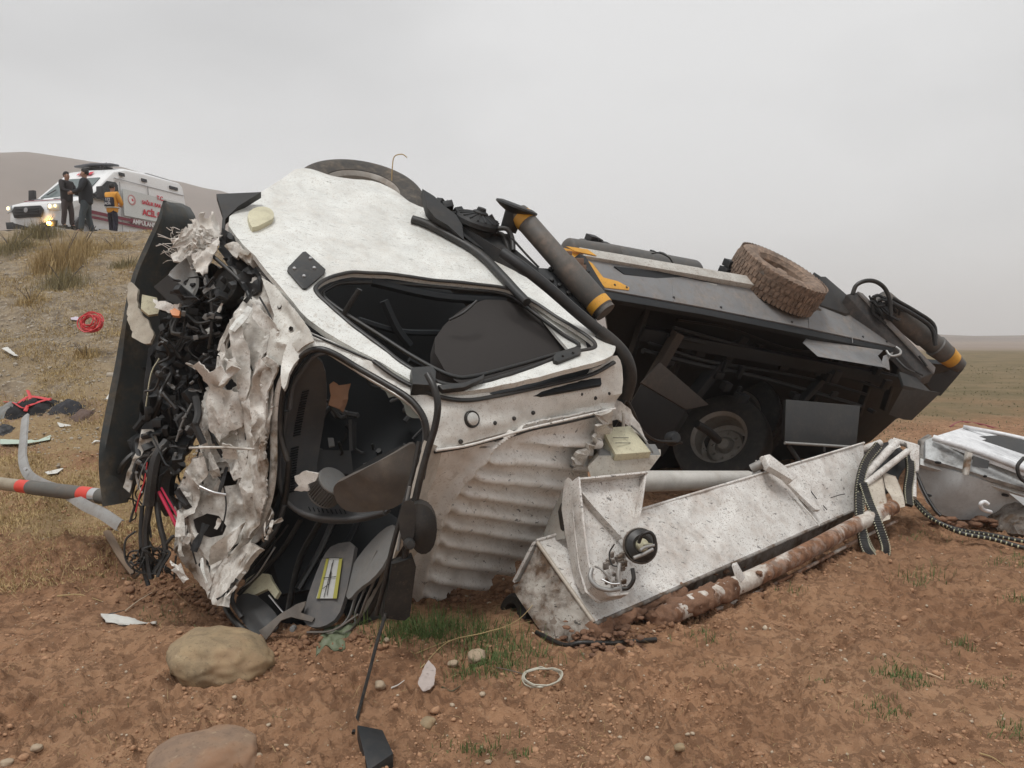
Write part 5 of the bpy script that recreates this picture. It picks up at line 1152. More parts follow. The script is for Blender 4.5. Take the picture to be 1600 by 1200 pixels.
# chassis beams crossing the dark bed
def beam(name, p0, p1, w_, h_, mat, label=None, hint=None):
    a = W(*p0); b = W(*p1); x = (b - a) / 2; n = x.normalized(); u_ = (hint or TR); u_ = (u_ - n * u_.dot(n)).normalized(); v_ = n.cross(u_)
    return Geo().box((a + b) / 2, x, v_ * w_ / 2, u_ * h_ / 2).build(name, mat, truck, bevel=.006, label=label)
beam('cross_beam', (1180, 500, 7.6), (1065, 640, 7.4), .10, .12, DKSTEEL)
beam('cross_beam', (1105, 560, 7.8), (1170, 520, 7.9), .14, .12, DKSTEEL)
beam('chassis_rail', (1000, 520, 6.9), (1430, 600, 8.7), .12, .10, DKSTEEL)
beam('chassis_rail', (985, 650, 7.1), (1060, 520, 6.9), .10, .08, paint('brown_dusty_beam', (.05, .04, .033), dirt=(.1, .07, .05), film=.5, rough=.7))
beam('cross_beam', (1240, 640, 8.0), (1330, 540, 8.3), .08, .08, DKSTEEL)
for (x0, y0, x1, y1, d0) in ((1010, 480, 985, 560, 6.8), (1085, 492, 1045, 600, 7.2), (1300, 545, 1265, 640, 8.1), (1370, 560, 1340, 650, 8.4), (1405, 560, 1380, 640, 8.6)):
    beam('cross_beam', (x0, y0, d0), (x1, y1, d0 + .25), .05, .07, DKSTEEL)
random.seed(15)
for k in range(5):
    x0 = 1000 + random.uniform(0, 60); P = [W(x0, 500 + 12 * k, 6.9)]
    for j in range(4): P.append(W(x0 + 85 * (j + 1), 500 + 12 * k + 20 * (j + 1) + random.uniform(-6, 8), 6.95 + .38 * (j + 1)))
    tube('chassis_pipe', P, random.choice([.012, .018, .026]), random.choice([BLACKD, DKSTEEL, GREYBOX]), truck, k=4, sides=6)
g = Geo()
for k in range(26):
    t = random.random(); c = W(1000 + 390 * t, 500 + 65 * t + random.uniform(0, 110), 7.0 + 1.35 * t); s_ = [random.uniform(.015, .07) for _ in range(3)]
    g.box(c, TU * s_[0], TN * s_[1], TR * s_[2] * .6)
g.build('chassis_brackets', DKSTEEL, truck, bevel=.004, kind='stuff')
for k in (0, 1, 5, 9, 15, 21, 23):
    t = k / 23; x = 960 + 425 * t; y = 446 + 88 * t
    lathe('rail_bolt', ST(x, y, .0), ST.nrm(x, y), [(0, .012), (.010, .011), (.013, 0)], GREYBOX, strip, seg=6)
for x, y in ((1050, 440), (1160, 462), (1262, 482), (1330, 505)):
    tube('weld_line', [ST(x, y, .001), ST(x - 4 + 6, y + 34 * .9, .001)], .004, STEEL, strip, smooth=False)
# battery box like steel box at the front of the bed
def box6(name, f4, vec, mat, **kw): return prism(name, [W(*p) for p in f4], vec, mat, truck, bevel=.006, **kw)
box6('steel_tool_box', [(1002, 598, 6.55), (1032, 566, 6.65), (1108, 632, 7.1), (1072, 640, 6.95)], -TN * .02 + TR * -.02, paint('brown_box_lid', (.05, .043, .038), dirt=(.10, .075, .06), film=.5, rough=.6))
box6('steel_tool_box', [(1002, 600, 6.56), (1072, 642, 6.96), (1028, 712, 7.0), (962, 672, 6.6)], Vector((.15, .55, -.1)), DKSTEEL)
box6('storage_box', [(1228, 624, 7.15), (1344, 634, 7.5), (1338, 697, 7.4), (1226, 690, 7.08)], Vector((.18, .6, -.06)), GREYBOX, label='flat grey storage box hanging under the bed')
tube('box_edge', [W(1226, 692, 7.06), W(1338, 699, 7.38)], .014, paint('pale_edge_paint', (.3, .3, .29)), truck, smooth=False)
tube('box_latch', [W(1288, 698, 7.2), W(1288, 706, 7.2)], .012, GREYBOX, truck, smooth=False)
# channel under the rail
chn = Geo(); 
p = [W(1256, 537, 7.3), W(1372, 556, 7.75), W(1386, 575, 7.65), W(1278, 557, 7.2)]
prism('steel_channel', p, TR * -.02, STEEL, truck, bevel=.004)
prism('steel_channel_web', [W(1256, 537, 7.32), W(1372, 556, 7.77), W(1380, 548, 7.85), W(1262, 530, 7.4)], TR * -.02, STEEL, truck, bevel=.004)
prism('channel_end_plate', [W(1376, 572, 7.64), W(1388, 578, 7.66), W(1386, 562, 7.7), W(1394, 550, 7.78), W(1380, 556, 7.72)], TU * .03, STEEL, truck, bevel=.003)
# rear corner boxes
prism('rear_corner_plate', [W(1405, 580, 8.0), W(1412, 602, 7.9), W(1455, 612, 8.1), W(1432, 590, 8.15)], -TN * .04, STEEL if False else GREYBOX, truck, bevel=.005)
prism('rear_corner_plate', [W(1412, 604, 7.92), W(1458, 612, 8.1), W(1412, 656, 8.1), W(1388, 648, 7.95)], TU * .15, GREYBOX, truck, bevel=.005)
prism('rear_corner_plate', [W(1440, 590, 8.3), W(1500, 574, 8.5), W(1462, 618, 8.4)], TU * .1, DKSTEEL, truck, bevel=.005)
# rear frame arm (black channel) behind the strip
prism('rear_frame_arm', [W(1322, 460, 7.9), W(1342, 456, 7.95), W(1460, 582, 8.25), W(1440, 590, 8.15)], -TN * .12, paint('scuffed_black_paint', (.05, .055, .06), dirt=(.22, .18, .15), film=.5, speck=.2, rough=.5), truck, bevel=.006, label='black channel frame arm at the rear of the bed')
prism('rear_frame_edge', [W(1340, 455, 7.92), W(1348, 458, 7.95), W(1462, 574, 8.2), W(1460, 583, 8.2)], -TN * .02, STEEL, truck, bevel=.003)
prism('wheel_guard', [W(1282, 432, 7.85), W(1290, 432, 7.9), W(1325, 462, 8.05), W(1332, 488, 8.0), W(1322, 490, 7.9), W(1262, 470, 7.7)], -TN * .03, GREYBOX, truck, bevel=.004)
prism('wheel_guard', [W(1188, 424, 7.2), W(1196, 422, 7.2), W(1240, 450, 7.35), W(1284, 484, 7.55), W(1250, 478, 7.4), W(1212, 462, 7.25), W(1206, 440, 7.2)], -TN * .015, SEAT, truck, bevel=.003)
prism('wheel_guard', [W(1272, 425, 7.9), W(1292, 438, 7.95), W(1282, 446, 7.9), W(1262, 440, 7.85)], -TN * .03, BLACKD, truck, bevel=.003)
# rear outrigger
A = W(1375, 468, 8.1); B = W(1500, 572, 8.35); ax_ = (B - A).normalized(); L_ = (B - A).length
ro = lathe('rear_outrigger_leg', A, ax_, [(0, 0), (.11, 0), (.12, .03), (.12, L_ * .55), (.105, L_ * .56), (.105, L_ * .68), (.12, L_ * .69), (.09, L_ * .92), (.075, L_), (0, L_)], GREYCYL, truck, seg=28, label='rear outrigger leg with yellow tip')
lathe('yellow_tip', A, ax_, [(.108, L_ * .82), (.10, L_ * .87), (.092, L_ * .915)], YEL, ro, seg=28)
tube('outrigger_guard', [W(1392, 472, 7.9), W(1425, 490, 7.95), W(1455, 512, 8.0), W(1462, 540, 8.0)], .022, BLACKD, truck, k=4)
tube('outrigger_guard', [W(1395, 466, 8.0), W(1430, 486, 8.0), W(1458, 506, 8.05), W(1462, 530, 8.05)], .02, BLACKD, truck, k=4)
tube('hydraulic_hose', [W(1332, 460, 7.85), W(1338, 446, 7.85), W(1352, 439, 7.85), W(1368, 440, 7.85), W(1382, 450, 7.85), W(1390, 468, 7.85), W(1392, 492, 7.85)], .022, RUBBER, truck, k=6, label='arched black hydraulic hose at the rear')
g = Geo(); random.seed(31)
for k in range(16):
    P = [W(1358 + random.uniform(0, 30), 464 + random.uniform(-4, 14), 7.95)]
    for j in range(3): P.append(P[-1] + Vector((random.uniform(0, .12), random.uniform(-.03, .05), random.uniform(-.10, .02))))
    g.tube(P, random.uniform(.008, .02))
g.build('hose_bundle', BLACKD, truck, kind='stuff')
tube('tie_loop', [W(1385, 548, 7.75), W(1392, 556, 7.7), W(1405, 554, 7.7), W(1407, 548, 7.75), W(1400, 542, 7.8)], .012, GALV, truck, k=5)
for pts_ in ([(1400, 560, 7.9), (1415, 575, 7.8), (1428, 582, 7.85)], [(1436, 556, 7.95), (1448, 572, 7.95)], [(1430, 580, 7.9), (1442, 586, 7.9)]):
    tube('broken_cable', [W(*p) for p in pts_], .012, GREYBOX, truck)
# tanks behind the deck rail
def cyl(name, p0, p1, r, mat, label=None, dome=.3):
    a = W(*p0); b = W(*p1); l = (b - a).length
    prof = [(0, -r * dome)] + [(r * math.sin(t), -r * dome * math.cos(t)) for t in (.4, .8, 1.2)] + [(r, 0), (r, l)] + [(r * math.cos(t), l + r * dome * math.sin(t)) for t in (.4, .8, 1.2)] + [(0, l + r * dome)]
    return lathe(name, a, b - a, prof, mat, truck, seg=32, label=label)
tk = cyl('air_tank', (905, 402, 7.0), (1080, 432, 7.8), .17, paint('dusty_tank', (.09, .09, .088), dirt=(.2, .17, .14), film=.6, rough=.6), 'long dusty grey air tank behind the deck rail')
cyl('air_tank', (888, 392, 6.6), (960, 402, 6.9), .11, GREYCYL)
for (x, y, s_) in [(925, 374, .05), (935, 376, .03), (945, 384, .045), (952, 395, .03), (1020, 394, .025), (1035, 398, .03), (1048, 402, .02), (1150, 418, .05), (1140, 412, .05), (1135, 425, .06)]:
    Geo().box(W(x, y, 6.95 if x < 1000 else 7.6), TU * s_, TN * s_ * .7, TR * s_).build('valve_fitting', BLACKD, truck, bevel=.006)
tube('brake_pipe', [W(1018, 396, 7.2), W(1030, 395, 7.2), W(1045, 402, 7.2), W(1052, 412, 7.2)], .008, RUBBER, truck)
# cable behind cab in the dark cavity
tube('air_line', [W(980, 625, 5.6), W(990, 645, 5.7), W(1003, 672, 5.9), W(1025, 688, 6.2), W(1055, 690, 6.4), W(1065, 692, 6.5)], .012, RUBBER, truck, k=6)
lathe('valve_block', W(1052, 685, 6.45), (.3, -.9, .2), [(0, .05), (.04, .05), (.06, .02), (.06, -.05), (.03, -.08), (0, -.08)], BLACKD, truck, seg=12)
tube('brake_chamber_rod', [W(1088, 662, 7.2), W(1108, 675, 7.35), W(1122, 688, 7.5)], .04, BLACKD, truck)
tube('stand_leg', [W(1232, 696, 7.2), W(1245, 715, 7.2), W(1255, 735, 7.2)], .022, GREYBOX, truck)
# light grey box and cream battery by the cab's rear corner
_Wc = W
def W(px, py, d): return _Wc(px, py, d * .955)
cb = prism('box_tray', [W(918, 730, 4.75), W(935, 712, 4.8), W(1033, 711, 5.1), W(1015, 735, 5.0), W(925, 750, 4.72)], Vector((0.02, .12, .02)), paint('tray_paint', (.48, .45, .39), film=.5, speck=.5, rough=.5), truck, bevel=.004)
prism('box_tray_side', [W(935, 712, 4.8), W(1033, 711, 5.1), W(1030, 706, 5.12), W(938, 706, 4.83)], Vector((0, .14, .03)), LTGREY, truck, bevel=.003)
bt = prism('cream_box', [W(940, 668, 4.95), W(985, 665, 5.1), W(1018, 706, 5.0), W(962, 710, 4.82)], Vector((-.01, .05, -.07)), CREAM, truck, bevel=.008, label='cream plastic box with torn corner')
prism('cream_box_side', [W(938, 670, 4.98), W(960, 712, 4.84), W(938, 735, 4.9), W(920, 700, 5.0)], Vector((.03, .12, 0)), paint('greenish_box_side', (.32, .33, .27), film=.5), truck, bevel=.004)
for (a_, b_2) in [((958, 684, 4.9), (982, 684, 4.98)), ((962, 692, 4.86), (985, 692, 4.96))]:
    tube('box_print', [W(*a_), W(*b_2)], .002, GREYBOX, bt, smooth=False)
tube('box_bail', [W(986, 665, 5.05), W(1000, 678, 5.05), W(1016, 700, 5.0), W(1020, 708, 5.0)], .006, LTGREY, truck)
tube('roof_pole_piece', [W(974, 645, 5.0), W(974, 666, 5.0)], .01, CRUSH, truck, smooth=False)
W = _Wc
sheet('torn_cab_corner', [(945, 640), (962, 625), (985, 640), (1000, 668), (1010, 690), (990, 672), (965, 655), (945, 660)], Surf([(945, 640, 4.75), (1010, 690, 5.0), (985, 640, 4.95)]), CRUSH, truck, step=7, crumple=.012, thick=.01)
tube('torn_strap', [W(905, 745, 4.7), W(915, 742, 4.7), W(922, 752, 4.7), W(930, 762, 4.7)], .006, CRUSH, truck)
# ================================================================== BROKEN BOOM
boom = thing('crane_boom', (1.6, 5.2, 0), 'muddy white box section boom lying torn off beside the wreck', 'boom')
_W0 = W
def W(px, py, d): return _W0(px, py, d * .935)
A_ = W(838, 845, 4.62); D_ = W(930, 975, 4.28); B_ = W(1350, 692, 6.95); C_ = W(1345, 793, 6.55)
BT = Surf([(838, 845, 4.62), (930, 975, 4.28), (1350, 692, 6.95), (1345, 793, 6.55)], flat=True)
e_ = W(800, 918, 4.62) - A_
def quad_grid(name, a, b, c, d, nu, nv, mat, parent, thick=.02, amp=0, label=None, fn=None):
    V = []; n = (b - a).cross(d - a).normalized()
    if n.dot(a - CAM) > 0: n = -n
    for i in range(nu + 1):
        for j in range(nv + 1):
            u, v = i / nu, j / nv; p = (a * (1 - u) + b * u) * (1 - v) + (d * (1 - u) + c * u) * v
            p = p + n * (amp * mnoise.noise(p * 5) + (fn(u, v) if fn else 0)); V.append(p)
    nn = len(V); V += [p - n * thick for p in V]
    f = lambda i, j: i * (nv + 1) + j
    F_ = []
    for i in range(nu):
        for j in range(nv):
            q = (f(i, j), f(i + 1, j), f(i + 1, j + 1), f(i, j + 1)); F_.append(q); F_.append(tuple(k + nn for k in q[::-1]))
    for i in range(nu): 
        for j in (0, nv): F_.append((f(i, j), f(i + 1, j), f(i + 1, j) + nn, f(i, j) + nn))
    for j in range(nv):
        for i in (0, nu): F_.append((f(i, j), f(i, j + 1), f(i, j + 1) + nn, f(i, j) + nn))
    me = new_mesh(name, V, F_, True, 40); bm = bmesh.new(); bm.from_mesh(me); bmesh.ops.recalc_face_normals(bm, faces=bm.faces); bm.to_mesh(me); bm.free()
    me.set_sharp_from_angle(angle=math.radians(40)); return link(name, me, mat, parent, label)
quad_grid('boom_top_plate', A_, B_, C_, D_, 60, 14, BOOMW, boom, .02, .014, 'speckled white top plate of the boom')
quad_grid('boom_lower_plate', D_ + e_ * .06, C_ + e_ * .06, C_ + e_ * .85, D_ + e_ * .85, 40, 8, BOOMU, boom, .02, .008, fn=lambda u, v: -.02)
quad_grid('boom_end_plate', A_ + e_ * .03 + (D_ - A_) * .03, D_ + e_ * .03 - (D_ - A_) * .03, D_ + e_ * 1.0 - (D_ - A_) * .02, A_ + e_ * 1.0 + (D_ - A_) * .05, 24, 20, paint('scraped_end_paint', (.52, .49, .44), dirt=(.13, .085, .055), film=1.2, speck=.8, fine=.6, rough=.65, spscale=20, bump=.6, patch=(.36, .52), scr=.9), boom, .02, .02, 'scraped grey end plate of the boom')
quad_grid('boom_rear_plate', A_ + e_ * .06, B_ + e_ * .06, B_ + e_ * .8, A_ + e_ * .9, 20, 6, BOOMW, boom, .02, .004)
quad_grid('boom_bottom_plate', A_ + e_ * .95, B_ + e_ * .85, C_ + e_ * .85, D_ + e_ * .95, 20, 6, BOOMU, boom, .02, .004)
# rolled edge and rusty rim at the near end
tube('plate_edge', [A_ + (D_ - A_) * .02, A_.lerp(D_, .35), A_.lerp(D_, .7), D_ - (D_ - A_) * .02], .012, paint('rusty_edge_paint', (.5, .45, .38), rust=.7, film=.5), boom)
tube('plate_edge', [A_, A_.lerp(B_, .3), A_.lerp(B_, .7), B_], .010, BOOMW, boom)
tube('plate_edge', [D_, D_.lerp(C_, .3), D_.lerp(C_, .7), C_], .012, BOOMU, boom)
# seams and welds on the top plate
nT = BT.nrm(1000, 850)
for q in ([(1180, 720), (1230, 770), (1262, 800), (1280, 822)],):
    tube('weld_seam', [BT(x, y, .004) for x, y in q], .006, BOOMW, boom)
ear = pxprism('boom_ear', [(1186, 716), (1196, 716), (1212, 728), (1240, 752), (1278, 800), (1270, 800), (1230, 762), (1190, 730)], offs(BT, .03), .03, BOOMW, boom, bevel=.005)
prism('boom_lug', [W(1187, 718, 6.0), W(1196, 716, 6.0), W(1240, 750, 6.02), W(1232, 757, 5.95), W(1195, 735, 5.9)], nT * .05, BOOMW, boom, bevel=.006)
lathe('lug_pin', W(1184, 728, 6.05), (.8, -.3, .5), [(0, .06), (.03, .06), (.035, .04), (.035, -.05), (0, -.05)], GALV, boom, seg=16)
pxprism('top_bar', [(1270, 735), (1345, 708), (1348, 714), (1274, 742)], offs(BT, .03), .03, BOOMW, boom, bevel=.004)
for q in ([(1228, 752), (1238, 757), (1250, 756), (1258, 765)], [(1250, 760), (1262, 762), (1270, 772), (1276, 780)], [(1298, 778), (1310, 774), (1320, 772)], [(1286, 790), (1292, 797)]):
    tube('scratch_mark', [BT(x, y, .002) for x, y in q], .0035, BLACKD, boom, k=4, sides=4)
mudm = soilcol('caked_mud', (.11, .06, .038), (.22, .12, .072))
def lumps(name, spots, mat, parent, flat=.5, **kw):
    g = Geo(); V_, F_ = ico(2)
    for (p, s) in spots:
        sd_ = random.random() * 20; rz = Matrix.Rotation(random.random() * 6, 3, 'Z')
        V = [p + rz @ Vector((v[0] * s * 1.3, v[1] * s, v[2] * s * flat)) * (1 + .5 * mnoise.noise(Vector(v) * 1.6 + Vector((sd_, 0, 0)))) for v in V_]; g.add(V, F_)
    return g.build(name, mat, parent, ang=None, **kw)
random.seed(8)
lumps('caked_mud', [(D_.lerp(C_, random.random() ** 1.6 * .5) + Vector((random.uniform(-.05, .05), random.uniform(-.03, .06), -.05 + random.uniform(-.06, .02))), random.uniform(.012, .04)) for _ in range(26)], mudm, boom, kind='stuff')
lumps('caked_mud', [(D_ + Vector((random.gauss(.02, .09), random.gauss(-.03, .05), -.08 + random.gauss(0, .03))), random.uniform(.008, .024)) for _ in range(150)], mudm, boom, kind='stuff')
# triangular bracket on top of the boom
BR = Surf([(890, 748, 4.62), (1003, 742, 4.9), (930, 935, 4.28)])
base_out = [(892, 752), (1004, 742), (1000, 760), (985, 838), (972, 905), (968, 935), (935, 942), (915, 925), (905, 890), (898, 830)]
brk = pxprism('pivot_bracket', base_out, BR, .012, BOOMW, boom, bevel=.004, label='triangular white bracket with raised flanges')
nB = BR.nrm(940, 830)
def flange(name, pts, h=.06, t=.012, mat=BOOMW, par=None):
    P = [BR(x, y) for x, y in pts]
    for i in range(len(P) - 1):
        a, b = P[i], P[i + 1]; x = (b - a) / 2; s_ = x.normalized().cross(nB) * t / 2
        Geo().box((a + b) / 2 + nB * h / 2, x * 1.01, s_, nB * h / 2).build(name, mat, par or brk, bevel=.002)
flange('bracket_flange', [(893, 755), (1003, 744)]); flange('bracket_flange', [(1002, 746), (994, 800), (984, 845)], .05)
flange('bracket_flange', [(893, 755), (900, 830), (907, 888), (918, 922), (938, 938), (968, 934)], .085)
flange('bracket_rib', [(896, 766), (920, 795), (965, 845)], .05, .01)
def stripq(name, pts, mat, par, h): pass
# outer side plate of the bracket (left), seen edge on, slot shade put in as a dark block
prism('bracket_side_plate', [W(888, 745, 4.7), W(896, 752, 4.6), W(908, 880, 4.36), W(918, 925, 4.3), W(905, 905, 4.42), W(890, 830, 4.55), W(884, 790, 4.62)], nB * -.05, BOOMW, boom, bevel=.004)
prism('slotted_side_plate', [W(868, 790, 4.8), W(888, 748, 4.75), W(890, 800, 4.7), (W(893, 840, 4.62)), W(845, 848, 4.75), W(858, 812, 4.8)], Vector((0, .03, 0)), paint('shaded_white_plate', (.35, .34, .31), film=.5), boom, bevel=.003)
prism('slot_shade_block', [W(872, 800, 4.72), W(877, 786, 4.7), W(883, 790, 4.68), W(884, 825, 4.66), W(877, 835, 4.7)], Vector((0, .02, 0)), RUBBER, boom, bevel=.004)
# rubber buffer with cable and hook
bufc = BR(985, 862, .10); bfa = Vector((.15, -.92, .35)).normalized()
bf = lathe('buffer_disc', bufc, bfa, [(0, .0), (.04, .0), (.042, .03), (.055, .035), (.085, .02), (.092, 0), (.088, -.03), (.075, -.05), (0, -.05)], RUBBER, boom, seg=32, label='black rubber buffer with cream centre')
lathe('buffer_ring', bufc, bfa, [(.085, .0), (.094, .005), (.099, -.01), (.094, -.03), (.085, -.02)], BOOMU, bf, seg=32)
lathe('buffer_cap', bufc, bfa, [(0, .05), (.03, .048), (.036, .03), (.036, .0)], CREAM, bf, seg=20)
tube('buffer_handle', [bufc + bfa * .05, bufc + bfa * .075 + Vector((.05, 0, -.005))], .010, CREAM, bf, smooth=False)
for pts_, r, m_ in [([(998, 848, 4.4), (1004, 835, 4.38), (1016, 832, 4.38), (1023, 842, 4.38), (1021, 856, 4.38), (1012, 862, 4.38)], .010, RUBBER), ([(990, 872, 4.3), (1005, 866, 4.32), (1020, 858, 4.35)], .010, GALV), ([(1000, 860, 4.3), (1008, 855, 4.33), (1022, 852, 4.36)], .008, GALV),
                    ([(925, 888, 4.25), (922, 902, 4.22), (932, 916, 4.2), (950, 922, 4.2), (968, 920, 4.2)], .012, GALV), ([(930, 885, 4.25), (940, 890, 4.2), (952, 905, 4.2), (958, 918, 4.2)], .006, GALV), ([(988, 888, 4.22), (990, 905, 4.2), (982, 918, 4.2), (972, 920, 4.2)], .011, RUBBER), ([(960, 850, 4.3), (952, 865, 4.3), (956, 882, 4.28), (966, 885, 4.27)], .004, RUBBER), ([(968, 880, 4.25), (966, 900, 4.22), (970, 922, 4.2)], .010, GALV), ([(940, 905, 4.2), (955, 912, 4.18), (968, 912, 4.18)], .005, ALU)]:
    tube('cable_fitting', [W(*p) for p in pts_], r, m_, boom, k=5)
g = Geo(); random.seed(6)
for k in range(22):
    c = BR(random.uniform(938, 975), random.uniform(872, 922), .05); s_ = random.uniform(.004, .014); g.box(c, Vector((s_, 0, s_ * .3)), Vector((-.002, s_, 0)), Vector((0, -.003, s_ * 1.4)))
g.build('bent_fittings', BOOMU, boom, bevel=.001, kind='stuff')
# white hydraulic cylinder and lower pipe
cyl_b = lambda name, p0, p1, r, mat, label=None: lathe(name, W(*p0), W(*p1) - W(*p0), [(0, -r * .3), (r * .6, -r * .25), (r, 0), (r, (W(*p1) - W(*p0)).length), (r * .6, (W(*p1) - W(*p0)).length + r * .3), (0, (W(*p1) - W(*p0)).length + r * .35)], mat, boom, seg=28, label=label)
cyl_b('lift_cylinder', (985, 752, 5.6), (1168, 750, 6.5), .073, paint('white_cylinder_paint', (.58, .56, .52), dirt=(.2, .14, .09), film=.35, speck=.2, fine=.2, rough=.4), 'white hydraulic cylinder behind the boom')
prism('cylinder_eye', [W(1168, 745, 6.45), W(1188, 735, 6.4), W(1194, 745, 6.4), W(1182, 762, 6.4), W(1166, 762, 6.45)], Vector((0, .08, 0)), GALV, boom, bevel=.008)
pipeP = [(1030, 966, 4.5), (1100, 936, 4.82), (1180, 902, 5.2), (1260, 862, 5.65), (1330, 824, 6.12), (1395, 792, 6.5)]
tube('lower_pipe', [W(*p) for p in pipeP], .058, PIPEM, boom, k=8, sides=24, label='white pipe caked in brown mud under the boom')
tube('pipe_side_rail', [W(p[0] + 6, p[1] + 22, p[2]) for p in pipeP[1:]], .012, PIPEM, boom, k=6)
def mud_coat(name, P, r, seedv):
    path = cat_rom(P, 26); V, Fc, _ = tube_geo(path, r, 40)
    ctr = [p for p in path for _ in range(40)]
    V = [v + (v - c).normalized() * (.022 * mnoise.noise(v * 11) + .020 * mnoise.noise(v * 29) + .008 * mnoise.noise(v * 70) + .002) for v, c in zip(V, ctr)]
    link(name, new_mesh(name, V, Fc, True, None), mudm, boom)
mud_coat('mud_coat', [W(*pipeP[0]) - (W(*pipeP[1]) - W(*pipeP[0])) * .1, W(*pipeP[0]), W(*pipeP[1]), W(*pipeP[1]).lerp(W(*pipeP[2]), .5)], .060, 1)
mud_coat('mud_coat', [D_ + e_ * .18, D_.lerp(C_, .08) + e_ * .2, D_.lerp(C_, .16) + e_ * .2, D_.lerp(C_, .26) + e_ * .22], .045, 2)
prism('pipe_bracket', [W(1143, 884, 4.85), W(1150, 882, 4.85), W(1163, 905, 4.85), W(1157, 912, 4.85), W(1148, 900, 4.85)], Vector((.02, .05, 0)), BOOMW, boom, bevel=.003)
random.seed(12)
lumps('caked_mud', [(W(*pipeP[0]).lerp(W(*pipeP[3]), random.random() ** 1.6 * .7) + Vector((random.uniform(-.03, .03), random.uniform(-.06, .0), random.uniform(-.07, .03))), random.uniform(.006, .022)) for _ in range(34)], mudm, boom, flat=.6, kind='stuff')
# buried black tyre-like rubber at the near end
lathe('rubber_roller', W(806, 958, 4.7), (-.75, -.6, .25), [(.055, .04), (.095, .04), (.11, .02), (.11, -.04), (.10, -.06), (.055, -.06), (.055, .04)], RUBBER, boom, seg=28)
tube('trapped_hose', [G(838, 992, .01), G(880, 1008, .01), G(910, 1012, .012), G(960, 1010, .012), G(1025, 1000, .008)], .012, RUBBER, boom, k=6)
# ---- torn knuckle end: rods, forked plates, drag chains
for a, b, r in [((1344, 750, 6.55), (1400, 692, 6.95), .034), ((1352, 757, 6.5), (1418, 705, 6.85), .026), ((1320, 712, 6.9), (1376, 692, 7.0), .03), ((1395, 688, 7.1), (1430, 698, 7.0), .026), ((1428, 740, 6.9), (1428, 778, 6.7), .02)]:
    tube('knuckle_rod', [W(*a), W(*b)], r, BOOMW, boom, smooth=False, sides=12)
prism('knuckle_plate', [W(1416, 692, 6.95), W(1437, 696, 6.95), W(1436, 735, 6.85), W(1426, 738, 6.85), W(1422, 712, 6.9)], Vector((.02, .08, 0)), BOOMW, boom, bevel=.004)
prism('knuckle_plate', [W(1388, 690, 7.0), W(1394, 686, 7.0), W(1408, 698, 6.9), W(1398, 702, 6.85), W(1390, 700, 6.9)], Vector((.02, .05, 0)), BOOMW, boom, bevel=.004)
RUSTY = paint('rusty_fork_paint', (.55, .50, .42), dirt=(.2, .12, .07), film=.4, speck=.6, fine=.4, rust=.9, rough=.6)
prism('fork_plate', [W(1350, 755, 6.5), W(1378, 748, 6.6), W(1384, 780, 6.45), W(1392, 812, 6.3), (W(1370, 818, 6.28)), W(1362, 795, 6.35)], Vector((.03, .06, .01)), RUSTY, boom, bevel=.004, sub=.04, crumple=.012)
prism('fork_plate', [W(1380, 742, 6.65), W(1400, 748, 6.65), W(1412, 778, 6.5), W(1415, 792, 6.45), W(1402, 795, 6.45), W(1392, 775, 6.5), W(1384, 762, 6.6)], Vector((.03, .06, .01)), RUSTY, boom, bevel=.004, sub=.04, crumple=.012)
prism('knuckle_core', [W(1345, 705, 7.05), W(1395, 695, 7.15), W(1420, 720, 7.1), W(1405, 750, 6.9), W(1365, 790, 6.7), W(1345, 760, 6.8)], Vector((.1, .2, 0)), BLACKD, boom, bevel=.01, sub=.05, crumple=.03)
chain_paint = paint('scuffed_white_cord', (.5, .49, .36), film=.5)
def drag_chain(pts, w_, label):
    P = cat_rom([W(*p) for p in pts], 10); g = Geo(); g2 = Geo(); acc = 0; last = P[0]
    for i in range(1, len(P)):
        a, b = P[i - 1], P[i]; x = (b - a); 
        if x.length < 1e-5: continue
        n_ = x.normalized(); v_ = Vector((0, -1, .15)); v_ = (v_ - n_ * v_.dot(n_)).normalized(); s_ = n_.cross(v_)
        g.box((a + b) / 2, x * .42, s_ * w_, v_ * w_ * .55)
        for sg in (-1, 1): g2.box((a + b) / 2 + s_ * w_ * 1.02 * sg + v_ * w_ * .4, (n_ * .6 + s_ * .4) * .008, s_ * .0035, v_ * .006)
    o = g.build('drag_chain', RUBBER, boom, kind='stuff'); o['label'] = label
    g2.build('chain_edging', chain_paint, boom, kind='stuff')
drag_chain([(1372, 695, 6.8), (1352, 722, 6.65), (1342, 760, 6.45), (1342, 800, 6.25), (1348, 835, 6.15), (1362, 865, 6.1), (1378, 872, 6.1), (1383, 855, 6.12), (1372, 820, 6.2), (1358, 785, 6.35), (1348, 755, 6.42)], .028, 'black drag chain hanging in a loop off the boom tip')
drag_chain([(1345, 770, 6.4), (1343, 810, 6.25), (1350, 850, 6.1), (1362, 870, 6.05)], .03, 'black drag chain strand beside the loop')
drag_chain([(1420, 705, 6.95), (1422, 735, 6.85), (1418, 765, 6.75), (1420, 790, 6.65)], .030, 'short black drag chain between boom and basket')
def W(px, py, d): return _W0(px, py, d * .955)
# striped cables running right along the soil
for q, nm in (([(1428, 784, 6.7), (1450, 806, 6.4), (1480, 822, 6.25), (1510, 830, 6.2), (1550, 836, 6.18), (1600, 846, 6.1), (1680, 862, 6.0)], 'yellow and white banded black hose running off to the right'), ([(1430, 782, 6.8), (1460, 812, 6.45), (1500, 832, 6.15), (1550, 842, 6.05), (1600, 856, 5.95), (1680, 875, 5.8)], 'lower banded black hose lying just in front of the upper one')):
    o = tube('banded_hose', [W(*p) for p in q], .017, [RUBBER, plain('pale_yellow_band', (.5, .5, .33), .5)], None, k=22, sides=8, label=nm, cat='hose', group='banded hoses by the basket', period=4); recentre(o)

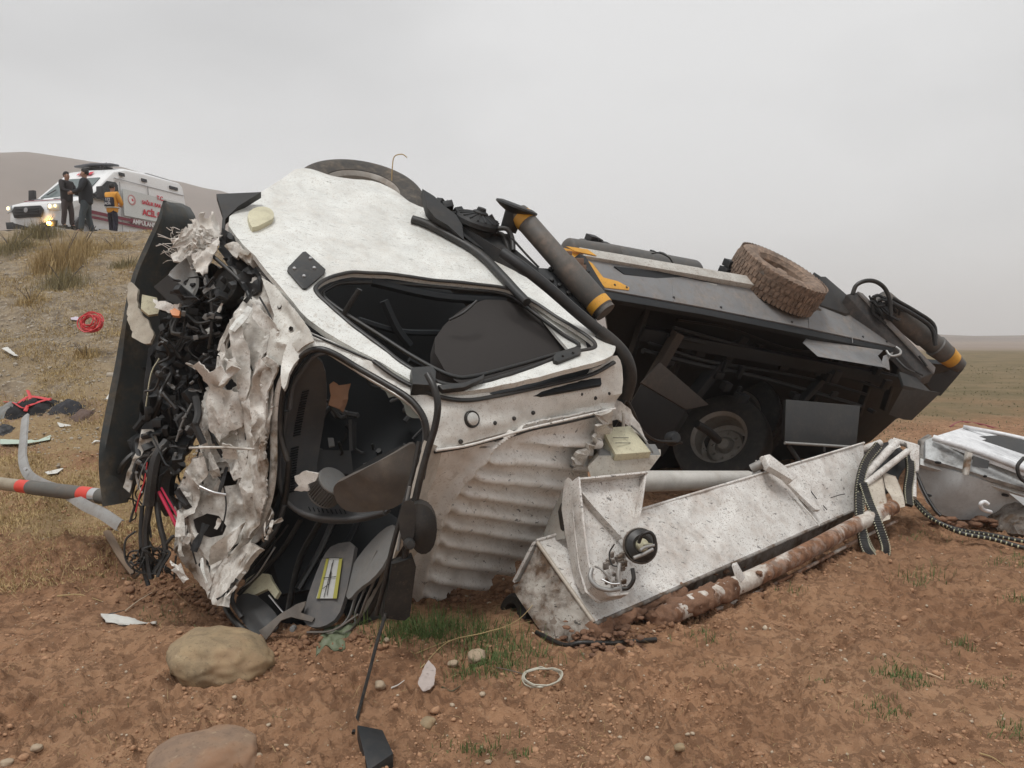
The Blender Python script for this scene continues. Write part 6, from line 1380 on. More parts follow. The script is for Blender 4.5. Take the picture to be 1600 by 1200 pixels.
# ================================================================== WORK BASKET
bk = thing('work_basket', (5.0, 7.4, 0), 'grey and white tipped work basket at the right edge beyond the boom', 'basket')
BF = Surf([(1440, 700, 7.2), (1600, 745, 6.9), (1480, 810, 6.75)])
bk_low = [(1434, 722), (1470, 732), (1530, 750), (1600, 772), (1650, 790), (1650, 800), (1600, 792), (1570, 775), (1530, 808), (1500, 810), (1470, 806), (1452, 790), (1438, 765), (1432, 740)]
sheet('basket_shell', [(1434, 720), (1470, 730), (1530, 748), (1600, 770), (1660, 790), (1660, 830), (1600, 800), (1575, 790), (1545, 812), (1500, 812), (1466, 803), (1448, 785), (1436, 762), (1431, 740)], Surf([(1440, 722, 7.0), (1600, 772, 6.75), (1480, 806, 6.98), (1580, 800, 6.85), (1500, 760, 6.80)]), BASKET, bk, 'smooth grey lower shell', step=9, thick=.5, disp=lambda x, y: .01 * mnoise.noise(Vector((x / 30, y / 30, 0))))
sheet('basket_flange', [(1438, 716), (1520, 738), (1600, 762), (1660, 780), (1660, 792), (1600, 775), (1520, 750), (1438, 726)], Surf([(1438, 716, 6.96), (1660, 785, 6.58), (1520, 750, 6.79)]), paint('light_flange', (.7, .72, .71), film=.4, speck=.3), bk, step=10, thick=.05)
up = sheet('basket_upper_panel', [(1446, 688), (1460, 682), (1520, 700), (1600, 730), (1660, 752), (1660, 780), (1600, 762), (1520, 738), (1446, 716)], Surf([(1446, 688, 7.0), (1660, 752, 6.6), (1520, 738, 6.74)]), paint('scuffed_panel', (.52, .54, .54), dirt=(.13, .12, .11), film=.8, speck=.3, fine=.3, rough=.5, spscale=14, patch=(.52, .6)), bk, 'scuffed grey upper band', step=10, thick=.05)
sheet('basket_rim', [(1460, 682), (1505, 668), (1540, 672), (1600, 688), (1660, 702), (1660, 756), (1600, 736), (1520, 706)], Surf([(1460, 682, 7.0), (1505, 668, 7.7), (1660, 752, 6.6)]), BASKETW, bk, 'white scuffed top rim', holes=[[(1534, 688), (1548, 684), (1600, 694), (1665 - 10, 706), (1650, 722), (1600, 710)]], step=9, thick=.04)
tube('basket_rim_edge', [W(1458, 684, 6.95), W(1520, 703, 6.75), W(1600, 733, 6.55), W(1660, 754, 6.5)], .028, BASKETW, bk, k=6)
tube('basket_rear_edge', [W(1505, 667, 7.65), W(1560, 677, 7.5), W(1620, 690, 7.3), W(1670, 700, 7.2)], .02, BASKETW, bk, k=6)
sheet('basket_inside', [(1525, 682), (1560, 680), (1660, 700), (1660, 735), (1600, 720), (1535, 700)], Surf([(1525, 682, 7.5), (1660, 700, 7.2), (1600, 720, 7.25)]), DARKIN if False else GREYBOX, bk, step=20, thick=.02)
prism('basket_corner_post', [W(1440, 690, 7.05), W(1456, 680, 7.05), W(1458, 700, 6.98), W(1446, 720, 6.95), W(1436, 716, 7.0)], Vector((.02, .1, 0)), BOOMU, bk, bevel=.006)
prism('basket_strap', [W(1512, 706, 6.72), W(1520, 708, 6.71), W(1514, 743, 6.66), W(1507, 742, 6.67)], Vector((0, .04, 0)), CRUSH, bk, bevel=.003)
for (x, y) in [(1467, 723), (1538, 744), (1572, 774), (1452, 774)]: lathe('basket_bolt', W(x, y, 6.72), (-.1, -1, .1), [(0, .03), (.009, .03), (.012, .01), (.012, -.05)], BLACKD, bk, seg=8)
sheet('basket_dark_patch', [(1521, 712), (1546, 720), (1544, 732), (1519, 728)], Surf([(1521, 712, 6.69), (1546, 720, 6.65), (1519, 728, 6.66)]), GREYBOX, bk, step=8, thick=.006)
tube('basket_hook', [W(1548, 800, 6.6), W(1536, 796, 6.55), W(1532, 788, 6.52), W(1538, 784, 6.52), W(1544, 788, 6.52)], .016, BASKETW, bk, k=6)
sheet('basket_torn_flap', [(1576, 770), (1602, 778), (1625, 792), (1622, 800), (1600, 790)], Surf([(1576, 770, 6.55), (1602, 778, 6.5), (1622, 800, 6.45)]), BASKET, bk, step=8, thick=.01)
sheet('basket_muddy_base', [(1545, 808), (1575, 782), (1600, 790), (1660, 810), (1660, 860), (1600, 838), (1560, 830)], Surf([(1545, 808, 6.9), (1600, 790, 6.75), (1660, 860, 6.5), (1600, 830, 6.6)]), BOOMU, bk, step=8, crumple=.03, thick=.05)
tube('basket_cable', [W(1432, 740, 6.75), W(1445, 770, 6.6), W(1460, 795, 6.5), W(1470, 806, 6.45)], .014, RUBBER, bk, k=6)
tube('basket_cable', [W(1600, 715, 6.45), W(1590, 728, 6.42), W(1593, 745, 6.42), W(1604, 755, 6.42)], .014, BLACKD, bk, k=6)
lumps('basket_mud', [(W(1450 + 110 * random.random(), 812 + random.uniform(-2, 10), 6.8), random.uniform(.02, .05)) for _ in range(24)], mudm, bk, kind='stuff')
W = _W0
o = tube('rope', [G(1484, 668), G(1500, 660), G(1530, 664), G(1560, 670)], .02, plain('dark_red_cord', (.22, .04, .05), .7), None, label='dull red cord on the field just behind the basket rim', cat='rope'); recentre(o)

# ================================================================== DEBRIS
def gpts(q, l=.03): return [G(x, y, l) for x, y in q]
# red banded pipe
pa = thing('banded_pipe', G(80, 790), 'weathered steel pipe with two red bands lying left of the bumper', 'pipe')
def span(p0, p1, t): return Vector(p0).lerp(Vector(p1), t)
e0 = W(-60, 748, 5.9); e1_ = W(172, 777, 5.1)
for (t0, t1, m_, r, nm) in [(0, .43, PIPEY, .046, 'pipe_tube'), (.43, .50, REDPAINT, .047, 'red_band'), (.50, .83, DKPIPE, .050, 'pipe_sleeve'), (.83, .90, REDPAINT, .051, 'red_band'), (.90, .94, ALU, .050, 'pipe_collar'), (.94, 1, DKPIPE, .052, 'pipe_end')]:
    a = span(e0, e1_, t0); b = span(e0, e1_, t1)
    lathe(nm, a, b - a, [(r * .8, 0), (r, 0), (r, (b - a).length), (r * .8, (b - a).length), (r * .8, 0)], m_, pa, seg=24)
# guardrail post bent: vertical part, curved foot, tail
gp = thing('bent_metal_strut', G(60, 740), 'pale bent metal strut leaning from the red cloth pile to the ditch', 'metal strut')
def cchan(name, pts, w_, mat, par, up=(0, -1, .3)):
    P = cat_rom([W(*p) for p in pts], 6); g = []
    V = []; F_ = []; prof = [(-1, 0), (-1, .5), (-.35, .62), (.35, .62), (1, .5), (1, 0), (.9, 0), (.9, .42), (.3, .5), (-.3, .5), (-.9, .42), (-.9, 0)]
    k = len(prof)
    for i, p in enumerate(P):
        t = (P[min(i + 1, len(P) - 1)] - P[max(i - 1, 0)]).normalized(); u_ = Vector(up); u_ = (u_ - t * u_.dot(t)).normalized(); s_ = t.cross(u_)
        for (a, b) in prof: V.append(p + s_ * a * w_ + u_ * b * w_)
    for i in range(len(P) - 1):
        for j in range(k): F_.append((i * k + j, i * k + (j + 1) % k, (i + 1) * k + (j + 1) % k, (i + 1) * k + j))
    F_ += [tuple(range(k)), tuple((len(P) - 1) * k + j for j in range(k))[::-1]]
    me = new_mesh(name, V, F_, True, 30); bm = bmesh.new(); bm.from_mesh(me); bmesh.ops.recalc_face_normals(bm, faces=bm.faces); bm.to_mesh(me); bm.free(); me.set_sharp_from_angle(angle=math.radians(30))
    return link(name, me, mat, par)
cchan('strut_channel', [(41, 652, 6.9), (38, 690, 6.4), (37, 718, 6.1), (46, 742, 5.9), (70, 757, 5.7), (100, 768, 5.4), (135, 790, 5.1), (160, 802, 4.95), (190, 822, 4.8)], .036, GALV, gp)
lathe('strut_bolt', W(41, 733, 5.85), (0, -1, .3), [(0, .02), (.012, .018), (.014, 0)], ALU, gp, seg=8)
ws_ = tube('wooden_stake', [G(168, 848, .05), G(190, 878, .03), G(212, 908, .02)], .028, paint('grey_brown_wood', (.25, .18, .125), film=.5, fine=.4, rough=.8), None, label='grey brown round stake sticking out of the ditch by the wires', cat='stake', flat=.7); recentre(ws_)
# cloth pile
def cloth(name, outline, d_or_none, mat, label, cat, lift=.05, amp=.06, par=None, sc=.12, h=None):
    P = [G(x, y) for x, y in outline]; cx = sum(p.x for p in P) / len(P); cy = sum(p.y for p in P) / len(P)
    xs = [p.x for p in P]; ys = [p.y for p in P]; w = max(xs) - min(xs); l = max(max(ys) - min(ys), .25); nu = 26
    V = []; F_ = []
    for i in range(nu + 1):
        for j in range(nu + 1):
            u = i / nu * 2 - 1; v = j / nu * 2 - 1; rr = (abs(u) ** 3 + abs(v) ** 3) ** (1 / 3); edge = 1 + .25 * mnoise.noise(Vector((u * 2, v * 2, cx)))
            x = cx + u * w * .5 * edge; y = cy + v * l * .5 * edge; q = Vector((x, y, 1)) / sc
            z = (1 - min(1, rr)) ** .5 * (h or amp) + amp * .5 * (1 - min(1, rr)) ** .2 * (mnoise.noise(q) + .8 * abs(mnoise.noise(q * 2.1)))
            V.append(Vector((x, y, z)))
    zz = full_h(np.array([v.x for v in V]), np.array([v.y for v in V]))
    for v, z in zip(V, zz): v.z += z + .004
    n = nu + 1; F_ = [(i * n + j, (i + 1) * n + j, (i + 1) * n + j + 1, i * n + j + 1) for i in range(nu) for j in range(nu)]
    nn = len(V); V2 = V + [v - Vector((0, 0, .012)) for v in V]; F_ += [tuple(k + nn for k in f[::-1]) for f in list(F_)]
    for i in range(nu):
        for (a, b) in ((i * n, (i + 1) * n), ((i + 1) * n + nu, i * n + nu), (i + 1, i), (nu * n + i, nu * n + i + 1)): F_.append((a, b, b + nn, a + nn))
    o = link(name, new_mesh(name, V2, F_, True, None), mat, par, label, cat if par is None else None)
    return recentre(o) if par is None else o
cloth('black_jacket', [(24, 654), (70, 652), (66, 636), (30, 637)], None, plain('black_cloth', (.012, .012, .014), .9), 'crumpled black cloth bundle with red straps above the pale strut', 'cloth', amp=.09, h=.12)
for q, r in (([(30, 648), (45, 636), (62, 640), (80, 648)], .03), ([(8, 640), (22, 646), (38, 652), (52, 646)], .025), ([(44, 624), (48, 640), (40, 656)], .028), ([(46, 650), (62, 646), (80, 645)], .035)):
    o = tube('red_strap', [G(x, y, .11) for x, y in q], r * .8, RED, None, flat=.35, label={30: 'red strap arching over the right end of the black cloth', 8: 'leftmost red strap trailing from the black cloth', 44: 'upright red strap across the middle of the black cloth', 46: 'thick red strap low on the right of the black cloth'}[q[0][0]], cat='strap', group='red straps on the black cloth'); recentre(o)
cloth('grey_cloth', [(-10, 655), (24, 652), (22, 642), (-8, 642)], None, plain('grey_cloth', (.22, .22, .21), .9), 'pale grey cloth at the left edge beside the black bundle', 'cloth', amp=.06, h=.1)
cloth('dark_clothes', [(85, 655), (122, 655), (120, 643), (90, 645)], None, plain('charcoal_cloth', (.03, .03, .035), .9), 'charcoal clothes heap right of the red straps', 'clothes', amp=.06, h=.07)
cloth('brown_cloth', [(120, 658), (138, 658), (136, 648), (122, 650)], None, plain('brown_cloth', (.12, .08, .065), .9), 'small brown cloth lump at the right end of the clothes', 'cloth', amp=.05, h=.09)
cloth('black_shoe', [(-4, 676), (8, 676), (7, 669), (-3, 670)], None, plain('shoe_black', (.02, .02, .022), .6), 'small black lump cut off at the left edge', 'shoe', amp=.04, h=.09)
def paper(pl, label, mat, lift=.02, cat='paper', name='paper_scrap', rough=.01):
    P = [G(x, y, lift) for x, y in pl]; c = sum(P, Vector()) / len(P)
    o = prism(name, [p + Vector((0, 0, random.uniform(-rough, rough))) for p in P], Vector((0, 0, .004)), mat, None, bevel=0, sub=.03, crumple=.012, cscale=.06, label=label, cat=cat); return recentre(o)
PAPER = plain('white_paper', (.58, .57, .53), .8); GREENP = plain('pale_green_plastic', (.42, .50, .42), .5)
paper([(0, 684), (28, 686), (60, 690), (80, 689), (78, 695), (40, 696), (0, 697)], 'long pale green plastic sheet on soil at the left edge', GREENP, .03, 'plastic sheet', 'plastic_sheet')
paper([(70, 742), (100, 740), (90, 746), (74, 747)], 'white paper scrap beside the bend of the pale strut', PAPER)
paper([(148, 685), (158, 696), (150, 697), (144, 697)], 'tiny white scrap below the dark clothes', PAPER)
paper([(90, 668), (112, 666), (110, 670), (94, 671)], 'faint white scrap under the clothes heap', PAPER)
paper([(3, 553), (12, 551), (29, 562), (22, 565)], 'white flat board fragment high on the slope at the left edge', PAPER, .06, 'board', 'board_fragment')
paper([(110, 505), (122, 502), (124, 510), (112, 509)], 'lilac scrap just left of the red coil', plain('lilac_plastic', (.5, .44, .5), .6), .05)
paper([(158, 968), (180, 966), (210, 974), (244, 980), (243, 986), (200, 982), (165, 978)], 'torn white plastic sheet left of the tan boulder', PAPER, .02, 'plastic sheet', 'plastic_sheet')
twig([(195, 958), (215, 945, .02), (238, 938, .04)], .005, 'pale curved stick rising beside the torn white plastic', plain('pale_stick', (.45, .36, .26), .8))
twig([(158, 966), (175, 962, .01), (195, 962, .02)], .005, 'dark cord lying on the torn white plastic', RUBBER, 'cord', 'cord')
paper([(165, 636), (172, 630), (171, 640)], 'white scrap tucked by the bumper edge', PAPER, .06)
# red coil on the slope
rc = thing('red_coil', G(140, 515), 'tangled red cord coil lying on the gravel slope', 'cord coil')
c0 = W(141, 503, 12.3); random.seed(44); g = Geo()
for k in range(12):
    r0_ = random.uniform(.09, .19); P = []
    cc = c0 + Vector((random.uniform(-.03, .03), random.uniform(-.05, .05), random.uniform(-.03, .03)))
    for j in range(15):
        an = j * 2 * math.pi / 14; P.append(cc + Vector((math.cos(an) * r0_, .35 * math.sin(an) * r0_ + random.uniform(-.01, .01), math.sin(an) * r0_ * .85)) + Vector((0, 0, random.uniform(-.012, .012))))
    tube('coil_turn', P, .011, RED, rc, k=2, sides=5)
# wire ring near
wz = G(846, 1068).z + .02
wr = thing('wire_ring', G(846, 1068), 'pale looped wire ring lying on the red soil', 'wire ring')
for k in range(3):
    P = []
    cpx, cpy = 846 + k * 1.5, 1067 + k * 2
    for j in range(24):
        an = j * 2 * math.pi / 24; q = G(cpx + 30 * math.cos(an), cpy + (17 - k) * math.sin(an)); q.z = wz + .008 * k + .004 * math.sin(an * 2 + k); P.append(q)
    tube('wire_turn', P, .0035, plain('pale_wire', (.48, .46, .38), .5), wr, k=3, sides=6, closed=True)
tube('wire_tail', [G(x, y, .01) for x, y in [(818, 1060), (800, 1056), (775, 1055)]], .002, SEAT, wr, k=4)
# black block at bottom
bb = prism('plastic_block', [G(558, 1166, .06), G(598, 1158, .06), G(615, 1200, .055), G(575, 1212, .055)], Vector((0, 0, -.06)), BLACKD, None, bevel=.006, label='black plastic block on the soil under the rod tip', cat='plastic block'); recentre(bb)
bits = prism('bark_piece', [G(652, 1092, .05), G(664, 1068, .09), (G(676, 1078, .08)), G(672, 1098, .02), G(660, 1104, .01)], Vector((.015, .03, .01)), plain('pale_grey_wood', (.40, .34, .31), .8), None, bevel=.003, sub=.012, crumple=.006, cscale=.03, label='upright pale grey splinter between the stones', cat='wood splinter'); recentre(bits)
gs = cloth('green_plastic_bag', [(505, 990), (545, 988), (540, 1002), (510, 1004)], None, plain('dull_green', (.13, .15, .09), .6), 'small dull green crumpled bag at the foot of the cab', 'plastic bag', amp=.02, h=.03)

# ================================================================== DRY SHRUBS ON THE BANK
def shrub(px, py, hgt, wid, label, n=900, col=STRAW, lean=.7):
    p = G(px, py); t = thing('dry_shrub', p, label, 'shrub', 'dry shrubs on the embankment')
    x = p.x + rng.normal(0, wid * .28, n); y = p.y + rng.normal(0, wid * .25, n)
    o = blades('x', x, y, hgt * rng.uniform(.35, 1, n) * np.exp(-((x - p.x) / wid) ** 2), .010 + 0 * x, lean, col, None, None, curl=.35)
    me = o.data; bpy.data.objects.remove(o); link('stems', me, col, t, kind='stuff')
    for i in range(5):
        a = random.uniform(0, 6.28); b0 = Vector((p.x + math.cos(a) * .03, p.y, p.z - .02)); tube('branch', [b0, b0 + Vector((math.cos(a) * wid * .2, math.sin(a) * .1, hgt * .5)), b0 + Vector((math.cos(a) * wid * .45, math.sin(a) * .2, hgt * .95))], [.012, .004], SEAT, t, k=3, sides=5)
DRYG = plain('olive_dry_stems', (.24, .20, .10), .9, var=.35, bscale=4)
shrub(92, 424, .95, .9, 'tallest tawny shrub, directly below the ambulance fog lamp', 1500)
shrub(125, 400, .7, .8, 'wide tawny shrub right of the tallest one', 1000)
shrub(6, 345, 1.0, .5, 'yellow shrub at the left edge against the ambulance bonnet', 700)
shrub(60, 372, .6, .9, 'low shrub in front of the ambulance grille', 900, DRYG)
shrub(200, 420, .35, .6, 'small brown shrub halfway to the upright bumper', 500, DRYG)
shrub(20, 395, .45, 1.0, 'olive shrub on the slope at the left edge', 700, DRYG)
shrub(135, 560, .22, .35, 'little dry shrub below the red coil', 350)
shrub(50, 480, .3, .5, 'pale wiry shrub left of the red coil', 350)
shrub(100, 445, .45, .8, 'dark olive shrub spreading under the tallest one', 700, DRYG)
shrub(180, 385, .3, .7, 'short shrub near the feet of the orange jacket', 450)
# ================================================================== ROAD + AMBULANCE + PEOPLE
AW = plain('ambulance_white', (.80, .81, .81), .3); ADARK = plain('van_black_plastic', (.025, .025, .028), .45); AGLASS = plain('van_glass', (.10, .13, .13), .12); ASIDEG = plain('side_glass', (.015, .018, .02), .12)
AMAR = plain('maroon_stripe', (.20, .02, .04), .4); ARED = plain('red_letter', (.62, .03, .06), .45); AGREY = plain('van_grey', (.35, .35, .36), .5)
hd = Vector((-.26, -.965, -.004)).normalized(); lf = Vector((0, 0, 1)).cross(hd).normalized(); upv = hd.cross(lf)
FL = W(91, 360, 24.6)                                   # front left wheel corner on the road
FL.z = 4.74
am = thing('ambulance', FL, 'white high roof ambulance van with red lettering parked on the bank above the wreck', 'ambulance')
ASC = 1.10
def AL(x, y, z): return FL + (hd * (x) + lf * y + upv * z) * ASC      # x: 0 at nose, negative to the rear; y: 0 = left side, -2.04 = right side; z up
Wd = 2.04
side = [(-.02, .35), (.02, .55), (.0, .85), (-.10, 1.02), (-.95, 1.30), (-1.08, 1.36), (-1.95, 2.10), (-2.35, 2.42), (-2.9, 2.58), (-3.8, 2.62), (-5.55, 2.60), (-5.68, 2.5), (-5.74, 1.6), (-5.76, .55), (-5.70, .35)]
def van_body():
    ys = [0, -.03, -.12, -.3, -1.02, -1.74, -1.92, -2.01, -2.04]
    V = []; F_ = []
    k = len(side)
    cxm, czm = -3.0, 1.2
    for yi, y in enumerate(ys):
        yy = abs(y + 1.02) / 1.02
        ins = .0 if yy < .8 else (.0 if yy < .9 else (.05 if yy < .98 else .11))
        for (x, z) in side:
            tumble = .14 * max(0, (z - 1.2) / 1.4) ** 1.6
            nose = .16 * max(0, (x + 1.0)) ** 1.5 if x > -1.0 else 0
            f = min(1, yy)
            yv = -1.02 + (y + 1.02) * (1 - (tumble + nose) * (f > .5))
            dx = cxm - x; dz = czm - z; l = math.hypot(dx, dz)
            # crown of the roof and bow of the nose
            bow = -.10 * yy ** 3 if x > -1.2 else 0; crown = -.05 * yy ** 3 if z > 1.6 else 0
            V.append(AL(x + dx / l * ins + bow, yv, z + dz / l * ins + crown))
    n = len(ys)
    for i in range(n - 1):
        for j in range(k): F_.append((i * k + j, i * k + (j + 1) % k, (i + 1) * k + (j + 1) % k, (i + 1) * k + j))
    F_.append(tuple(range(k))); F_.append(tuple((n - 1) * k + j for j in range(k))[::-1])
    me = new_mesh('body', V, F_, True, 28); bm = bmesh.new(); bm.from_mesh(me); bmesh.ops.recalc_face_normals(bm, faces=bm.faces); bm.to_mesh(me); bm.free(); me.set_sharp_from_angle(angle=math.radians(28))
    return link('body', me, AW, am)
van_body()
def syf(z): return -1.02 + 1.02 * (1 - .14 * max(0, (z - 1.2) / 1.4) ** 1.6)
def sp(x, z, o=.012): return AL(x, syf(z) + o, z)
def spanel(name, pts, mat, par=None, o=.012, t=.02, **kw): return prism(name, [sp(x, z, o) for x, z in pts], lf * -t, mat, par or am, bevel=0, **kw)
# slope helper for windscreen / bonnet
def fp(x, y, z, o=.015):
    return AL(x, y, z) + (hd * .66 + upv * .75) * o
prism('windscreen', [fp(-1.12, -.14, 1.38), fp(-1.12, -.14, 1.38) + lf * -1.76, fp(-1.93, -.26, 2.08) + lf * -1.52, fp(-1.93, -.26, 2.08)], (hd * .66 + upv * .75) * -.03, AGLASS, am, bevel=0)
# curved patch: also bow in the middle
tube('wiper', [fp(-1.15, -.9, 1.42, .06), fp(-1.5, -.75, 1.72, .06)], .018, ADARK, am, smooth=False)
tube('wiper', [fp(-1.15, -1.5, 1.42, .06), fp(-1.4, -1.4, 1.62, .06)], .018, ADARK, am, smooth=False)
for y in (-.45, -1.3): prism('bonnet_vent', [fp(-.75, y, 1.25, .03), fp(-.75, y - .42, 1.25, .03), fp(-.82, y - .42, 1.275, .03), fp(-.82, y, 1.275, .03)], upv * -.02, ADARK, am, bevel=0)
prism('bonnet_stripe', [fp(-.5, -.3, 1.16, .03), fp(-.5, -1.7, 1.16, .03), fp(-.58, -1.7, 1.185, .03), fp(-.58, -.3, 1.185, .03)], upv * -.02, AMAR, am, bevel=0)
prism('crescent_badge_panel', [fp(-2.05, -.7, 2.2, .04), fp(-2.05, -1.25, 2.2, .04), fp(-2.2, -1.25, 2.31, .04), fp(-2.2, -.7, 2.31, .04)], upv * -.01, ARED, am, bevel=0)
prism('crescent_cutout', [fp(-2.08, -.82, 2.225, .05), fp(-2.08, -1.18, 2.225, .05), fp(-2.17, -1.18, 2.295, .05), fp(-2.17, -.82, 2.295, .05)], upv * -.01, AW, am, bevel=0)
# front face
def ff(y, z, o=.05): return AL(.02 + o - .10 * (abs(y + 1.02) / 1.02) ** 3, y, z)
prism('grille', [ff(-.56, .93), ff(-1.50, .93), ff(-1.60, .80), (ff(-1.52, .60)), ff(-.54, .60), ff(-.46, .80)], hd * -.06, ADARK, am, bevel=.02)
for z in (.68, .76, .84): tube('grille_bar', [ff(-.6, z, .07), ff(-1.02, z, .08), ff(-1.46, z, .07)], .012, ADARK, am)
lathe('oval_badge', ff(-1.02, .80, .09), hd, [(0, .01), (.07, .008), (.08, 0)], AGREY, am, seg=20)
prism('bumper', [ff(-.1, .50, .02), ff(-1.94, .50, .02), ff(-1.9, .30, .02), ff(-.14, .30, .02)], hd * -.08, ADARK, am, bevel=.01)
LIT = plain('lit_headlamp', (.8, .7, .5), .3, emit=(1, .78, .42), es=1.6); FOG = plain('lit_fog_lamp', (.9, .7, .4), .3, emit=(1, .52, .12), es=45); OFFL = plain('headlamp_glass', (.45, .47, .48), .15)
for y0, m_ in ((-.36, OFFL), (-1.68, OFFL)):
    s_ = 1 if y0 > -1 else -1
    h_ = prism('headlamp', [ff(y0, .98, .0), ff(y0 + s_ * .30, 1.0, -.08), ff(y0 + s_ * .30, .78, -.08), ff(y0, .80, .02)], hd * -.05, m_, am, bevel=.01)
    if s_ > 0:
        lathe('lamp_bulb', ff(y0 + .09, .90, .02), hd, [(0, .03), (.05, .02), (.07, 0)], LIT, h_, seg=14); lathe('lamp_bulb', ff(y0 + .21, .92, -.03), hd, [(0, .03), (.04, .02), (.05, 0)], LIT, h_, seg=14)
    else: lathe('lamp_bulb', ff(y0 - .12, .90, .01), hd, [(0, .02), (.05, .02), (.06, 0)], LIT, h_, seg=14)
lathe('fog_lamp', ff(-.30, .40, .06), hd, [(0, .03), (.05, .025), (.07, 0), (.07, -.04)], FOG, am, seg=16, label='glowing amber fog lamp')
# side details
spanel('cab_side_window', [(-1.32, 1.42), (-1.98, 1.98), (-2.35, 2.0), (-2.42, 1.92), (-2.42, 1.34), (-1.35, 1.34)], ASIDEG, t=.02)
spanel('door_mirror_sail', [(-1.22, 1.36), (-1.40, 1.36), (-1.40, 1.52)], ADARK, o=.016)
spanel('sliding_door_line', [(-2.52, .45), (-2.535, .45), (-2.535, 2.05), (-2.52, 2.05)], AGREY, o=.006)
spanel('sliding_door_line', [(-3.80, .45), (-3.815, .45), (-3.815, 2.15), (-3.80, 2.15)], AGREY, o=.006)
spanel('pale_side_panel', [(-2.62, 1.0), (-5.6, 1.0), (-5.58, 1.85), (-2.62, 1.85)], plain('pale_grey_film', (.66, .69, .68), .35), t=.02, o=.006)
spanel('roof_seam', [(-2.3, 2.12), (-5.62, 2.12), (-5.62, 2.14), (-2.3, 2.14)], AGREY, o=.012)
spanel('maroon_stripe', [(-1.0, .86), (-2.9, .84), (-2.9, .93), (-1.0, .97)], AMAR, t=.02, o=.010)
spanel('maroon_stripe', [(-1.2, .72), (-5.65, .64), (-5.65, .70), (-1.2, .80)], AMAR, t=.02, o=.012)
spanel('maroon_stripe', [(-3.9, .82), (-5.65, .76), (-5.65, .78), (-3.9, .85)], AMAR, t=.02, o=.011)
spanel('maroon_stripe', [(-3.9, .87), (-5.65, .82), (-5.65, .84), (-3.9, .90)], AMAR, t=.02, o=.011)
spanel('side_skirt', [(-1.6, .44), (-5.0, .44), (-5.0, .20), (-1.6, .20)], ADARK, t=.06, o=-.01)
for x in (-2.55, -3.55, -4.9): spanel('side_strobe_light', [(x, 2.26), (x - (.22 if x > -4 else .40), 2.26), (x - (.22 if x > -4 else .40), 2.36), (x, 2.36)], ADARK, t=.05, o=.03)
spanel('crescent_emblem', [(-2.98 + .17 * math.cos(t) , 1.55 + .17 * math.sin(t)) for t in np.linspace(0, 6.28, 18)[:-1]], plain('pale_red_emblem', (.55, .28, .28), .5), t=.02, o=.010)
spanel('crescent_hole', [(-2.95 + .12 * math.cos(t) , 1.55 + .12 * math.sin(t)) for t in np.linspace(0, 6.28, 18)[:-1]], AW, t=.02, o=.013)
spanel('emblem_star', [(-3.0 + (.07 if i % 2 else .03) * math.cos(i * math.pi / 5), 1.55 + (.07 if i % 2 else .03) * math.sin(i * math.pi / 5)) for i in range(10)], ARED, t=.02, o=.016)
tx = -hd
def stext(s, size, x, z, mat, bold=.008): return text_obj('lettering', s, size * ASC, mat, am, tuple(sp(x, z, .02)), tx, upv, .004, bold)
stext('T.C.', .19, -4.15, 1.76, ARED); stext('SAĞLIK BAKANLIĞI', .165, -3.42, 1.50, ARED, .005); stext('ACİL SAĞLIK', .27, -3.42, 1.14, ARED, .010)
stext('AMBULANS', .20, -2.95, .79, plain('letter_white', (.7, .7, .7), .5), .01)
spanel('lettering_band', [(-2.88, .955), (-4.15, .935), (-4.15, .77), (-2.88, .79)], AMAR, t=.01, o=.008)
# wheels, arches, mirror, roof gear
for x in (-.98, -4.55):
    for y in (-.10, -1.94):
        c = AL(x, y, .33); w = bpy.data.objects.new('wheel', None); COL.objects.link(w); w.parent = am; BASES[w.name] = FL.copy()
        sg = 1 if y > -1 else -1
        lathe('tyre', c, lf * sg, [(.21, .09), (.33, .10), (.37, .07), (.38, 0), (.37, -.08), (.33, -.1), (.21, -.1)], TYRED, w, seg=28); lathe('rim', c, lf * sg, [(0, .05), (.06, .06), (.1, .03), (.18, .05), (.2, .085)], AGREY, w, seg=24)
        if sg > 0: lathe('wheel_arch', AL(x, 0, .35), lf, [(.36, .005), (.42, .012), (.44, -.02)], ADARK, am, seg=32)
        spx = 1
spanel('mud_flap', [(-1.42, .40), (-1.46, .40), (-1.46, .12), (-1.42, .12)], ADARK, t=.2)
tube('mirror_arm', [sp(-1.38, 1.45), sp(-1.32, 1.45, .2)], .03, ADARK, am, smooth=False)
prism('door_mirror', [AL(-1.30, .16, 1.68), AL(-1.30, .36, 1.68), AL(-1.30, .38, 1.30), AL(-1.30, .16, 1.30)], hd * -.12, ADARK, am, bevel=.02)
prism('door_mirror', [AL(-1.30, -2.20, 1.68), AL(-1.30, -2.40, 1.68), AL(-1.30, -2.42, 1.30), AL(-1.30, -2.2, 1.30)], hd * -.12, ADARK, am, bevel=.02)
prism('beacon_bar', [AL(-2.45, -.3, 2.58), AL(-2.35, -1.0, 2.60), AL(-2.45, -1.74, 2.58), AL(-2.8, -1.74, 2.60), AL(-2.85, -1.0, 2.62), AL(-2.8, -.3, 2.60)], upv * .065, plain('beacon_grey', (.12, .13, .15), .4), am, bevel=.015, label='dark beacon light bar on the roof')
prism('beacon_base', [AL(-2.55, -.6, 2.50), AL(-2.55, -1.44, 2.50), AL(-2.85, -1.44, 2.53), AL(-2.85, -.6, 2.53)], upv * .07, ADARK, am, bevel=0)
prism('rear_roof_unit', [AL(-4.2, -.45, 2.60), AL(-4.2, -1.6, 2.60), AL(-5.4, -1.6, 2.58), AL(-5.4, -.45, 2.58)], upv * .10, AGREY, am, bevel=.03)
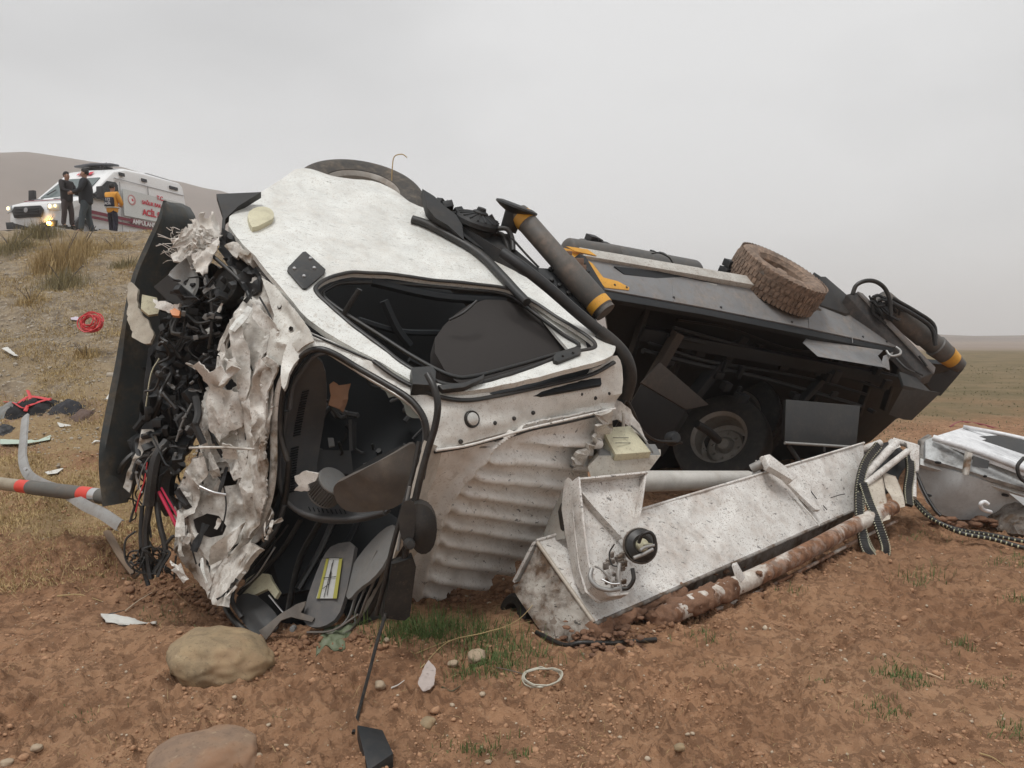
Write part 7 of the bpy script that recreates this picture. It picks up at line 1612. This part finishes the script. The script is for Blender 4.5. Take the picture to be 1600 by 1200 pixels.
prism('roof_antenna_base', [AL(-2.35, -.6, 2.45), AL(-2.42, -.6, 2.5), AL(-2.42, -.66, 2.5), AL(-2.35, -.66, 2.45)], upv * .06, ADARK, am, bevel=0)
tube('roof_antenna', [AL(-2.2, -.45, 2.38), AL(-2.32, -.45, 2.50), AL(-2.42, -.45, 2.66)], .01, ADARK, am)
# road slab under it and pale kerb line
rd = Geo()
def rp(s, w_, z): 
    return FL + hd * s + lf * w_ + Vector((0, 0, z))
N_ = 24
Vr = []; 
for i in range(N_ + 1):
    s = 1.8 - i * 2.0
    for w_ in (1.0, -7.5): Vr.append(rp(s, w_, .0))
Vr = [Vector((v.x, v.y, FL.z - .01 + (.012 * 0))) + Vector((0, 0, 0)) for v in Vr]
Vb = [v - Vector((0, 0, .6)) for v in Vr]; n2 = len(Vr)
Fr = [(2 * i, 2 * i + 1, 2 * i + 3, 2 * i + 2) for i in range(N_)] + [(2 * i, 2 * i + 2, 2 * i + 2 + n2, 2 * i + n2) for i in range(N_)]
ro_ = link('road', new_mesh('road', Vr + Vb, Fr, False), plain('asphalt', (.055, .055, .055), .9, var=.3, bscale=20)); ro_['kind'] = 'structure'
kb = Geo()
for i in range(14):
    s = 2 - i * 1.02
    pkb = rp(s - .5, 1.12, .02); pkb.z = FL.z + .02
    pass
kc = thing('kerb', rp(-3, 1.1, 0), 'pale concrete kerb line along the road edge below the ambulance', 'kerb')
for i in range(14):
    pkb = rp(1.5 - i * 1.02, 1.12, .0); pkb.z = FL.z
    Geo().box(pkb, hd * .5, lf * .11, Vector((0, 0, .10))).build('kerb_stone', plain('kerb_concrete', (.48, .47, .44), .8) if i == 0 else bpy.data.materials['kerb_concrete'], kc, bevel=.015)

# ---- people
SKIN = plain('skin', (.36, .21, .15), .6); HAIR = plain('dark_hair', (.012, .010, .009), .7); SHOE = plain('dark_shoe', (.02, .018, .016), .6)
def skin_obj(name, chains, mat, parent, sub=2, root=0):
    """chains: list of lists of (Vector, radius); chains whose first point equals an existing point join there"""
    V = []; R_ = []; E = []; idx = {}
    def vid(p, r):
        k = (round(p.x, 4), round(p.y, 4), round(p.z, 4))
        if k not in idx: idx[k] = len(V); V.append(p); R_.append(r)
        return idx[k]
    for ch in chains:
        pr = None
        for (p, r) in ch:
            i = vid(Vector(p), r)
            if pr is not None and pr != i: E.append((pr, i))
            pr = i
    me = bpy.data.meshes.new(name); me.from_pydata([tuple(v) for v in V], E, [])
    o = bpy.data.objects.new(name, me); COL.objects.link(o)
    md = o.modifiers.new('s', 'SKIN'); md.use_smooth_shade = True
    for i, sv in enumerate(me.skin_vertices[0].data):
        r = R_[i]; sv.radius = (r, r) if not isinstance(r, tuple) else r; sv.use_root = (i == root)
    if sub: m2 = o.modifiers.new('u', 'SUBSURF'); m2.levels = sub; m2.render_levels = sub
    dg = bpy.context.evaluated_depsgraph_get(); dg.update(); m3 = bpy.data.meshes.new_from_object(o.evaluated_get(dg)); bpy.data.objects.remove(o)
    m3.materials.clear(); m3.polygons.foreach_set('use_smooth', [True] * len(m3.polygons)); m3.name = name
    return link(name, m3, mat, parent)
def person(px, py, d, H, face, pose, jm, tm, label, back=None, stride=.1):
    """face = heading angle in the ground plane; pose: hands together in front or arms forward"""
    base = W(px, py, d); z0 = base.z
    f = Vector((math.cos(face), math.sin(face), 0)); s = Vector((-f.y, f.x, 0)); u = Vector((0, 0, 1)); k = H / 1.75
    t = thing('person', base, label, 'person', None)
    def Q(fx, sy, z): return base + (f * fx + s * sy + u * z) * k
    hipz, shz = .93, 1.43
    def arm(sg):
        sh = Q(0, .19 * sg, shz); 
        el = Q(.10, .27 * sg, 1.14); wr_ = Q(.33, .07 * sg, 1.10)
        return sh, el, wr_
    # body (skin): head, neck, hands, continuous
    body = []
    pel = Q(0, 0, hipz)
    body.append([(pel, .06 * k), (Q(0, 0, 1.15), .06 * k), (Q(0, 0, 1.38), .06 * k), (Q(.01, 0, 1.50), .052 * k), (Q(.02, 0, 1.58), .062 * k), (Q(.025, 0, 1.66), .082 * k), (Q(.015, 0, 1.73), .060 * k)])
    body.append([(Q(.02, 0, 1.58), .06 * k), (Q(.085, 0, 1.585), .022 * k)])
    for sg in (-1, 1):
        sh, el, wr_ = arm(sg); body.append([(Q(0, 0, 1.38), .06 * k), (sh, .04 * k), (el, .032 * k), (wr_, .027 * k)])
        hd_ = (wr_ - el).normalized(); sd_ = s * -sg
        palm = wr_ + hd_ * .06 * k; body.append([(wr_, .027 * k), (palm, .034 * k)])
        for i, (o_, L3) in enumerate(((-.028, .055), (-.01, .065), (.01, .062), (.028, .05))):
            b0 = palm + u * o_ * k + hd_ * .02 * k; body.append([(palm, .034 * k), (b0 + hd_ * .02 * k, .010 * k), (b0 + (hd_ * .03 + sd_ * .025) * k + hd_ * L3 * .4 * k, .009 * k)])
        body.append([(wr_, .027 * k), (wr_ + (hd_ * .035 + u * .04) * k, .011 * k), (wr_ + (hd_ * .07 + u * .055) * k, .009 * k)])
        hp_ = Q(0, .10 * sg, hipz - .03); kn = Q(.03 + stride * sg * .5, .115 * sg, .50); an_ = Q(stride * sg, .12 * sg, .09); 
        body.append([(pel, .06 * k), (hp_, .055 * k), (kn, .038 * k), (an_, .03 * k), (an_ + f * .12 * k - u * .03 * k, .03 * k)])
    skin_obj('body', body, SKIN, t)
    # jacket
    j = [[(Q(0, 0, .78), (.185 * k, .15 * k)), (Q(0, 0, .88), (.20 * k, .155 * k)), (Q(0, 0, 1.02), (.20 * k, .15 * k)), (Q(0, 0, 1.22), (.21 * k, .155 * k)), (Q(0, 0, 1.38), (.18 * k, .14 * k)), (Q(.005, 0, 1.47), (.075 * k, .075 * k))]]
    for sg in (-1, 1):
        sh, el, wr_ = arm(sg); j.append([(Q(0, 0, 1.38), (.18 * k, .14 * k)), (sh, .092 * k), (el, .075 * k), (el.lerp(wr_, .85), .055 * k)])
    skin_obj('jacket', j, jm, t)
    # trousers and shoes
    tr = [[(Q(0, 0, 1.02), .12 * k), (Q(0, 0, .86), .13 * k)]]
    for sg in (-1, 1):
        tr.append([(Q(0, 0, .86), .13 * k), (Q(stride * sg * .2, .10 * sg, .74), .105 * k), (Q(.03 + stride * sg * .5, .115 * sg, .50), .085 * k), (Q(stride * sg, .12 * sg, .07), .072 * k)])
        an_ = Q(stride * sg, .12 * sg, .06)
        skin_obj('shoe', [[(an_ - f * .04 * k, .045 * k), (an_ + f * .07 * k - u * .01 * k, .042 * k), (an_ + f * .16 * k - u * .02 * k, .034 * k)]], SHOE, t)
    skin_obj('trousers', tr, tm, t)
    # hair and face parts
    V_, F_ = ico(3); hc = Q(.005, 0, 1.675); hv = []
    for v in V_:
        v = Vector(v); q = f * v.x * .105 + s * v.y * .09 + u * v.z * .115
        if v.x > .35 and v.z < .45: q *= .80
        if v.z < -.55: q *= .75
        hv.append(hc + (q * (1 + .05 * mnoise.noise(v * 4))) * k)
    link('hair', new_mesh('hair', hv, F_, True, None), HAIR, t)
    for sg in (-1, 1):
        link('ear', new_mesh('ear', [Q(.02, .085 * sg, 1.63) + (f * v[0] * .022 + s * v[1] * .012 + u * v[2] * .032) * k for v in V_], F_, True, None), SKIN, t)
        link('eye', new_mesh('eye', [Q(.098, .03 * sg, 1.635) + Vector(v) * .010 * k for v in V_], F_, True, None), HAIR, t)
    tube('nose', [Q(.10, 0, 1.63), Q(.118, 0, 1.60), Q(.10, 0, 1.595)], .012 * k, SKIN, t, k=3); tube('mouth', [Q(.095, -.02, 1.565), Q(.10, 0, 1.563), Q(.095, .02, 1.565)], .006 * k, plain('lips', (.3, .13, .11), .6), t, k=3)
    return t, Q, (f, s, u, k)
DJ1 = plain('dark_brown_jacket', (.018, .015, .017), .8); DT1 = plain('dark_brown_trousers', (.055, .042, .042), .85); DJ2 = plain('navy_jacket', (.013, .016, .022), .75); DT2 = plain('slate_trousers', (.055, .07, .08), .85); OR = plain('orange_jacket', (.70, .32, .035), .6); NV = plain('navy_panel', (.012, .014, .03), .7)
person(106, 356, 23.5, 1.66, math.radians(-15), 0, DJ1, DT1, 'man in dark jacket and brown trousers standing by the ambulance headlamp', stride=.05)
person(136, 366, 21.8, 1.80, math.radians(200), 0, DJ2, DT2, 'taller man in navy jacket and slate trousers, middle of the three', stride=.12)
t3, Q3, (f3, s3, u3, k3) = person(177, 371, 24.0, 1.63, math.radians(75), 0, OR, plain('navy_trousers', (.012, .012, .028), .8), 'person in orange jacket with navy back panel, seen from behind', stride=.06)
pp_ = W(122, 300, 21.9); prism('held_paper', [pp_, pp_ + Vector((.16, -.05, .16)), pp_ + Vector((.20, -.05, .30)), pp_ + Vector((.02, 0, .12))], Vector((0, .004, 0)), AW, None, bevel=0, label='white sheet of paper held up between the two dark dressed men', cat='paper')
bp_ = [Q3(-.18, y, z) for (y, z) in ((-.15, 1.30), (.15, 1.30), (.17, 1.0), (-.17, 1.0))]
bpn = prism('back_panel', bp_, f3 * .10, NV, t3, bevel=.02)
text_obj('lettering', '112', .12, plain('silver_letter', (.5, .5, .52), .4), t3, tuple(Q3(-.195, .10, 1.18)), -s3, u3, .002, .004)
text_obj('lettering', 'ACİL', .10, bpy.data.materials['silver_letter'], t3, tuple(Q3(-.195, .13, 1.06)), -s3, u3, .002, .004)
for z in (.97,): 
    P = [Q3(.17 * math.cos(a) , .22 * math.sin(a), z) for a in np.linspace(0, 6.283, 17)[:-1]]; tube('reflective_band', P, .018, plain('silver_band', (.5, .5, .46), .3), t3, closed=True, k=2)

# haze: one closed even volume round everything on the ground
hm = bpy.data.materials.new('thin_mist'); hm.use_nodes = True; hnt = hm.node_tree; hnt.nodes.clear()
ho = N(hnt, 'ShaderNodeOutputMaterial'); hv_ = N(hnt, 'ShaderNodeVolumePrincipled'); hv_.inputs['Color'].default_value = (.93, .93, .93, 1); hv_.inputs['Density'].default_value = .0011
hnt.links.new(hv_.outputs[0], ho.inputs['Volume'])
hz = Geo().box(Vector((0, 0, 54)), Vector((5300, 0, 0)), Vector((0, 5300, 0)), Vector((0, 0, 64))).build('haze', hm, None, smooth=False); hz['kind'] = 'stuff'
